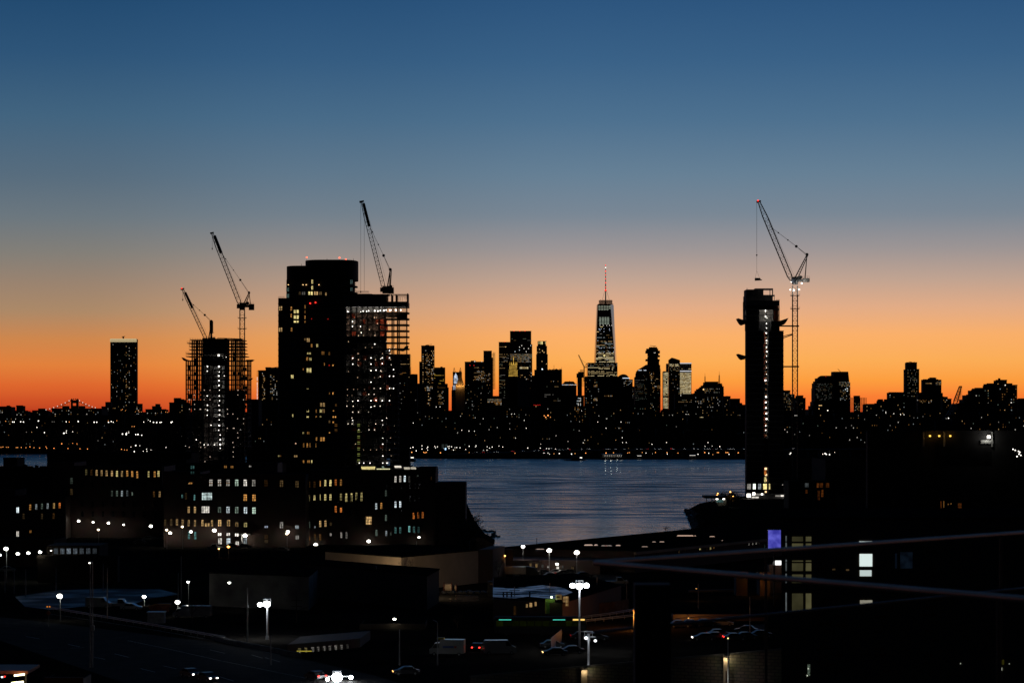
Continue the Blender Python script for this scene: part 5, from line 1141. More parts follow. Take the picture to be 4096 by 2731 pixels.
TW = [(1249,1127,8,17,YEL,1.4),(1249,1151,8,15,YEL,1.6),(1242,1173,21,15,YEL,1.5),(1264,1173,19,15,WARM,.7),(1214,1173,16,12,WHT,.13),(1199,1173,9,12,WARM,.06),(1282,1173,12,13,WARM,.12),(1311,1153,9,16,WARM,.6),(1304,1176,7,12,WARM,.6),
  (1151,1158,12,16,(.5,.85,.75),.12),(1151,1183,12,16,(.5,.85,.75),.15),(1388,1178,16,10,(.5,.85,.75),.16),(1406,1128,11,20,(.5,.85,.8),.1),(1406,1157,10,15,(.5,.85,.8),.14),(1393,1123,4,7,(.5,.85,.75),.1),
  (1122,1233,16,17,WARM,.7),(1165,1234,7,16,AMB,.7),(1165,1262,6,15,AMB,.6),(1185,1246,24,15,YEL,1.1),(1185,1268,24,15,YEL,1.1),(1185,1286,24,9,YEL,1.0),(1220,1227,6,14,AMB,.3),(1220,1247,5,12,AMB,.35),(1220,1269,6,14,AMB,.6),(1220,1287,6,8,AMB,.7),
  (1122,1318,17,17,WARM,.9),(1166,1318,7,16,AMB,.5),(1233,1360,14,16,WARM,.4),(1221,1357,10,10,WARM,.15),(1247,1382,7,13,AMB,.8),(1269,1381,8,14,YEL,1.3),(1236,1413,18,8,YEL,.9),(1229,1435,8,14,AMB,.5),(1242,1436,10,12,YEL,.9),(1292,1412,13,14,AMB,.4),(1317,1414,7,14,AMB,.25),
  (1296,1456,8,11,AMB,.5),(1332,1461,6,6,AMB,1.4),(1317,1461,5,5,RED,1),(1236,1481,23,20,YEL,.9),(1213,1477,4,8,AMB,.6),(1169,1507,12,17,YEL,.8),(1231,1553,9,7,YEL,1.3),(1332,1573,6,9,AMB,1.3),(1318,1573,4,8,AMB,.3),(1290,1618,23,16,WARM,.35),(1283,1622,6,5,YEL,1.6),
  (1283,1643,9,13,YEL,.9),(1294,1643,12,16,WARM,.22),(1265,1644,5,14,AMB,.35),(1231,1643,10,8,YEL,1.3),(1231,1667,10,6,YEL,1.3),(1171,1662,4,12,YEL,1.3),(1265,1666,5,5,AMB,.6),(1282,1666,7,6,YEL,1),(1334,1643,6,5,AMB,1.5),(1333,1667,6,6,AMB,1.4),(1342,1667,6,6,AMB,1.4),(1333,1688,6,6,AMB,1.4),(1318,1686,7,10,WARM,.15),
  (1213,1731,7,7,YEL,.7),(1233,1731,11,10,AMB,.3),(1290,1756,22,17,AMB,.9),(1266,1755,6,14,AMB,.5),(1215,1780,6,17,AMB,.3),(1229,1780,6,17,AMB,.6),(1240,1780,6,17,AMB,.4),(1264,1780,4,17,AMB,.35),(1183,1824,16,8,WARM,.35),(1214,1845,6,12,AMB,.8),(1234,1845,12,11,AMB,.4),(1247,1845,5,12,YEL,1.1),(1115,1823,7,6,YEL,.8),
  (1122,1823,5,5,AMB,.3),(1183,1773,5,5,(1,.6,.4),2),(1318,1730,5,5,AMB,.9),(1344,1700,12,12,AMB,.18),(1344,1720,12,12,AMB,.14),(1344,1620,8,10,AMB,.12)]
for x, y, w, h, c, st in TW:
    k = 'pair' if w > 9 else 'sash'
    dy = 0 if y > 1195 else (3 if x > 1380 else 0)
    yy = Y-.05 if y > 1195 else Y+(.35 if 1165 < x < 1310 else 1.3 if x <= 1165 else 2 if x < 1370 else 5)
    nwin(r, x, y, w, h, rm(c, st, .55, 2), yy, k)
for x, y in ((1212,1139),(1225,1139),(1276,1139),(1153,1139)): inst('balcony_lamp', ubox(em(WARM,2)), r, P(x,y,Y), (.6,.4,.3))
for x in range(1130, 1380, 33):
    for y in range(1224, 1900, 46):
        if R.random() < .25: nwin(r, x+R.uniform(-4,4), y, 9, 14, K['dark_glass'], Y-.05, 'pair')
# ------------------------------------------------------------------ brick factory blocks on the near bank
def block(name, label, segs, mat, cat='building', ground=1.2, roofmat='roof_tar', group=None):
    """segs: (px0, px1, py_top, Y, depth)"""
    s0 = segs[0]; r = root(name, (XX((s0[0]+s0[1])/2, s0[3]), s0[3], ground), label, cat, group)
    mb = MB(); rf = MB()
    for i, (a, b, t_, Y, d) in enumerate(segs):
        mb.box(XX(a,Y), XX(b,Y), Y, Y+d, ground, ZZ(t_,Y))
        mb.box(XX(a,Y)-.12, XX(b,Y)+.12, Y-.12, Y+.3, ZZ(t_,Y)-.7, ZZ(t_,Y)+.35)      # cornice
        rf.box(XX(a,Y)+.2, XX(b,Y)-.2, Y+.35, Y+d-.2, ZZ(t_,Y), ZZ(t_,Y)+.06)
    mb.obj('wall', K[mat], r); rf.obj('roof', K[roofmat], r); return r
def wrow(r, Y, pts, w, h, kind='sash'):
    for p in pts:
        x, y, c, st = p[:4]; ww = p[4] if len(p) > 4 else w; hh = p[5] if len(p) > 5 else h
        nwin(r, x, y, ww, hh, rm(c, st), Y-.02, p[6] if len(p) > 6 else kind)
D = .10
Y = 800
fa = block('brick_factory', 'long dark brick factory with a row of amber windows high under its roof, at left', [(290,655,1866,860,30),(200,296,1850,860.4,25)], 'brick')
wrow(fa, 860, [(345,1888,YEL,.08),(366,1889,AMB,.05),(387,1890,WARM,.75),(407,1891,WARM,.55),(427,1892,WARM,.55),(448,1893,WARM,.7),(468,1894,YEL,.8),(488,1894,WARM,.5),(509,1893,AMB,1),(529,1895,AMB,1),(549,1898,AMB,.7,8,30),(595,1896,YEL,.9,8,26),(619,1896,AMB,.5),(634,1894,YEL,1.2),
              (448,1973,GRN,.1),(468,1973,GRN,.14),(488,1973,(.8,.95,1),.35),(509,1972,(.8,.95,1),.12),(529,1974,GRN,.25,6,14),(616,1976,AMB,.07),(639,1976,WARM,.3),(662,1978,AMB,.06),(286,1922,GRN,.10,13,27,'grid'),(286,1966,WARM,.06,13,26,'grid')], 9, 25)
MB().bar(P(650,1862,859.5), P(650,1938,859.5), .18).obj('downpipe', K['galv'], fa)
for x in range(330, 640, 41):
    for y in (1935, 2015, 2055): nwin(fa, x, y, 9, 22, K['dark_glass'], 859.98)
fb_ = block('brick_factory', 'low brick block at the left edge with one row of mixed coloured windows', [(-40,262,1985,850,30),(-10,60,1960,850.4,20)], 'brick')
wrow(fb_, 850, [(121,2028,AMB,.45),(145,2026,COOL,.7),(168,2024,GRN,.15),(191,2023,COOL,.5),(216,2022,(1,.6,.2),.6),(239,2021,ORG,.8),(71,2039,COOL,1.6,12,24,'pair'),(71,2134,WHT,1.3,12,23,'pair'),(122,2125,AMB,.35,9,11,'pair'),(95,2064,WARM,.05),(168,2064,WARM,.05),(215,2063,AMB,.08)], 9, 24)
fm = block('brick_factory', 'tall brick factory with white, teal and amber windows on five floors, left of centre', [(655,1222,1899,800,34),(655,800,1888,800.4,26)], 'brick')
wm_ = [(844,1930,WHT,.9),(878,1930,WHT,.45),(912,1930,WHT,.5),(947,1930,GRN,.8),(981,1930,WHT,1.0),(1015,1931,WHT,.35),(1064,1932,AMB,.04),(1126,1933,WARM,.12),(1188,1936,WARM,.1),
  (981,1989,AMB,.9),(1016,1990,AMB,.8),(878,2038,GRN,.14,16,24),(912,2038,COOL,.7),(947,2039,GRN,.35),(982,2040,COOL,.9),(1016,2041,GRN,.75),
  (879,2091,WARM,.6),(914,2091,WARM,.7),(947,2097,WARM,.25,16,19),(982,2098,YEL,.4,16,19),(1065,2106,(.7,.8,1),.5,16,9,'pair'),(1126,2099,WHT,.35,16,27),(1188,2107,COOL,.7,16,15,'pair'),
  (879,2136,WHT,1.8,17,12,'pair'),(913,2136,WHT,1.8,17,12,'pair'),(947,2138,WHT,1.7,17,12,'pair'),(880,2163,WHT,1.0,18,27,'pair'),(914,2164,COOL,.9,18,28,'grid'),(949,2171,WHT,1.1,16,15,'pair'),(981,2156,COOL,.3,16,40),
  (1065,2146,AMB,.06,16,16),(1065,2164,WARM,.12,16,12),(1189,2148,WHT,.35,16,17,'pair')]
wrow(fm, 800, wm_, 16, 28)
wrow(fm, 800, [(778,1989,TEAL,.6,6,24),(729,1984,TEAL,.2,7,14),(755,2038,WARM,.55),(780,2038,WARM,.6),(685,2088,WARM,.1),(708,2088,WARM,.35),(731,2090,WARM,.3),(755,2091,WARM,.45),(780,2092,WARM,.55),(810,2091,WARM,.6),(848,2092,WARM,.5),(756,2140,TEAL,.35,10,32),(781,2141,TEAL,.4,10,32),
              (661,2090,WARM,.07),(744,1983,WARM,.03)], 10, 28)
nwin(fm, 828, 1984, 50, 32, rm((.8,1,.98), 1.3, .7, 3), 799.98, 'grid'); nwin(fm, 822, 2037, 38, 29, rm(WHT, .9, .6, 3), 799.98, 'grid'); nwin(fm, 829, 2098, 23, 16, rm(WARM, .75), 799.98, 'pair')
wrow(fm, 800, [(763,1932,AMB,.5,14,7,'pair'),(756,1933,WARM,2,4,4,'pair'),(770,1867+23,TEAL,.08,18,12,'pair'),(902,1866,AMB,.22,13,11,'pair'),(928,1867,AMB,.35,13,11,'pair')][:3], 10, 10)
wrow(fm, 800, [(x,1932,AMB,.28,16,5,'pair') for x in (844,878,912)], 16, 5)
MB().box(XX(960,798), XX(1000,798), 797.2, 799.9, ZZ(2139,798), ZZ(2134,798)).box(XX(966,798), XX(968,798), 797.2, 799.9, ZZ(2172,798), ZZ(2139,798)).obj('entrance_canopy', K['white_paint'], fm)
pb = block('rooftop_block', 'low building behind the brick factory with two small amber windows', [(880,1110,1852,930,20)], 'tan_brick')
wrow(pb, 930, [(902,1866,AMB,.3,13,10,'pair'),(928,1867,AMB,.4,13,10,'pair'),(998,1864,WHT,1.1,3,6,'pair'),(1003,1864,WHT,1,3,6,'pair'),(770,1868,TEAL,.1,18,14,'pair'),(765,1892,WHT,.8,6,2,'pair')], 10, 10)
fr_ = block('brick_factory', 'brick factory with glowing sawtooth skylights on its roof, beside the river', [(1222,1742,1881,815,30),(1666,1742,1872,815.3,26),(1742,1862,1934,816,24)], 'brick')
wr = [(1237,1937,AMB,.06),(1258,1937,AMB,.04),(1281,1933,AMB,.9,4,26,'pair'),(1301,1931,YEL,1.2),(1322,1931,YEL,1.1),(1343,1929,ORG,.35),(1364,1929,AMB,.45),
  (1236,1991,YEL,.25),(1258,1990,YEL,.6,9,22),(1281,1988,YEL,1.1,3,26,'pair'),(1301,1988,YEL,.75),(1322,1988,YEL,.7),(1364,1987,YEL,.45,9,30),(1385,1989,YEL,.7,9,36),(1406,1988,YEL,.6,9,36),(1426,1984,YEL,.65,9,32),(1446,1986,YEL,.7,9,38),
  (1343,2036,ORG,1.1,9,28),(1364,2039,ORG,.9,9,20),(1281,2094,WARM,.9),(1302,2093,WARM,1),(1323,2095,WARM,.08,8,14),(1237,2098,GRN,.08),(1260,2107,COOL,.4,5,9,'pair'),
  (1237,2152,AMB,.25,8,16),(1260,2148,AMB,.14),(1281,2148,AMB,.12),(1323,2137,WHT,.35,8,12,'pair'),(1365,2139,WHT,.3,8,24),(1386,2140,WHT,.18,8,28),
  (1582,1916,WHT,1.0),(1601,1915,WHT,1.1),(1619,1914,COOL,1.3),(1637,1916,WHT,.04),(1544,1972,GRN,.12),(1505,2024,COOL,1.3),(1525,2022,AMB,.9),(1582,2017,COOL,1.4),(1601,2016,COOL,1.2),(1544,2070,GRN,.12),
  (1655,2062,ORG,.7),(1673,2060,ORG,.5),(1691,2059,ORG,.4),(1506,2130,GRN,.14),(1545,2132,COOL,.8,8,22),(1582,2120,TEAL,.2),(1601,2120,TEAL,.35),(1637,2115,TEAL,.55),(1656,2117,TEAL,.14),(1674,2118,TEAL,.07),(1563,2134,GRN,.08,6,12),(1671,1902,GRN,.1,7,4,'pair'),(1725,1912,AMB,.06,4,14)]
wrow(fr_, 815, wr, 9, 27)
nwin(fr_, 1475, 2081, 27, 34, rm(WARM, .7, .7, 4), 814.9, 'grid')
for x in (1400, 1425, 1470, 1545, 1563, 1601, 1637, 1655, 1673):
    for y in (1935, 1985, 2040): nwin(fr_, x+4, y+8, 9, 24, K['dark_glass'], 814.98)
# skylights
def skylight(a0, a1, b0, b1, y0, y1, Y, c, st, n):
    s_ = root_child = MB(); fx = MB()
    zt, zb2 = ZZ(y0,Y), ZZ(y1,Y)
    for i in range(n):
        u0, u1 = (i+.1)/n, (i+.9)/n
        pts_ = [(a0+(a1-a0)*u0, zb2, Y), (a0+(a1-a0)*u1, zb2, Y), (b0+(b1-b0)*u1, zt, Y+2.2), (b0+(b1-b0)*u0, zt, Y+2.2)]
        v4 = [(XX(p[0],p[2]), p[2], p[1]) for p in pts_]
        s_.add(v4+[(v[0],v[1]+.08,v[2]-.08) for v in v4], [(0,1,2,3),(7,6,5,4),(0,4,5,1),(1,5,6,2),(2,6,7,3),(3,7,4,0)])
    o = s_.obj('skylight', em(c, st, .35, 1), fr_)
    fx.box(XX(min(a0,b0),Y)-.3, XX(max(a1,b1),Y)+.3, Y+2.35, Y+3.6, zb2-1.2, zt+.15).bar((XX(a0,Y),Y-.1,zb2-.1),(XX(a1,Y),Y-.1,zb2-.1),.2).obj('skylight_frame', K['steel'], o)
skylight(1449,1499,1444,1501,1866,1880.5,818,YEL,.9,11); skylight(1508,1562,1506,1560,1874,1881.5,816,(1,.95,.5),1.1,9); skylight(1530,1538,1527,1535,1864.5,1871,822,GRN,.3,2)
skylight(1580,1607,1577,1604,1862.5,1870,824,(1,.9,.75),.8,9); skylight(1617,1640,1615,1638,1868.5,1876.5,817,(1,.9,.7),.8,8); skylight(1643,1665,1641,1663,1868,1876,817.4,(1,.9,.7),.8,7)
mb = MB()
for a, b, t_ in ((1772,1779,1929),(1780,1787,1929),(1730,1738,1868)): mb.box(XX(a,824), XX(b,824), 824, 827, ZZ(1940,824), ZZ(t_,824)).obj('roof_vent', K['dark_concrete'], fr_); mb = MB()
block('wharf_shed', 'small dark flat shed at the water edge right of the brick factory', [(1880,1925,2160,716,12)], 'masonry')
r = root('gabled_shed', (XX(1940,690),690,1.2), 'dark brick gable end with a sloping roof edge beside the inlet', 'building')
MB().extr([(XX(1905,690),1.2),(XX(1972,690),1.2),(XX(1972,690),ZZ(2176,690)),(XX(1934,690),ZZ(2149,690)),(XX(1905,690),ZZ(2145,690))], 690, 712).obj('wall', K['brick'], r)
MB().extr([(XX(1973,690)+.3,ZZ(2177,690)),(XX(1973,690)+.3,ZZ(2175,690)),(XX(1934,690),ZZ(2147.5,690)),(XX(1903,690),ZZ(2143.5,690)),(XX(1903,690),ZZ(2145,690)),(XX(1934,690),ZZ(2149,690))], 689.6, 712.5).obj('roof', K['roof_tar'], r)

# dark low blocks between
block('low_block', 'black flat block at the left edge behind the greenish white wall lamps', [(-60,215,2160,700,20)], 'masonry')
block('low_block', 'black low block below the row of bluish glazed bays', [(150,470,2225,636,3.5)], 'masonry')
block('black_block', 'black roof mass at the left edge of the river patch', [(188,765,1812,1500,40)], 'masonry')
block('black_block', 'black flat block with two roof posts standing against the left river patch', [(13,69,1832,1300,20)], 'masonry')
block('black_block', 'low ragged roofline along the bottom of the left river patch', [(-40,110,1866,1270,14),(20,64,1862,1270.4,12),(93,101,1859,1270.8,6),(106,200,1871,1271.2,16),(109,125,1866,1271.6,6),(141,147,1862,1272,5),(160,190,1866,1272.4,7)], 'masonry')
for a_ in (((470,1115,1858,1180,40),'long low black block in front of the scaffolded tower base'),((560,745,1838,1240,30),'black block left of the scaffolded tower base'),((1395,1642,1868,1140,30),'black block at the foot of the middle unfinished tower'),((1560,1637,1800,1335,20),'black block behind the lower right of the middle unfinished tower'),((990,1114,1800,1420,30),'black block between scaffolded tower and round-topped tower')):
    block('black_block', a_[1], [a_[0]], 'masonry')
block('black_block', 'black building directly right of the slim construction tower', [(3128,3300,1833,1400,40)], 'masonry')
block('black_block', 'wide black building mass before the corrugated hall at right', [(3302,4300,1838,1300,60)], 'masonry')
r = block('corrugated_hall', 'dark corrugated building with three yellow wall lamps and one glaring floodlight at far right', [(3470,4200,1725,900,4)], 'cladding')
for x in (3720,3757,3801):
    inst('wall_lamp', ubox(em((1,.55,.08),2.2)), r, P(x,1743,899.4), (.6,.5,.55)); light(r, P(x,1743,898), (1,.5,.1), 45, .2)
mb = MB()
for k in range(18):
    y = 1733+k*7; mb.box(XX(3740,900), XX(3965,900), 899.8, 899.97, ZZ(y+2,900), ZZ(y,900))
mb.obj('corrugation', K['cladding'], r)
inst('floodlight', ubox(em(WHT,6)), r, P(3955,1747,898.8), (1.0,.8,1.0)); light(r, P(3952,1750,897.3), (1,.95,.8), 420, .5)
for x in (3694,3777,3968): MB().bar(P(x,1727,899.5), P(x,1786,899.5), .55).obj('downpipe', K['galv'], r)
MB().box(XX(3922,900), XX(3964,900), 899.2, 899.6, ZZ(1773,900), ZZ(1760,900)).obj('louvre', K['galv'], r)
r = root('string_lights', (XX(4070,880),880,12), 'loop of small white bulbs at the far right edge', 'string lights')
pl = [(4052,1796),(4061,1800),(4074,1804),(4079,1808),(4076,1815),(4083,1820),(4068,1825)]
mb = MB()
for a, b in zip(pl, pl[1:]): mb.bar(P(a[0],a[1],880), P(b[0],b[1],880), .06)
mb.bar(P(4066,1790,880.2), P(4066,2000,880.2), .2); mb.obj('wire', K['steel'], r)
for p in pl: inst('bulb', ubox(em(WHT,3)), r, P(p[0],p[1],879.8), (.32,.32,.36))
# peninsula with shed and canopies at the slim tower's foot
r = block('jetty_house', 'low flat-roofed building with two bright ceiling lamps on the right-hand point', [(2868,2905,2000,1130,10)], 'masonry')
MB().box(XX(2816,1130), XX(2900,1130), 1126, 1142, ZZ(1991,1130), ZZ(1983,1130)).obj('canopy_roof', K['cladding'], r)
for x in (2826,2845,2849,2866): MB().bar(P(x,1990,1128), P(x,2008,1128), .3).obj('column', K['steel'], r)
for x in (2868,2895): inst('ceiling_lamp', ubox(em(WHT,4)), r, P(x,1995,1127), (1.0,.6,.5)); light(r, P(x,1999,1126.5), (.8,1,.9), 200, .3)
nwin(r, 2880, 2003, 30, 11, rm(TEAL,.25), 1129.9, 'wide')
Yh = 1240; r = root('site_hoarding', (XX(3100,Yh),Yh,1.2), 'long low site structure with strips of white lamps at the foot of the slim tower', 'site fence')
MB().box(XX(3000,Yh), XX(3165,Yh), Yh, Yh+8, 1.2, ZZ(1975,Yh)).obj('wall', K['dark_concrete'], r)
for a, b, y, st in ((3020,3056,1976,.7),(3100,3122,1982,.5),(3122,3153,1982,1.3),(2940,2952,1995,1),(3006,3034,1988,.8),(3054,3104,2009,.18),(3115,3154,2009,.15)):
    mb = MB(); n = max(3, int((b-a)/4))
    for i in range(n): x = a+(b-a)*(i+.1)/n; mb.box(XX(x,Yh), XX(x+(b-a)/n*.75,Yh), Yh-1.3, Yh-1, ZZ(y+3,Yh)*1, ZZ(y-3,Yh))
    mb.obj('lit_strip', em(WHT, st, .5, 1), r)
for x, y, k in ((2995,1981,2.4),(3015,1974,1.7),(3048,1976,1),(3147,1982,1)):
    inst('floodlight', ubox(em(WHT,7)), r, P(x,y,Yh-2), (.7*k,.7,.7*k))
light(r, P(2995,1983,Yh-4), (1,1,1), 900, .4); light(r, P(3147,1984,Yh-3), (1,1,1), 400, .3)
block('low_block', 'dark low building with dim orange shop windows right of the slim tower base', [(3155,3345,1925,1100,20)], 'masonry')
rr = [o for o in COL.objects if o.name.startswith('low_block')][-1]
wrow(rr, 1100, [(3227,1938,COOL,.06,18,20,'grid'),(3272,1940,ORG,.12,12,20,'grid'),(3286,1940,ORG,.16,14,20,'grid'),(3310,1940,ORG,.08,16,20,'grid'),(3275,1980,ORG,.09,12,42,'grid'),(3289,1972,ORG,.13,10,32,'grid'),(3226,1965,ORG,.06,10,16,'grid'),(3130,1938,WHT,1,3,4,'pair')], 12, 20)
block('low_block', 'dark low building with faint orange windows near the right edge', [(3740,3880,1990,900,16)], 'masonry')
rr = [o for o in COL.objects if o.name.startswith('low_block')][-1]
wrow(rr, 900, [(3764,2020,ORG,.12,6,36,'pair'),(3775,2016,AMB,.3,4,30,'pair'),(3793,2016,AMB,.3,5,6,'pair'),(3804,2014,AMB,.25,5,6,'pair'),(3839,2028,ORG,.1,18,36,'grid')], 6, 30)

# ------------------------------------------------------------------ trees and bushes
def bare_tree(label, base, h, spread, seed, name='bare_tree', lean=0, thick=.2, depth=5):
    rr_ = random.Random(seed); r = root(name, base, label, 'tree'); tr = MB(); tw = MB()
    def grow(p, d, l, w, k):
        q_ = p+d*l; (tr if k < 2 else tw).bar(p, q_, w, w*.62, 5 if k < 2 else 3, cap=False)
        if k >= depth: return
        n = rr_.choice((2,3,3)) if k else 4
        for i in range(n):
            ax = Vector((rr_.uniform(-1,1), rr_.uniform(-1,1), rr_.uniform(-.15,.7)))
            nd = (d*.75+ax*spread).normalized()
            grow(p+d*l*rr_.uniform(.6,1), nd, l*rr_.uniform(.6,.82), w*.6, k+1)
    grow(Vector(base), Vector((lean,0,1)).normalized(), h*.27, thick, 0)
    tr.obj('trunk', K['bark'], r); tw.obj('crown', K['twig'], r); return r
bare_tree('bare tree standing in front of the beige wall', (XX(1630,598),598,4.0), 7.5, .75, 3, thick=.3)
bare_tree('bare tree beside the gable end at the inlet, left of the orange lamp', (XX(1995,640),640,1.2), 8.5, .6, 5, thick=.28)
bare_tree('small bare tree on the warehouse bank, left of its pair by the right-hand point', (XX(2664,850),850,2.2), 5.5, .8, 8, thick=.2)
bare_tree('bare shrub-like tree by the shoreline, right of its pair near the point', (XX(2738,860),860,1.2), 6, .9, 11, thick=.2)
bare_tree('bare tree rising behind the second bright lamp of the yard', (XX(2188,760),760,1.2), 6, .8, 13, thick=.2)
bare_tree('bare tree behind the lamp left of the grey graffiti wall', (XX(768,520),520,1.2), 7, .8, 17, thick=.25)
bare_tree('bare tree faint before the green-lit bus', (XX(1830,500),500,1.2), 5, .8, 19, thick=.2)
def bushy(label, base, h, w, seed, n=2600):
    rr_ = random.Random(seed); r = root('leafy_tree', base, label, 'tree'); b = Vector(base)
    tb = MB().bar(b, b+Vector((0,0,h*.45)), .4, .25, 7)
    cl = [(b+Vector((rr_.gauss(0,w*.3), rr_.gauss(0,w*.25), h*rr_.uniform(.25,.92))), rr_.uniform(.12,.26)*w) for _ in range(15)]
    for c, _ in cl[:9]: tb.bar(b+Vector((0,0,h*.3)), c, .16, .05, 5)
    tb.obj('trunk', K['bark'], r)
    mb = MB()
    for i in range(n):
        c, s_ = rr_.choice(cl); p = c+Vector((rr_.gauss(0,1), rr_.gauss(0,1), rr_.gauss(0,.9)))*s_*.62
        u = Vector((rr_.uniform(-1,1), rr_.uniform(-1,1), rr_.uniform(-1,1))).normalized()*.26; v = u.cross(Vector((rr_.uniform(-1,1),1,rr_.uniform(-1,1)))).normalized()*.14
        mb.add([p-u, p+v, p+u, p-v], [(0,1,2,3)])
    mb.obj('crown', K['leaf'], r)
K['leaf'] = surf('foliage', (.05,.06,.03), .8, 0, .4, .5, 0)
for i, (px, Y, h, w, lab) in enumerate(((1872,780,10.5,7,'dark bushy tree against the right wall of the factory, nearest the river'),(1893,770,9,7,'dark bushy tree on the bank between factory and inlet'),(1912,755,6,6.5,'low dark bush sloping down to the water, above the gable'),(1922,742,4.5,5,'small dark bush at the inlet mouth by the floating boom'))):
    bushy(lab, (XX(px,Y),Y,1.2), h, w, 30+i)
for i, (px, Y, h, w, lab) in enumerate(((2892,1010,5.5,10,'dark thicket on the point below the lit jetty house'),(2850,1050,3.2,10,'low dark scrub at the tip of the right-hand point'),(2830,925,4.5,9,'dark brush behind the shore left of the parked cars'),(2925,1175,5,9,'dark trees left of the slim tower foot'),(2905,1180,4,7,'low dark bushes beside the orange lamps on the point'),(2860,985,4.5,9,'dark brush in the middle of the right-hand bank'))):
    bushy(lab, (XX(px,Y),Y,1.2), h, w, 50+i, 1800)
rb2 = MB(); rr_ = random.Random(4)
for i in range(170):
    t_ = rr_.random(); k = rr_.randrange(5); path = ((2745,2040),(2790,2058),(2772,2066),(2784,2100),(2782,2115),(2840,2006))
    a, b = path[k], path[k+1] if k < 4 else (2745,2040)
    p = G(a[0]+(b[0]-a[0])*t_+rr_.uniform(-3,5), a[1]+(b[1]-a[1])*t_, .6); rb2.ball(p, rr_.uniform(.4,1.3), 6, 4, .7)
o = rb2.obj('rocks', K['stone']); tag(o, 'dark heaped rocks along the right-hand shore', 'rocks', kind='stuff')
# floating boom at the inlet
r = root('floating_boom', (XX(1960,780),780,0), 'dark winding floating boom on the water by the left bank', 'boom')
mb = MB(); pl = [(1936,2118),(1943,2124),(1955,2125),(1968,2123),(1981,2126),(1978,2133),(1968,2134),(1972,2139),(1984,2140),(1976,2146),(1960,2147),(1948,2144),(1938,2147)]
pw = [G(x,y,.15) for x, y in pl]
for a, b in zip(pw, pw[1:]): mb.bar(a, b, .75, .75, 6).ball(b, .4, 6, 4)
mb.obj('float', K['rubber'], r)
for x in (1988,1993,1998): MB().ball(G(x,2145,.1), .38, 6, 4).obj('buoy', K['rubber'], r)

# ------------------------------------------------------------------ riverside warehouse with see-through bays
Yw = 690
r = root('warehouse', (XX(2400,720),720,1.2), 'long low dark warehouse along the inlet with lit window strips at its right end', 'building')
A, Bp = (XX(2540,674),674), (XX(3125,752),752)
def along(px, py_or=None):
    """point on the warehouse front line"""
    (x0,y0),(x1,y1) = A, Bp; k = (px-CX)/F
    t_ = (k*y0-x0)/((x1-x0)-k*(y1-y0)); return x0+(x1-x0)*t_, y0+(y1-y0)*t_
hz = ZZ(2192,690)
mb = MB(); d = Vector((Bp[0]-A[0],Bp[1]-A[1])).normalized(); nrm = Vector((-d.y,d.x))
def slab(a, b, d0, d1, z0, z1, o):
    pts_ = [(a[0]+nrm.x*d0,a[1]+nrm.y*d0),(b[0]+nrm.x*d0,b[1]+nrm.y*d0),(b[0]+nrm.x*d1,b[1]+nrm.y*d1),(a[0]+nrm.x*d1,a[1]+nrm.y*d1)]
    o.prism(pts_, z0, z1)
FRN = [(XX(2018,690),690),(XX(2540,674),674),(XX(3125,752),752)]; BCK = [(XX(3190,838),838),(XX(2780,802),802),(XX(2018,694)+.2,694)]
mb.prism(FRN+BCK, 1.2, hz); mb.obj('wall', K['brick'], r)
mb = MB().prism(FRN+BCK, hz+.01, hz+.2); mb.obj('roof', K['roof_tar'], r)
K['glossy_skylight'] = surf('skylight_glass', (.02,.02,.025), .05, 0, .1, .05, 0, 1.0)
K['glossy_skylight'].node_tree.nodes['Principled BSDF'].inputs['Metallic'].default_value = .9
K['glossy_skylight'].node_tree.nodes['Color Ramp'].color_ramp.elements[0].color = (.7,.7,.72,1); K['glossy_skylight'].node_tree.nodes['Color Ramp'].color_ramp.elements[1].color = (.85,.85,.85,1)
zt = hz+.5
for a, b, y0, y1 in ((2336,2372,2176,2181),(2376,2393,2175.5,2181),(2404,2448,2179,2183),(2462,2483,2178,2182),(2608,2624,2164.5,2167),(2637,2658,2164,2167),(2707,2775,2139,2143.5),(2776,2785,2140,2143),(2837,2860,2143,2146),(2142,2178,2193.5,2196),(2566,2592,2184,2186),(2885,2893,2159,2161)):
    q4 = [G(a+4,y0,zt),G(b-4,y0,zt),G(b,y1,zt),G(a,y1,zt)]
    mb = MB().prism([(p.x,p.y) for p in q4], zt-.5, zt); mb.obj('roof_light', K['glossy_skylight'], r)
def onw(r, px, py, w, h, mat, kind):
    x, y = along(px); z = HC-(py-HZ)*y/F; ang = math.atan2(d.y, d.x)
    f = inst('window', frame(kind), r, (x, y-.08, z), (w*y/F, 1, h*y/F), ang)
    p = bpy.data.objects.new('pane', ubox(mat)); COL.objects.link(p); p.parent = f; p.location = (0,.03,0); p.scale = (.98,.1,.98)
for a in ((2715,2204,16,13,WARM,.3,'grid'),(2740,2197,14,10,WARM,.1,'grid'),(2799,2192,16,14,YEL,.9,'pair'),(2826,2191,7,16,AMB,.4,'pair'),(2841,2189,14,18,YEL,.9,'pair'),(2854,2187,10,16,AMB,.45,'pair'),(2995,2173,12,16,WHT,.8,'pair'),(3010,2171,14,16,WHT,.7,'wide'),(3024,2169,12,16,WHT,.75,'pair'),(3035,2168,8,15,WHT,.7,'pair'),(3058,2186,10,20,TEAL,.15,'pair')):
    onw(r, a[0], a[1], a[2], a[3], rm(a[4],a[5],.4,3), a[6])
mb = MB(); mb.bar((FRN[1][0],FRN[1][1]-.3,hz-.5),(FRN[2][0],FRN[2][1]-.3,hz-.5),.7); mb.obj('gutter_board', K['beige'], r)
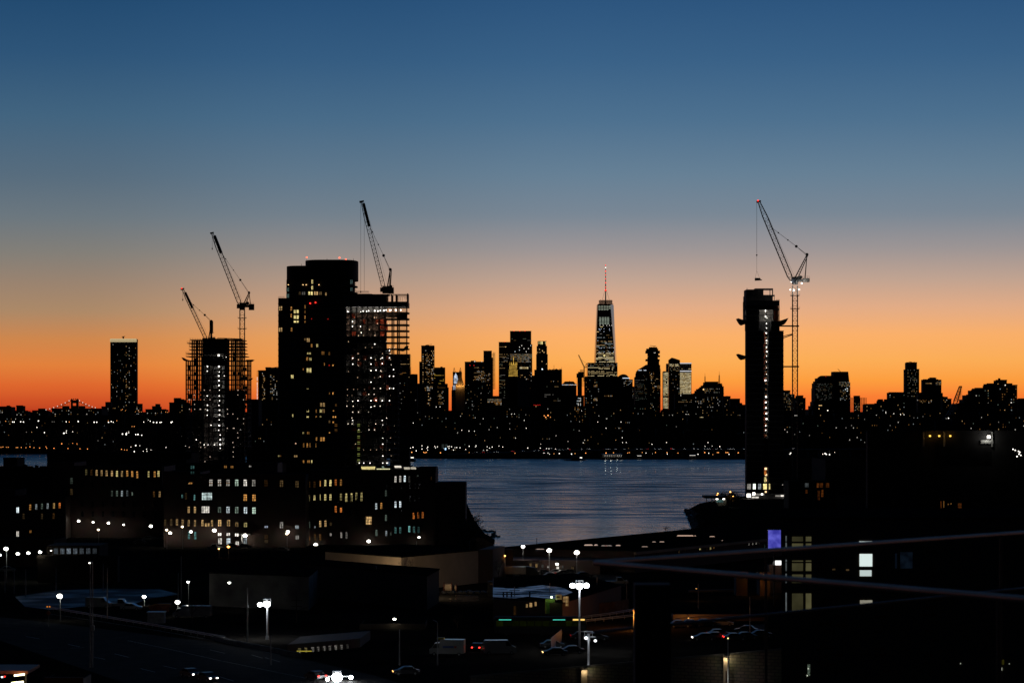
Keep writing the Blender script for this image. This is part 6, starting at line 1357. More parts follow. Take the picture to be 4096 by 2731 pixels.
# brick front of the yard building with small windows
r = root('yard_building', (XX(2200,668),668,1.2), 'dark brick yard building with a row of small dim windows and a bright doorway', 'building')
MB().box(XX(2018,668), XX(2400,668), 668, 686, 1.2, ZZ(2240,668)).obj('wall', K['brick'], r)
wrow(r, 668, [(2122,2259,WARM,.22,9,15,'pair'),(2146,2261,WARM,.18,9,15,'pair'),(2170,2263,WHT,.07,9,13,'pair'),(2193,2266,WHT,.4,9,9,'pair'),(2231,2273,WHT,1.1,11,22,'pair'),(2251,2266,WHT,.04,8,12,'pair'),(2290,2270,WARM,.05,14,12,'pair')], 9, 15)
MB().box(XX(2222,668), XX(2238,668), 666.4, 668, ZZ(2262,668)+1.6, ZZ(2262,668)+1.8).obj('door_canopy', K['steel'], r)
for i in range(6): pass
# red-brown water-side wall with the orange lamp
r = root('brick_wall', (XX(2028,655),655,1.2), 'short brick wall end lit orange by the lamp at the inlet', 'wall')
MB().box(XX(2018,655), XX(2052,655), 655, 657, 1.2, ZZ(2196,655)).obj('wall', K['brick'], r)
# beige walls of the big store
C0 = (XX(1605,604),604); L0 = (XX(1301,629),629); R0 = (XX(1913,634),634); zt = 9.4
r = root('beige_store', (C0[0],C0[1],1.2), 'large windowless beige rendered building whose corner points at the viewer', 'building')
B0 = (L0[0]+R0[0]-C0[0], L0[1]+R0[1]-C0[1])
MB().prism([C0,R0,B0,L0], 1.2, zt).obj('wall', K['beige'], r)
cc = ((C0[0]+B0[0])/2,(C0[1]+B0[1])/2)
MB().prism([(p[0]+(p[0]-cc[0])*.006,p[1]+(p[1]-cc[1])*.006) for p in (C0,R0,B0,L0)], zt, zt+.3).obj('roof_edge', K['roof_tar'], r)
for px in (1853,1700,1450):
    pass
r = root('brick_annex', (XX(1940,636),636,1.2), 'dark brick annex with a vertical pier at the right end of the beige store', 'building')
MB().prism([(XX(1913,634)+.05,634.1),(XX(1971,637),637),(XX(1971,637)+3,652),(XX(1913,634)+3,652)], 1.2, ZZ(2196,636)).obj('wall', K['brick'], r)
for i_, (px_, Y_) in enumerate(((1480,592),(1690,581))):  # lamps added out of sight to brighten the beige walls
    x_ = XX(px_,Y_); r_ = root('street_lamp', (x_,Y_,1.2), ('added unseen lamp behind the black warehouse, brightening the left beige wall','added unseen lamp behind the black warehouse, brightening the beige walls near their corner')[i_], 'lamp')
    MB().bar((x_,Y_,1.2),(x_,Y_,6.6),.2,.12,8).obj('pole', K['galv'], r_); MB().ball((x_,Y_,6.7),.3,8,6).obj('lens', em((1,.8,.5),6), r_); light(r_, (x_,Y_+.6,6.6), (1,.78,.5), 2400, .3)
# dark building before it, and the grey graffiti wall
r = root('black_warehouse', (XX(1475,560),560,1.2), 'big black flat-roofed warehouse in front of the beige store', 'building')
p0, p1 = (XX(1225,590),590), (XX(1708,548),548); zb3 = ZZ(2303,548)
MB().prism([p0,p1,(p1[0]+2,p1[1]+22),(p0[0]+2,p0[1]+16)], 1.2, zb3).obj('wall', K['cladding'], r)
MB().prism([(p0[0]-.2,p0[1]-.2),(p1[0]+.2,p1[1]-.3),(p1[0]+2.2,p1[1]+22.2),(p0[0]+1.8,p0[1]+16.2)], zb3, zb3+.25).obj('roof', K['roof_tar'], r)
MB().box(XX(1499,566), XX(1506,566), 566.5, 567.5, zb3+.2, zb3+1.0).obj('roof_vent', K['steel'], r)
r = root('graffiti_wall_building', (XX(1030,545),545,1.2), 'plain grey rendered building with faint graffiti behind the twin-headed high mast', 'building')
p0, p1 = (XX(837,560),560), (XX(1235,548),548); zb4 = ZZ(2292,560)
MB().prism([p0,p1,(p1[0],p1[1]+25),(p0[0],p0[1]+25)], 1.2, zb4).obj('wall', K['grey_render'], r)
MB().prism([(p0[0]-.2,p0[1]-.2),(p1[0]+.1,p1[1]-.2),(p1[0]+.1,p1[1]+25.2),(p0[0]-.2,p0[1]+25.2)], zb4, zb4+.25).obj('roof', K['roof_tar'], r)
mb = MB(); gr = random.Random(9)
def onwall(px, py, off=.03):
    (x0,y0),(x1,y1) = p0,p1; k = (px-CX)/F; t_ = (k*y0-x0)/((x1-x0)-k*(y1-y0)); y = y0+(y1-y0)*t_
    return Vector((x0+(x1-x0)*t_, y-off, HC-(py-HZ)*y/F))
for cx, cy, n in ((1100,2455,5),(1130,2462,4),(1070,2452,3)):
    for k in range(n):
        prev = None
        for j in range(9):
            a = j*.8+k; q_ = onwall(cx+k*6+9*math.cos(a), cy+10*math.sin(a*1.3))
            if prev is not None: mb.bar(prev, q_, .22)
            prev = q_
mb.obj('graffiti', K['net'], r)
mb = MB()
for pts_ in (((1175,2460),(1183,2445),(1192,2442),(1200,2450),(1208,2443),(1215,2448)),((1180,2480),(1180,2462),(1190,2470)),((1197,2482),(1197,2464),(1206,2464)),((1212,2482),(1207,2465),(1218,2465))):
    for a, b in zip(pts_, pts_[1:]): mb.bar(onwall(*a), onwall(*b), .2)
mb.obj('graffiti', surf('pale_spray_paint', (.25,.3,.1), .7), r)

# silver roofed low brick workshop
r = root('workshop', (XX(2150,548),548,1.2), 'low brick workshop with a pale silver roof, two lit windows and a green-lit door', 'building')
ww = [(XX(1971,520),520),(XX(2250,508),508),(XX(2485,560),560),(XX(2300,600),600),(XX(1971,585),585)]
zr = ZZ(2395,520)
MB().prism(ww, 1.2, zr).obj('wall', K['brick'], r)
MB().prism([(x*.995+.2,y+.5) for x, y in ww], zr, zr+.12).obj('roof', K['roof_tar'], r)
MB().prism([(XX(1972,524),524),(XX(2060,521),521),(XX(2110,526),526),(XX(2215,519),519),(XX(2290,538),538),(XX(2250,552),552),(XX(2170,560),560),(XX(2050,550),550),(XX(1972,553),553)], zr+.12, zr+.124).obj('silver_coating', K['roof_silver'], r)
mb = MB(); pr = random.Random(2)
for i in range(40):
    x, y = pr.uniform(-4,14), pr.uniform(524,553)
    mb.prism([(x+pr.uniform(1.2,3)*math.cos(a), y+pr.uniform(.4,1)*math.sin(a)) for a in [k*.7 for k in range(9)]], zr+.125, zr+.13+i*.0007)
mb.obj('roof_patch', K['roof_tar'], r)
def fr2(px, a, b):
    k = (px-CX)/F; t_ = (k*a[1]-a[0])/((b[0]-a[0])-k*(b[1]-a[1])); return a[0]+(b[0]-a[0])*t_, a[1]+(b[1]-a[1])*t_
for px, py, w, h, c, st, kd in ((2109,2421,12,15,WARM,.4,'grid'),(2126,2418,20,18,WARM,.55,'grid'),(2144,2414,13,18,WARM,.5,'grid'),(2065,2440,26,40,AMB,.015,'pair')):
    x, y = fr2(px, ww[0], ww[1]); f = inst('window', frame(kd), r, (x, y-.08, HC-(py-HZ)*y/F), (w*y/F,1,h*y/F), -.045)
    p = bpy.data.objects.new('pane', ubox(rm(c,st,.3,3))); COL.objects.link(p); p.parent = f; p.location = (0,.03,0); p.scale = (.98,.1,.98)
x, y = fr2(2262, ww[1], ww[2]); an = math.atan2(ww[2][1]-ww[1][1], ww[2][0]-ww[1][0])
f = inst('window', frame('grid'), r, (x, y-.1, HC-(2403-HZ)*y/F), (28*y/F,1,42*y/F), an*.3)
p = bpy.data.objects.new('pane', ubox(rm(WARM,.28,.4,3))); COL.objects.link(p); p.parent = f; p.location = (0,.03,0); p.scale = (.98,.1,.98)
MB().box(XX(2180,512), XX(2219,512), 510.2, 510.5, ZZ(2452,511), ZZ(2393,511)).obj('roller_door', surf('green_door', (.12,.2,.05), .5), r)
inst('door_lamp', ubox(em((.8,1,.6),5)), r, P(2206,2387,509.6), (.4,.4,.3)); light(r, P(2206,2389,509), (.6,1,.3), 22, .2)
sg = MB().box(XX(2222,511), XX(2247,511), 509.6, 509.75, ZZ(2395,511), ZZ(2374,511)).obj('sign_board', K['white_paint'], r)
def txt(s, loc, size, mat, parent, rz=0, name='lettering'):
    c = bpy.data.curves.new(name, 'FONT'); c.body = s; c.size = size; c.extrude = .01; c.align_x = 'CENTER'; c.align_y = 'CENTER'
    t0 = bpy.data.objects.new(name+'_tmp', c); COL.objects.link(t0)
    bpy.context.view_layer.update()
    me = bpy.data.meshes.new_from_object(t0); bpy.data.objects.remove(t0)
    me.materials.clear(); me.materials.append(mat)
    o = bpy.data.objects.new(name, me); COL.objects.link(o); o.parent = parent
    o.location = Vector(loc)-root_loc(parent); o.rotation_euler = (math.radians(90),0,rz); return o
mb = MB()
for a, b in ((2226,2229),(2230,2233),(2234,2238)): mb.box(XX(a,511), XX(b,511), 509.56, 509.6, ZZ(2388,511), ZZ(2381,511))
mb.obj('lettering', K['net'], sg)
for px in (2014,2028,2046,2119): MB().bar((XX(px,525),525,zr), (XX(px,525),525,zr+1.2), .35, n=8).obj('roof_vent', K['steel'], r)
r = root('container_stack', (XX(2010,560),560,1.2), 'dark long container with pale lettering behind the silver roof', 'container')
MB().box(XX(1950,590), XX(2110,590), 590, 593, 1.2, ZZ(2325,590)).obj('body', K['cladding'], r)
txt('seare', (XX(1971,590), 589.9, ZZ(2334,590)), .62, surf('faded_lettering', (.4,.2,.1), .7), r)
r = root('cable_spool', (XX(1795,600),600,1.2), 'pair-side cable drum with red flanges before the beige wall, the left and larger', 'cable drum')
def spool(label, px, Y, s_):
    r = root('cable_drum', (XX(px,Y),Y,1.2), label, 'cable drum'); x = XX(px,Y)
    for dx in (-.8, .8): MB().bar((x+dx*s_,Y,1.2+1.15*s_),(x+dx*s_+.15,Y,1.2+1.15*s_),2.3*s_,n=20).obj('flange', K['red_steel'], r)
    MB().bar((x-.75*s_,Y,1.2+1.15*s_),(x+.8*s_,Y,1.2+1.15*s_),1.5*s_,n=20).obj('core', K['beige'], r)
bpy.data.objects.remove(r)
spool('large cable drum with red flanges before the beige wall', 1790, 600, 1.15); spool('smaller cable drum right of the large one before the beige wall', 1812, 601, .95)
mb = MB(); dr = random.Random(6)
for i in range(40): mb.ball((XX(dr.uniform(1715,1960),600), 600+dr.uniform(-2,2), 1.3), dr.uniform(.2,.9), 6, 4, .7)
tag(mb.obj('scrap_heap', K['steel']), 'dark heaps of scrap along the foot of the beige store wall', 'scrap', kind='stuff')
# strip of puddles reflecting the sky in the yard
r = MB()
for i in range(22):
    cx, cy = dr.uniform(1840,1900), dr.uniform(2379,2403); p = G(cx, cy, 1.205)
    r.prism([(p.x+dr.uniform(1,3.5)*math.cos(a*.7), p.y+dr.uniform(.4,1.4)*math.sin(a*.7)) for a in range(9)], 1.2, 1.204+i*.0006)
K['puddle'] = surf('puddle_water', (.02,.02,.02), .03, 0, .1, 1, 0, 1)
struct(r.obj('puddles', K['puddle'])); COL.objects[-1]['kind'] = 'structure'

WSC = .045
# ------------------------------------------------------------------ lamps of the near bank
def street(name, label, px, py, Y, col=WHT, st=14, size=.55, watts=900, ground=1.2, kind='wall', group=None, polew=.14, arm=1.2):
    z = ZZ(py,Y); x = XX(px,Y); r = root(name, (x,Y+.4,ground), label, 'lamp', group)
    if kind == 'pole':
        MB().bar((x,Y+.4,ground),(x,Y+.4,z+.3),polew*1.6,polew,8).obj('pole', K['galv'], r)
        MB().bar((x,Y+.4,z+.3),(x,Y-arm*.3,z+.35),.09).obj('arm', K['galv'], r)
    else:
        MB().box(x-.12,x+.12,Y,Y+.5,z-.1,z+.3).bar((x,Y+.4,z),(x,Y-.1,z+.25),.08).obj('bracket', K['steel'], r)
    MB().extr([(x-size*.55,z+size*.1),(x+size*.55,z+size*.1),(x+size*.3,z+size*.55),(x-size*.3,z+size*.55)], Y-.5, Y+.1).obj('housing', K['steel'], r)
    MB().ball((x,Y-.25,z), size*.5, 10, 7, .8).obj('lens', em(col, st), r)
    if watts: light(r, (x,Y-1.3,z-.7), col, watts, .3)
    return r
WL = [(25,2193,640,1.5,'large white lamp at the left edge above the parked vehicles','pole'),(72,2213,639,1.2,'white wall lamp, first right of the large lamp at the left edge','wall'),(114,2210,639,1.2,'white wall lamp between two others on the black block at left','wall'),(161,2206,639,1.2,'white wall lamp left of the row of bluish windows','wall'),
  (1,2218,640,.9,'lamp cut by the left edge of the view','wall')]
for x, y, Yl, k, lab, kd in WL: street('street_lamp' if kd == 'pole' else 'wall_lamp', lab, x, y, Yl-3, (.95,1,.85), 14, .75*k, 260*k, kind=kd)
FL = [(315,2082,1.1,'white wall lamp above the white van, left one of three on the factory wall'),(373,2087,.9,'white wall lamp between two others above the van yard'),(434,2090,1.1,'white wall lamp right of the middle one above the van yard'),(495,2097,.8,'small white lamp at the corner right of the van yard'),
  (604,2103,1.3,'bright lamp under the dark gap left of the factory doors'),(681,2130,1.2,'bright lamp beside the orange panel in front of the factory'),(764,2125,1.1,'bright lamp over the teal windows of the factory'),(858,2120,1.5,'large bright lamp left of the white shop windows'),
  (981,2140,1.6,'large bright lamp over the factory entrance canopy'),(1152,2125,1.3,'bright lamp on the factory between the last white windows'),(1263,2177,1.5,'bright lamp low on the factory front left of the beige wall'),(1475,2163,1.4,'bright lamp below the grid window of the riverside factory'),(1676,2147,.9,'small bright lamp on the low roof near the river')]
for x, y, k, lab in FL: street('wall_lamp', lab, x, y, 797.5 if x > 600 and x < 1222 else 856 if x < 600 else 812, (1,.95,.82), 14, .85*k, 330*k*k)
for x, y, lab in ((394,2117,'warm globe lamp on a short pole among the parked vans'),(667,2118,'warm globe lamp left of the bright lamp by the orange panel'),(730,2105,'warm globe lamp on a thin pole left of the teal windows'),(1148,2133,'warm globe lamp just below the lamp between the last white windows')):
    street('street_lamp', lab, x, y, 790, (1,.8,.5), 9, .8, 160, kind='pole', polew=.1)
YD = [(2092,2184,672,1.3,'white yard lamp on a pole, leftmost of three above the parked cars'),(2197,2200,664,1.7,'white yard lamp on a pole, middle of three above the parked cars'),(2307,2208,660,1.8,'white yard lamp on a pole, rightmost of three above the parked cars')]
for x, y, Yl, k, lab in YD: street('street_lamp', lab, x, y, Yl, WHT, 16, .75*k, 900*k, kind='pole')
street('wall_lamp', 'small bright lamp over the doorway of the yard building', 2228, 2254, 666, WHT, 12, .8, 300)
street('street_lamp', 'orange lamp at the inlet beside the short brick wall', 2018, 2221, 652, (1,.4,.08), 10, .65, 300, kind='pole', polew=.5)
street('wall_lamp', 'lone white lamp low on the black warehouse front', 1578, 2473, 500, (1,1,.8), 12, .65, 330)
for x, y, Yl, k, lab in ((240,2382,520,1.9,'large white lamp with a thin pole over the wet lot at left'),(577,2384,560,1.4,'white lamp over the wet lot right of the parked trucks'),(711,2406,530,1.7,'bright lamp on a pole beside the lorry with cables'),(753,2325,560,1,'white lamp above the bare tree left of the grey wall'),(918,2328,545,1,'small white lamp on the grey graffiti wall')):
    street('street_lamp', lab, x, y, Yl, (1,1,.88), 16, .62*k, 420*k, kind='pole' if x != 918 else 'wall')
for x, y, Yl, k, c, lab in ((914,2185,740,1.1,(1,.4,.06),'orange hazard lamp on the street before the white shop windows'),(876,2193,742,.7,(1,.5,.15),'small orange lamp at the bonnet of the white pickup')):
    street('hazard_lamp', lab, x, y, Yl, c, 12, .75*k, 60, kind='pole', polew=.08)
for x, y, k, lab in ((2871,1972,.8,'orange lamp among the bushes on the point, upper of two'),(2868,1979,.8,'orange lamp among the bushes on the point, lower of two'),(2921,1966,.9,'orange lamp on a pole at the top of the bushes on the point'),(2932,1983,.6,'small orange lamp between the point and the slim tower')):
    street('street_lamp', lab, x, y, 1170, (1,.42,.1), 6, .9*k, 90, kind='pole')
WSC = .2
def highmast(label, px, py, Y, heads, bottom, w=.42, watts=3000, st=30):
    x = XX(px,Y); z = ZZ(py,Y); r = root('high_mast_lamp', (x,Y,1.2), label, 'lamp')
    MB().bar((x,Y,1.2),(x,Y,z),w,w*.75,14).bar((x,Y,1.2),(x,Y,1.9),w*1.8,w*1.4,14).obj('pole', K['galv'], r)
    MB().bar((XX(min(h[0] for h in heads),Y),Y,z+.1),(XX(max(h[0] for h in heads),Y)+.05,Y,z+.1),.16).bar((x,Y,z-.6),(x,Y,z+.6),w*1.2,w,12).box(x-.7,x+.7,Y-.4,Y+.4,z+.9,z+1.0).bar((x-.6,Y,z+.2),(x-.65,Y,z+.95),.06).bar((x+.6,Y,z+.2),(x+.65,Y,z+.95),.06).obj('crown_ring', K['galv'], r)
    for hx, hy, k in heads:
        a = XX(hx,Y); b = ZZ(hy,Y)
        MB().bar((a,Y+.2,b+.25*k),(a,Y-.3,b+.05*k),.55*k,.8*k,12).obj('floodlight', K['galv'], r)
        MB().ball((a,Y-.45,b), .5*k, 12, 8, .85).obj('lens', em((.93,.97,1), st), r)
        light(r, (a,Y-1.4,b-.5), (.9,.95,1), watts*k, .4)
    return r
highmast('tall high mast with two white heads in front of the grey graffiti wall', 1069, 2414, 478, [(1041,2416,.95),(1068,2414,1.35)], 2585, .42, 1500)
highmast('tallest high mast with three white heads right of centre', 2318, 2342, 452, [(2290,2340,1.0),(2317,2343,1.3),(2345,2340,1.05)], 2660, .42, 1500)
r = highmast('shorter mast nearest the bottom edge, its pole lit bright white', 2354, 2548, 395, [(2344,2549,.6),(2381,2560,.5)], 2731, .45, 350, 2)
light(r, P(2349,2575,393.0)+Vector((-.2,-1.0,0)), (.92,.95,1), 260, .3); light(r, P(2350,2660,393), (.92,.95,1), 200, .3)
r = highmast('glaring mast head with side lamps at the bottom, left of centre', 1348, 2706, 405, [(1349,2706,1.7),(1311,2714,.6),(1404,2706,.7)], 2731, .42, 2200)

# thin unlit poles
for i, (px, y0, y1, lab) in enumerate(((20,2281,2368,'thin pole at the far left edge'),(57,2278,2370,'thin pale pole second from the left edge'),(103,2274,2384,'slightly leaning pole left of the tall thin one'),(224,2267,2360,'faint pole above the large lamp on the wet lot'),(413,2253,2362,'faint pole right of the tall street lamp'),(429,2270,2470,'pale pole standing before the wet lot'),
        (725,2224,2400,'tall thin pole left of the grey graffiti wall'),(713,2290,2395,'thin pole just above the lamp by the lorry'),(989,2351,2566,'slim pole in front of the graffiti wall, left of the high mast'),(1083,2541,2731,'slim pole right of the high mast, reaching the bottom edge'),(1598,2516,2690,'pale pole over the stairs, left of the street lamp with an arm'),(1750,2487,2731,'street lamp pole with a thin arm, left of the white van'),
        (2058,2345,2470,'utility pole left of the green-lit door'),(2160,2236,2362,'wooden pole lit yellow behind the silver roof'),(2199,2330,2460,'utility pole at the green-lit door'),(2147,2150,2190,'dark post on the warehouse roof'),(2388,2304,2420,'slim pole right of the triple mast'),(2506,2317,2400,'thick short pole right of the pickup'),(1186,2384,2490,'utility pole with cross arms at the right of the graffiti'),(1666,2163,2182,'short post on the low roof by the river'),(1879,2160,2190,'second short post on the low roof, nearer the river'))):
    yb = y1; Yl = gY(yb) if yb > 2330 and yb < 2700 else {20:660,57:655,103:600,224:640,413:640,429:610}.get(px, 640)
    if px in (1666,1879): Yl = 700
    if px == 2160: Yl = 640
    if px == 2147: Yl = 700
    if yb >= 2690: Yl = 430
    r = root('pole', (XX(px,Yl),Yl,1.2), lab, 'pole')
    mb = MB().bar((XX(px,Yl),Yl,1.2),(XX(px,Yl),Yl,ZZ(y0,Yl)),.3,.16,8)
    if px in (1750,): mb.bar((XX(px,Yl),Yl,ZZ(y0,Yl)),(XX(1728,Yl),Yl,ZZ(2476,Yl)),.1)
    if px in (1186,2058,2199): 
        for z in (.8,2.0): mb.bar((XX(px,Yl)-1.1,Yl,ZZ(y0,Yl)-z),(XX(px,Yl)+1.1,Yl,ZZ(y0,Yl)-z),.14)
        mb.bar((XX(px,Yl),Yl,ZZ(y0,Yl)-3),(XX(px,Yl)+2.2,Yl-.5,ZZ(y0,Yl)-2.2),.1)
    mb.obj('shaft', K['galv'] if px not in (1186,2147) else K['bark'], r)
r = street('street_lamp', 'tall street lamp with a sign box on its pole, standing by the road at left', 359, 2249, 425, WHT, 6, .35, 0, kind='pole')
x = XX(368,425); MB().bar((x,425.5,1.2),(x,425.5,ZZ(2246,425)),.3,.18,10).bar((x,425.5,ZZ(2246,425)),(XX(358,425),425,ZZ(2248,425)),.1).obj('lamp_post', K['galv'], r)
MB().box(x-.38,x+.38,425.0,425.2,ZZ(2520,425),ZZ(2500,425)).obj('sign_box', K['galv'], r)

WSC = .3
# utility wires over the workshop
for i, (a, b, Yl) in enumerate((((1970,2372),(2300,2345),560),((1970,2385),(2310,2372),545),((2160,2250),(2307,2215),640),((2058,2352),(2199,2338),520),((2245,2242),(2500,2262),655))):
    r = root('overhead_wire', P(a[0],a[1],Yl), ('black wire over the pale silver roof, upper one','black wire over the pale silver roof, lower one','pale wire sagging to the rightmost yard lamp','wire between the two utility poles by the green-lit door','wire running right from the yard building doorway')[i], 'wire')
    mb = MB(); n = 10; prev = None
    for k in range(n+1):
        t_ = k/n; q_ = P(a[0]+(b[0]-a[0])*t_, a[1]+(b[1]-a[1])*t_+12*4*t_*(1-t_)*.4, Yl)
        if prev is not None: mb.bar(prev, q_, .07, cap=False)
        prev = q_
    mb.obj('wire', K['net'], r)

# ------------------------------------------------------------------ bluish shopfront row, left; lit shed windows bottom centre
r = root('glazed_shed', (XX(300,640),640,1.2), 'low shed with seven dim bluish glazed bays at left', 'building')
MB().box(XX(190,642), XX(400,642), 641, 655, 1.2, ZZ(2180,642)).obj('wall', K['masonry'], r)
for x, st in ((224,.1),(250,.13),(275,.2),(301,.12),(327,.06),(353,.06),(379,.05)):
    nwin(r, x, 2203, 20, 24, rm((.7,.85,1), st, .8, 5), 640.9, 'wide')
street('wall_lamp', 'small white lamp at the left end of the bluish glazed bays', 205, 2200, 638, WHT, 4, .5, 60)
r = root('low_shop', (XX(1290,455),455,1.2), 'low dark building with a dimly lit window band showing yellow stripes', 'building')
p0, p1 = (XX(1150,450),450), (XX(1440,462),462)
MB().prism([p0,p1,(p1[0]+1,p1[1]+16),(p0[0]+1,p0[1]+16)], 1.2, ZZ(2566,455)).obj('wall', K['brick'], r)
for x, c, st, w in ((1195,YEL,.12,22),(1220,YEL,.2,22),(1247,WHT,.15,24),(1270,WHT,.12,18),(1294,WHT,.14,20),(1316,WHT,.16,20),(1340,WHT,.17,20),(1363,WHT,.16,20),(1388,WHT,.06,16)):
    nwin(r, x, 2594-(x-1290)*.08, w, 24, rm(c, st, .6, 4), 450+(x-1150)/290*12-.15, 'sash')
MB().box(XX(1185,448), XX(1245,448), 448.9, 449.1, ZZ(2604,449), ZZ(2601,449)).obj('yellow_stripe', em((1,.8,.1), .35), r)
block('low_block', 'black low building right of the dimly lit window band', [(1440,1700,2500,500,14)], 'masonry')

# wet lot reflecting the sky
def sheet(name, pts_, mat, z=1.204, kind='structure'):
    q_ = [G(x,y,z) for x, y in pts_]; o = MB().prism([(p.x,p.y) for p in q_], z-.003, z).obj(name, K[mat]); o['kind'] = kind; return o
sheet('wet_lot', [(60,2385),(230,2360),(420,2352),(640,2356),(720,2375),(600,2392),(540,2412),(430,2420),(330,2424),(200,2436),(100,2425)], 'wet_asphalt', 1.206)
sheet('yard', [(1990,2330),(1960,2290),(2400,2270),(2500,2320),(2500,2345)], 'asphalt')
# highway in the lower left and its lines
sheet('road', [(-300,2440),(60,2472),(800,2560),(1150,2620),(1500,2700),(1700,2760),(900,2860),(500,2731),(0,2560),(-300,2500)], 'asphalt', 1.204)
mb = MB()
def line(x0, y0, x1, y1, w=.16, z=1.209):
    a, b = G(x0,y0,z), G(x1,y1,z); d_ = (b-a).normalized(); n_ = Vector((-d_.y,d_.x,0))*w/2
    mb.prism([(a.x-n_.x,a.y-n_.y),(b.x-n_.x,b.y-n_.y),(b.x+n_.x,b.y+n_.y),(a.x+n_.x,a.y+n_.y)], z-.002, z)
for a in ((103,2543,157,2553),(272,2575,320,2585),(458,2613,516,2627),(652,2661,706,2673),(563,2672,620,2686),(880,2705,935,2722),(280,2590,335,2588),(840,2597,900,2611),(1006,2617,1050,2630),(1060,2628,1120,2645),(375,2626,420,2635)): line(*a)
for a in ((190,2452,560,2508),(560,2508,860,2560),(860,2560,1120,2618),(510,2560,680,2595),(680,2595,880,2640),(880,2640,1280,2722)): line(*a, w=.12)
struct(mb.obj('road_marking', K['paint_line']))
r = root('concrete_barrier', G(1000,2590), 'low ribbed concrete barrier beside the highway below the twin-headed mast', 'barrier')
pl = [(850,2548),(930,2568),(1010,2583),(1080,2597),(1140,2610),(1200,2622)]
mb = MB()
for a, b in zip(pl, pl[1:]): mb.bar(G(a[0],a[1],1.5), G(b[0],b[1],1.5), .6)
for i in range(60):
    t_ = i/59*(len(pl)-1); k = min(int(t_), len(pl)-2); u = t_-k; p = G(pl[k][0]+(pl[k+1][0]-pl[k][0])*u, pl[k][1]+(pl[k+1][1]-pl[k][1])*u, 1.5)
    mb.box(p.x-.12,p.x+.12,p.y-.4,p.y+.4,1.2,2.0)
mb.obj('barrier', K['concrete'], r)
def rail(label, pl, mat='galv', h=.75, post=8, name='guard_rail'):
    r = root(name, G(pl[0][0],pl[0][1]), label, 'railing'); mb = MB(); L = [G(x,y,1.2) for x, y in pl]
    up = Vector((0,0,1))
    for a, b in zip(L, L[1:]):
        for k in ((h),(h*.6)): mb.bar(a+up*k, b+up*k, .14)
        n = max(2, int((b-a).length/3))
        for i in range(n): p = a.lerp(b, i/n); mb.bar(p, p+up*h, .09)
    mb.obj('rail', K[mat], r)
rail('steel guard rail along the far side of the highway at left', [(190,2438),(560,2500),(900,2560)])
rail('guard rail with orange light on it at the curved ramp right of centre', [(2330,2478),(2440,2464),(2545,2446)]); rail('lower guard rail at the curved ramp right of centre', [(2345,2492),(2450,2480),(2545,2470)])
rail('thin black fence in front of the amber-lit lot', [(2700,2508),(2800,2500),(2900,2500),(2945,2500)], 'steel', 1.8)
# wooden fence
r = root('board_fence', G(2430,2470), 'tall wooden board fence glowing dull red right of the workshop', 'fence')
mb = MB(); fp = [(2300,2456),(2400,2452),(2460,2446),(2515,2436)]
for a, b in zip(fp, fp[1:]):
    A_, B_ = G(*a), G(*b); n = 14
    for i in range(n):
        p, q_ = A_.lerp(B_, i/n), A_.lerp(B_, (i+.94)/n); mb.prism([(p.x,p.y),(q_.x,q_.y),(q_.x,q_.y+.1),(p.x,p.y+.1)], 1.2, 3.4+.1*(i%3))
mb.obj('boards', K['wood'], r)
street('street_lamp', 'orange street lamp hidden low at the ramp right of centre', 2535, 2440, 500, (1,.35,.06), 1.0, .5, 9000, kind='pole')
# amber lot right
r = block('low_wall_building', 'low brick wall lit amber behind the parked cars, right of centre', [(2695,3070,2462,520,8)], 'brick')
street('wall_lamp', 'small amber lamp on the brick wall over the parked cars', 2753, 2468, 518, (1,.45,.1), 3, .4, 1500)
sheet('yard', [(2980,2500),(3060,2494),(3066,2520),(2970,2525)], 'asphalt')
for lab, px, y0, y1, c in (('thin amber-lit pole above the amber lot',2793,2333,2435,'galv'),('thin grey pole right of the parked cars',3000,2385,2540,'galv')):
    Yl = gY(y1); r = root('pole', (XX(px,Yl),Yl,1.2), lab, 'pole'); MB().bar((XX(px,Yl),Yl,1.2),(XX(px,Yl),Yl,ZZ(y0,Yl)),.26,.14,8).obj('shaft', K[c], r)
street('street_lamp', 'amber street lamp behind the thin amber-lit pole', 2785, 2352, 575, (1,.45,.1), 1.5, .3, 160, kind='wall')
r = root('low_rail_wall', G(2770,2362), 'long low wall with an amber-lit coping, right of centre', 'wall'); MB().bar(G(2755,2363,2.3), G(2935,2359,2.3), .35).bar(G(2755,2364,1.7), G(2935,2360,1.7), .6).obj('wall', K['concrete'], r)
# small orange-lit building below the white sign
r = block('corner_shop', 'small orange-lit building under a white light box, left of the glazed stairwell', [(3078,3130,2262,600,10),(3040,3080,2294,590,8),(2945,2990,2290,590,6)], 'brick')
MB().box(XX(3093,598), XX(3124,598), 597.6, 598, ZZ(2258,598), ZZ(2241,598)).obj('light_box', em((1,1,.98), 2), r)
inst('wall_lamp', ubox(em((1,.5,.12),4)), r, P(3054,2306,588), (.25,.3,1.0)); light(r, P(3054,2306,586.5), (1,.45,.1), 600, .3); light(r, P(3105,2266,595), (1,.5,.2), 200, .3)
r = root('video_billboard', (XX(3098,560),560,1.2), 'tall glowing blue-violet screen left of the right-hand brick building', 'billboard')
MB().box(XX(3070,560), XX(3126,560), 560.1, 561, ZZ(2203,560), ZZ(2117,560)).box(XX(3095,560), XX(3101,560), 560.3, 561, 1.2, ZZ(2203,560)).obj('housing', K['steel'], r)
sm, st_, so = newmat('screen'); e_ = st_.nodes.new('ShaderNodeEmission'); tc_ = st_.nodes.new('ShaderNodeTexCoord'); n_ = st_.nodes.new('ShaderNodeTexNoise'); n_.inputs['Scale'].default_value = .5
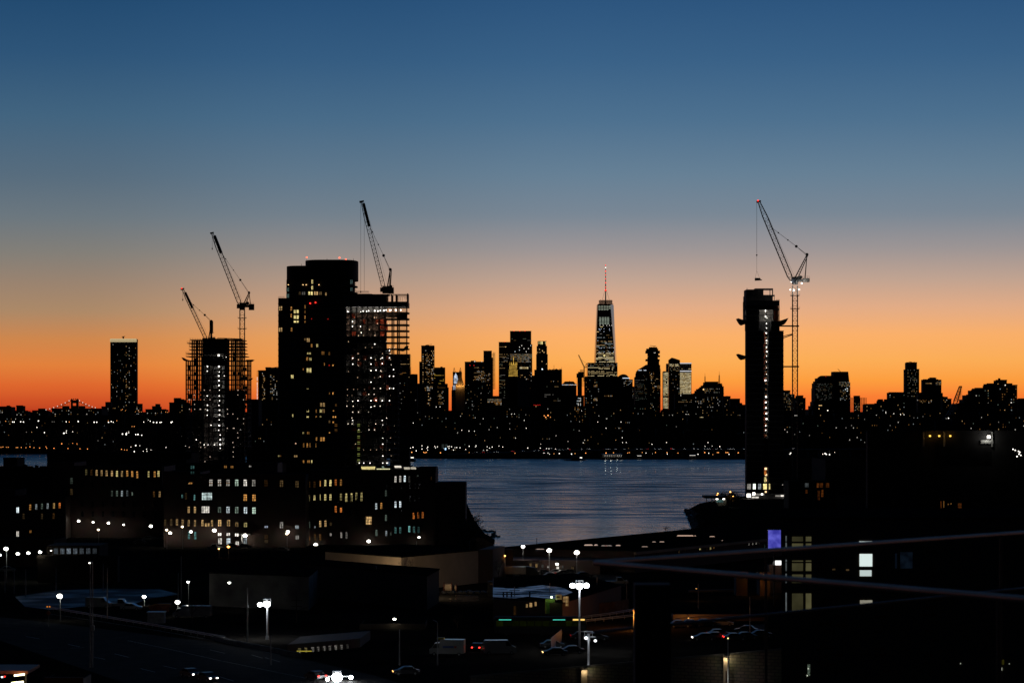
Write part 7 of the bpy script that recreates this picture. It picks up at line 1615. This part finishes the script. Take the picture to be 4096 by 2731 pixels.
rp = st_.nodes.new('ShaderNodeValToRGB'); rp.color_ramp.elements[0].color = (.035,.035,.3,1); rp.color_ramp.elements[1].color = (.12,.12,.6,1); rp.color_ramp.elements[0].position = .35; rp.color_ramp.elements[1].position = .7
st_.links.new(tc_.outputs['Object'], n_.inputs['Vector']); st_.links.new(n_.outputs['Fac'], rp.inputs[0]); st_.links.new(rp.outputs[0], e_.inputs[0]); st_.links.new(e_.outputs[0], so.inputs[0]); sm.cycles.emission_sampling = 'NONE'
MB().box(XX(3073,560), XX(3123,560), 559.9, 560.08, ZZ(2201,560), ZZ(2119,560)).obj('screen', sm, r)

# ------------------------------------------------------------------ vehicles
V_ = []
def veh(label, px, py, rz, name='parked_car', Y=None, **k):
    o = car(label, name=name, **k); g = G(px, py) if Y is None else Vector((XX(px,Y),Y,1.2)); return place(o, g, math.radians(rz))
veh('white delivery van with small lettering on its side, parked bottom centre', 1790, 2653, 172, kind='box', paint='car_white', L=6.2, Wd=2.1, H=2.9, cat='van', name='delivery_van', Y=447)
veh('white graffiti-covered van glowing red, bottom centre', 2000, 2648, 4, kind='van', paint='car_white', L=5.8, Wd=2.0, H=2.6, cat='van', name='delivery_van', Y=449)
van_ = [q_ for q_ in COL.objects if q_.name.startswith('delivery_van')][0]
for a_, b_, c_ in ((-.9,-.5,(.5,.06,.05)),(-.4,1.6,(.06,.1,.35))):
    o_ = MB().box(a_-.9, b_-.9, 1.06, 1.09, 1.45, 1.8).obj('lettering', surf('decal', c_, .6)); o_.parent = van_
o_ = MB().box(.6, 1.9, -.5, .5, 2.9, 3.2).obj('roof_box', surf('yellow_paint', (.6,.4,.04), .5)); o_.parent = van_
o = veh('dark car with lit red tail lights between the two white vans', 1912, 2632, 80, kind='sedan', paint='car_dark', tails=em(RED,5), name='car', Y=456)
light(o, (-4.2,0,.9), (1,.1,.05), 500, .2)
for i, (px, py, rz, pt, kd, lab) in enumerate(((2177,2299,8,'car_dark','sedan','dark car under the yellow-lit pole, first in the yard'),(2205,2311,8,'car_grey','sedan','silver estate car in front of the row in the yard'),(2228,2296,10,'car_grey','sedan','pale car directly below the doorway lamp'),(2255,2301,12,'car_dark','sedan','black car right of the doorway in the yard'),(2280,2296,12,'car_dark','sedan','black car under the rightmost yard lamp'),
        (2335,2308,10,'car_dark','sedan','dark car above the triple mast heads'),(2468,2337,6,'car_white','pickup','white pickup truck parked right of the triple mast'),
        (2720,2508,5,'car_dark','sedan','dark car at the left of the amber lot'),(2765,2506,5,'car_dark','sedan','second dark car in the amber lot'),(2822,2503,5,'car_dark','sedan','dark saloon between others in the amber lot'),(2888,2502,4,'car_white','sedan','pale hatchback at the right of the amber lot'),(2985,2530,170,'car_dark','sedan','dark car at the edge of the unlit lawn'),(2875,2545,4,'car_dark','sedan','dark blue car below the amber lot'),
        (2385,2560,5,'car_dark','sedan','dark car behind the short mast'),(2210,2590,5,'car_dark','sedan','dark car left of the billboard post bottom centre'),(2330,2555,5,'car_dark','sedan','dark car behind the triple mast pole'),
        (638,2158,6,'car_white','pickup','white pickup outlined by the lamp before the factory'),(680,2160,6,'car_grey','sedan','grey hatchback right of the outlined pickup'),(745,2170,0,'car_white','van','long white van parked before the teal windows'),(865,2198,175,'car_white','pickup','white pickup facing the small orange lamp'),
        (930,2190,10,'car_dark','sedan','dark car between orange lamp and entrance canopy'),(978,2192,5,'car_dark','sedan','big dark car below the entrance canopy'),(1125,2205,170,'car_grey','sedan','grey car on the street right of the entrance'),(720,2166,8,'car_dark','sedan','dark car just left of the long white van'),
        (303,2132,80,'car_white','van','white van seen from the front below the left wall lamp'),(385,2146,8,'car_grey','van','pale van with a boxy body below the three wall lamps'),(455,2140,5,'car_grey','van','grey van below the corner lamp'),(350,2140,10,'car_dark','sedan','dark car between the van yard vans'),(560,2175,8,'car_dark','sedan','dark car with a glinting bumper left of the pickup'),(595,2160,8,'car_grey','sedan','grey car below the bright lamp in the dark gap'),
        (395,2430,-8,'car_white','van','white box van on the wet lot, left'),(475,2428,-8,'car_white','pickup','white pickup on the wet lot'),(525,2438,-8,'car_white','sedan','small white car right of the pickup on the wet lot'),(15,2262,10,'car_dark','sedan','dark car in the row at the left edge'),(45,2262,10,'car_grey','sedan','grey car in the row at the left edge'),(75,2260,10,'car_white','sedan','white car in the row at left'),(105,2258,10,'car_grey','sedan','silver car near the end of the left row'),(150,2252,10,'car_white','van','white van at the end of the left row'),(30,2286,10,'car_white','sedan','pale car glinting in front of the left row'),(150,2410-150,12,'car_dark','sedan','black car beside the van ending the left row'))):
    H_ = {'van':2.4,'pickup':1.9}.get(kd, 1.5); L_ = {'van':5.6,'pickup':5.6}.get(kd, 4.6)
    veh(lab, px, py, rz, kind=kd, paint=pt, L=L_, Wd=1.95 if kd == 'van' else 1.85, H=H_, cat={'van':'van','pickup':'pickup truck'}.get(kd,'car'), name={'van':'van','pickup':'pickup_truck'}.get(kd,'parked_car'), tails=em(RED,.3) if i % 3 == 0 else None)
# traffic on the highway
for lab, px, py, rz, hd, tl in (('car with bright headlights on the highway near the bottom edge',830,2722,-56,em(WHT,9),None),('second car with bright headlights following on the highway',762,2706,-56,em(WHT,9),None),('car with red tail lights leaving along the highway, bottom',1262,2716,124,None,em(RED,7)),
        ('car with glaring white headlights crossing behind the terrace posts',2815,2560,184,em(WHT,8),None),('car with white headlights ahead of another, lower right',2855,2556,184,em(WHT,8),None),('car with red tail lights on the dark road, lower right',2985,2556,5,None,em(RED,6)),('second car with red tail lights on the dark road, lower right',3045,2548,5,None,em(RED,6)),('car with red tail lights at the head of the queue, lower right',2940,2560,5,None,em(RED,6)),
        ('car with amber front lamps on the road beside the triple mast',2220,2620,185,em((1,.6,.2),5),None),('car with small amber lamps left of the yellow sign',2285,2612,185,em((1,.6,.2),4),None),('dark car with orange lamps at the stair wall, bottom centre',1625,2698,188,em((1,.4,.1),4),None)):
    veh(lab, px, py, rz, name='car', heads=hd, tails=tl, paint='car_dark')
# trailer
r = root('lorry_trailer', G(2040,2322), 'long pale box trailer with a dark tractor unit in the yard', 'lorry')
Yl = 652; MB().box(XX(1971,Yl), XX(2103,Yl), Yl, Yl+2.5, 2.3, ZZ(2266,Yl)).obj('box_body', K['white_paint'], r)
MB().extr([(XX(2105,Yl),1.7),(XX(2150,Yl),1.7),(XX(2150,Yl),3.0),(XX(2138,Yl),4.0),(XX(2105,Yl),4.3)], Yl, Yl+2.4).obj('cab', K['car_dark'], r)
for px in (1985,1998,2085,2112,2142): MB().bar((XX(px,Yl),Yl-.1,1.7),(XX(px,Yl),Yl+2.5,1.7),1.0,n=14).obj('wheel', K['rubber'], r)
# bus
Yl = gY(2540); r = root('city_bus', (XX(2170,Yl),Yl,1.2), 'long dark city bus with greenish windows and a yellow destination sign', 'bus')
x0, x1 = XX(1985,Yl), XX(2345,Yl); x0 = x1-18
MB().box(x0, x1, Yl, Yl+2.6, 1.65, 4.5).obj('body', K['rubber'], r)
MB().box(x0+.2, x1-1, Yl+.3, Yl+2.3, 4.5, 4.75).obj('roof_unit', K['rubber'], r)
for i in range(11):
    MB().box(x0+.5+i*1.5, x0+1.85+i*1.5, Yl-.03, Yl+.02, 3.0, 4.05).obj('window', em((.5,.7,.05), .004 if i % 3 else .009, .4, 1), r)
for i in (0, 7): MB().box(x0+1+i*1.5, x0+3.4+i*1.5, Yl-.06, Yl-.03, 4.2, 4.32).obj('side_light', em((.1,1,.75), .8), r)
MB().box(x1-2.6, x1-.3, Yl-.06, Yl-.02, 4.12, 4.42).obj('destination_sign', em((1,.6,.15), 1.2), r)
for x in (x0+2.4, x0+9.5, x1-2.8): MB().bar((x,Yl-.05,1.7),(x,Yl+2.6,1.7),1.0,n=14).obj('wheel', K['rubber'], r)
# roadside bits
def diamond(label, px, py, Yl, s_, mat, ground=1.2):
    x, z = XX(px,Yl), ZZ(py,Yl); r = root('road_sign', (x,Yl,ground), label, 'sign')
    MB().extr([(x-s_,z),(x,z-s_),(x+s_,z),(x,z+s_)], Yl-.03, Yl).obj('panel', mat, r); MB().bar((x,Yl+.06,ground),(x,Yl+.06,z+s_*.5),.1).obj('post', K['galv'], r); return r
r = diamond('orange diamond road-works sign with two small lamps at left', 194, 2450, gY(2505), .52, K['orange_sign'])
for dx in (-.25,.25): inst('warning_lamp', ubox(em((1,.3,.03),.7)), r, Vector((XX(194,gY(2505))+dx, gY(2505)-.1, ZZ(2425,gY(2505)))), (.22,.15,.25))
yw = surf('yellow_sign', (.5,.25,.03), .5)
r = diamond('yellow diamond curve-arrow sign beside the road, bottom centre', 2201, 2617, 450, .45, yw)
x, z = XX(2201,450), ZZ(2617,450); MB().bar((x,449.93,z-.25),(x,449.93,z+.05),.08).bar((x,449.93,z+.05),(x+.15,449.93,z+.15),.08).bar((x+.02,449.93,z+.22),(x+.22,449.93,z+.16),.07).obj('arrow', K['net'], r)
r = root('billboard', (XX(2225,452),452,1.2), 'dark bluish roadside billboard seen edge-on, left of the triple mast', 'billboard')
MB().prism([(XX(2204,452),452),(XX(2247,470),470),(XX(2247,470),470.4),(XX(2204,452),452.4)], ZZ(2600,455), ZZ(2535,460)).obj('panel', surf('poster', (.05,.08,.14), .4, 0, .5, .6), r)
MB().bar((XX(2215,458),458,1.2),(XX(2215,458),458,ZZ(2600,455)),.3).obj('post', K['steel'], r)
# wooden skip and lorry with cables
r = root('skip', G(640,2440), 'open red skip with a yellow edge on the wet lot', 'skip')
p = G(635,2446); MB().extr([(p.x-1.6,1.25),(p.x+2.0,1.25),(p.x+2.6,2.9),(p.x-.4,2.9),(p.x-2.3,2.4)], p.y, p.y+2).obj('body', K['red_steel'], r)
MB().bar((p.x-2.3,p.y-.02,2.42),(p.x-.4,p.y-.02,2.92),.12).bar((p.x-.4,p.y-.02,2.92),(p.x+2.6,p.y-.02,2.92),.12).obj('rim', yw, r)
veh('flatbed lorry with ropes beside the bright pole lamp, left of the grey wall', 770, 2425, 175, kind='box', paint='car_grey', L=8, Wd=2.3, H=2.6, cat='lorry', name='lorry', Y=528)
r = root('site_trailer', G(625,2492), 'dim greenish site trailer with a pale roof edge beside the highway', 'trailer')
p = G(625,2496); MB().prism([(p.x-1.8,p.y),(p.x+1.6,p.y),(p.x+1.6,p.y+2.4),(p.x-1.8,p.y+2.4)], 1.4, 3.6).obj('body', K['galv'], r); MB().box(p.x-1.95,p.x+1.75,p.y-.15,p.y+2.5,3.6,3.75).obj('roof', K['white_paint'], r)

WSC = .45
# stone retaining wall with lit pilasters along the bottom
r = root('retaining_wall', (XX(2400,392),392,0), 'rough stone retaining wall with a pale coping along the bottom edge', 'wall')
a, b = (XX(1880,398),398), (XX(3140,376),376)
za_, zb5 = ZZ(2708,398), ZZ(2598,376)
def wp(px): k = (px-CX)/F; t_ = (k*a[1]-a[0])/((b[0]-a[0])-k*(b[1]-a[1])); return a[0]+(b[0]-a[0])*t_, a[1]+(b[1]-a[1])*t_, za_+(zb5-za_)*t_
v8 = []
for (x, y), z in ((a,za_),(b,zb5)): v8 += [(x,y,-3),(x,y+.8,-3),(x,y+.8,z),(x,y,z)]
MB().add(v8, [(0,3,2,1),(4,5,6,7),(0,4,7,3),(1,2,6,5),(3,7,6,2),(0,1,5,4)]).obj('stonework', K['rock_wall'], r)
mb = MB(); mb.bar((a[0],a[1]+.3,za_+.12),(b[0],b[1]+.3,zb5+.12),.3); mb.obj('coping', K['concrete'], r)
for px, wdt, wt in ((2337,24,70),(2903,20,90)):
    x, y, z = wp(px); h = wdt*y/F/2
    MB().box(x-h, x+h, y-.45, y-.02, -3, z-.35).obj('pilaster', K['beige'], r)
    MB().box(x-.25, x+.25, y-.95, y-.46, z-.3, z-.18).obj('downlight', K['steel'], r); light(r, (x, y-1.0, z-.55), (1,.86,.55), wt, .12)
x, y, z = wp(2904); xx_ = XX(2912,y-3)
r2 = root('street_lamp', (xx_,y-3,-3), 'slim pole shining white beside the lit pilaster, lower right', 'lamp')
MB().bar((xx_,y-3,-3),(xx_,y-3,ZZ(2552,y-3)),.2,.12,10).obj('pole', K['white_paint'], r2); inst('lamp_head', ubox(em(YEL,2)), r2, (xx_,y-3,ZZ(2551,y-3)), (.18,.18,.16)); light(r2, (xx_-.4,y-4.1,ZZ(2730,y)), (1,.97,.95), 60, .1); light(r2, (xx_-.4,y-4.1,ZZ(2690,y)), (1,.97,.95), 40, .1)
rc2 = root('hydrant_post', (XX(2905,375),375,-3), 'small red post at the foot of the lit pilaster', 'post'); MB().bar((XX(2905,374),374,-3),(XX(2905,374),374,ZZ(2680,374)),.25,.2,8).obj('post', K['red_steel'], rc2)
# petrol canopy lights bottom left
r = root('forecourt_canopy', (XX(70,300),300,5), 'flat canopy with long glowing warm tubes at the bottom left corner', 'canopy')
Yl = 395
MB().box(XX(-60,Yl), XX(112,Yl), Yl, Yl+10, ZZ(2700,Yl)+.25, ZZ(2694,Yl)+.5).obj('roof', K['red_steel'], r)
for x0_, x1_, y_ in ((57,98,2697),(46,94,2727)):
    MB().bar(P(x0_,y_+3,Yl-.6), P(x1_,y_-2,Yl-.6), .3, .3, 8).obj('tube_lamp', em((1,.85,.45), 6), r); light(r, P((x0_+x1_)/2,y_+8,Yl-1), (1,.75,.35), 150, .4)
inst('lamp', ubox(em(COOL,4)), r, P(8,2706,Yl-.6), (.25,.2,.2)); inst('lamp', ubox(em(RED,3)), r, P(19,2704,Yl-.6), (.2,.2,.2))
MB().box(XX(-20,Yl+3), XX(-12,Yl+3), Yl+3, Yl+3.4, -3, ZZ(2700,Yl)).box(XX(100,Yl+3), XX(106,Yl+3), Yl+3, Yl+3.4, -3, ZZ(2700,Yl)).obj('column', K['steel'], r)
r = block('brick_house', 'low reddish brick building at the bottom edge, right of the warm canopy tubes', [(180,330,2716,388,8)], 'brick', ground=-3)
light(r, (XX(220,380),380,ZZ(2735,380)), (1,.4,.1), 60, .3)

# ------------------------------------------------------------------ big brick apartment building close by on the right
Y = 150; r = root('apartment_building', (XX(3700,Y),Y,1.2), 'nearby dark brick apartment building on the right with a curtained stairwell and one bright window', 'building')
zt5 = ZZ(2076,Y)
MB().prism([(XX(3126,Y),Y),(XX(4500,Y),Y),(XX(4500,Y),Y+14),(XX(3128,Y+14),Y+14)], 1.2, zt5).obj('wall', K['tan_brick'], r)
MB().prism([(XX(3124,Y),Y-.08),(XX(4502,Y),Y-.08),(XX(4502,Y),Y+14.1),(XX(3126,Y+14.1),Y+14.1)], zt5, zt5+.12).obj('roof_edge', K['roof_tar'], r)
def pane_box(a, b, y0, y1, c, st, v=.15, sc=1, yy=Y):
    MB().box(XX(a,yy), XX(b,yy), yy-.03, yy+.02, ZZ(y1,yy), ZZ(y0,yy)).obj('window', em(c, st, v, sc), r)
CUR = (.85,.78,.36)
for y0, y1 in ((2145,2164),(2172,2196),(2240,2245),(2251,2282),(2296,2330),(2372,2443)):
    pane_box(3168,3212,y0,y1,CUR,.055,.3,.9); pane_box(3223,3245,y0,y1,CUR,.07,.3,.9)
    pane_box(3142,3147,y0-3,y1,COOL,.12,.3,3)
for y0 in (2294,2444): MB().box(XX(3168,Y), XX(3245,Y), Y-.06, Y-.03, ZZ(y0+1.6,Y), ZZ(y0,Y)).obj('window_sill', K['galv'], r)
for y0, y1, a, b in ((2163,2176,3437,3488),(2214,2264,3438,3489),(2279,2303,3439,3486)): pane_box(a,b,y0,y1,(.85,1,.97),.85,.04,.4)
pane_box(3440,3489,2399,2418,(.95,.9,.7),.5,.2,3); pane_box(3601,3650,2207,2272,(.08,.16,.3),.035,.6,2); pane_box(3580,3588,2212,2272,(.05,.1,.2),.03)
for a, b, y0, y1 in ((3430,3495,2176,2212),(3428,3495,2265,2278)): MB().box(XX(a,Y), XX(b,Y), Y-.07, Y-.04, ZZ(y1,Y), ZZ(y0,Y)).obj('window_frame', K['steel'], r)
pr = random.Random(12)
for x, y in ((3335,2276),(3390,2278)): pane_box(x-6,x+6,y-3,y+3,WARM,.05)
for _ in range(1):
    mb = MB()
    for x0_ in (3270,3300,3340,3498,3530,3700,3725):
        for k in range(16):
            if pr.random() < .5: y_ = 2200+k*32+pr.uniform(-4,4); mb.box(XX(x0_,Y), XX(x0_+pr.choice((8,12,30,44)),Y), Y-.05, Y-.01, ZZ(y_+9,Y), ZZ(y_,Y))
    o_ = mb.obj('brick_relief', K['red_steel'], r); o_['kind'] = 'stuff'
for x, y, s_ in ((4004,2633,3),(4001,2650,4),(4037,2653,3),(4004,2674,9),(3233,2672,5),(3229,2700,4),(3842,2652,3)):
    pane_box(x-s_/2,x+s_/2,y-s_*.6,y+s_*.6,(.9,1,.8),.8 if s_ > 3 else .5)
pane_box(3992,4016,2637,2656,(.5,.45,.05),.06); pane_box(3230,3240,2655,2700,(.6,.8,.6),.1,.9,9)
for x, y0, y1 in ((3585,2620,2650),): pass
light(r, (XX(3650,Y-6),Y-7,ZZ(2640,Y)), (1,.35,.08), .6, .4)

# ------------------------------------------------------------------ rooftop terrace railing near the viewer
dz1, dz2 = 1.1, 1.6
Yc_ = dz1*F/(2250-HZ); c0 = (XX(2380,Yc_),Yc_)
Ya = dz1*F/(2126-HZ); ca = (XX(4150,Ya),Ya)
Yb_ = dz1*F/(2399-HZ); cb = (XX(4150,Yb_),Yb_)
r = root('terrace', (c0[0],c0[1],0), 'rooftop terrace of the neighbouring building just below the viewer', 'building')
zf = HC-2.75
MB().prism([c0,cb,(cb[0]+6,cb[1]+1),(ca[0]+5,ca[1]),ca], 0, zf).obj('wall', K['tan_brick'], r)
r = root('terrace_railing', (c0[0],c0[1],zf), 'blurred steel railing of two bars meeting at a corner, close to the viewer', 'railing')
for (e0, e1), nm in (((c0,ca),'a'),((c0,cb),'b')):
    for dz, th in ((dz1,.04),(dz2,.026))[:2 if nm == 'a' else 1]:
        MB().bar((e0[0],e0[1],HC-dz),(e1[0],e1[1],HC-dz),th,th,12).obj('rail', K['pipe'] if dz == dz1 else K['steel'], r)
for t_, e1 in ((.335,ca),(.9,ca),(.93,cb)):
    x, y = c0[0]+(e1[0]-c0[0])*t_, c0[1]+(e1[1]-c0[1])*t_
    MB().bar((x,y+.03,zf),(x,y+.03,HC-dz1-.01),.022 if t_ else .03,n=8).obj('post', K['steel'], r)
xq, yq = c0[0]+(cb[0]-c0[0])*.16, c0[1]+(cb[1]-c0[1])*.16
hw_ = 72*yq/F; MB().box(xq-hw_, xq+hw_, yq+.1, yq+.35, zf-.2, HC-dz1*(2340-HZ)/(2268-HZ)*1.0).obj('pier', K['net'], r)
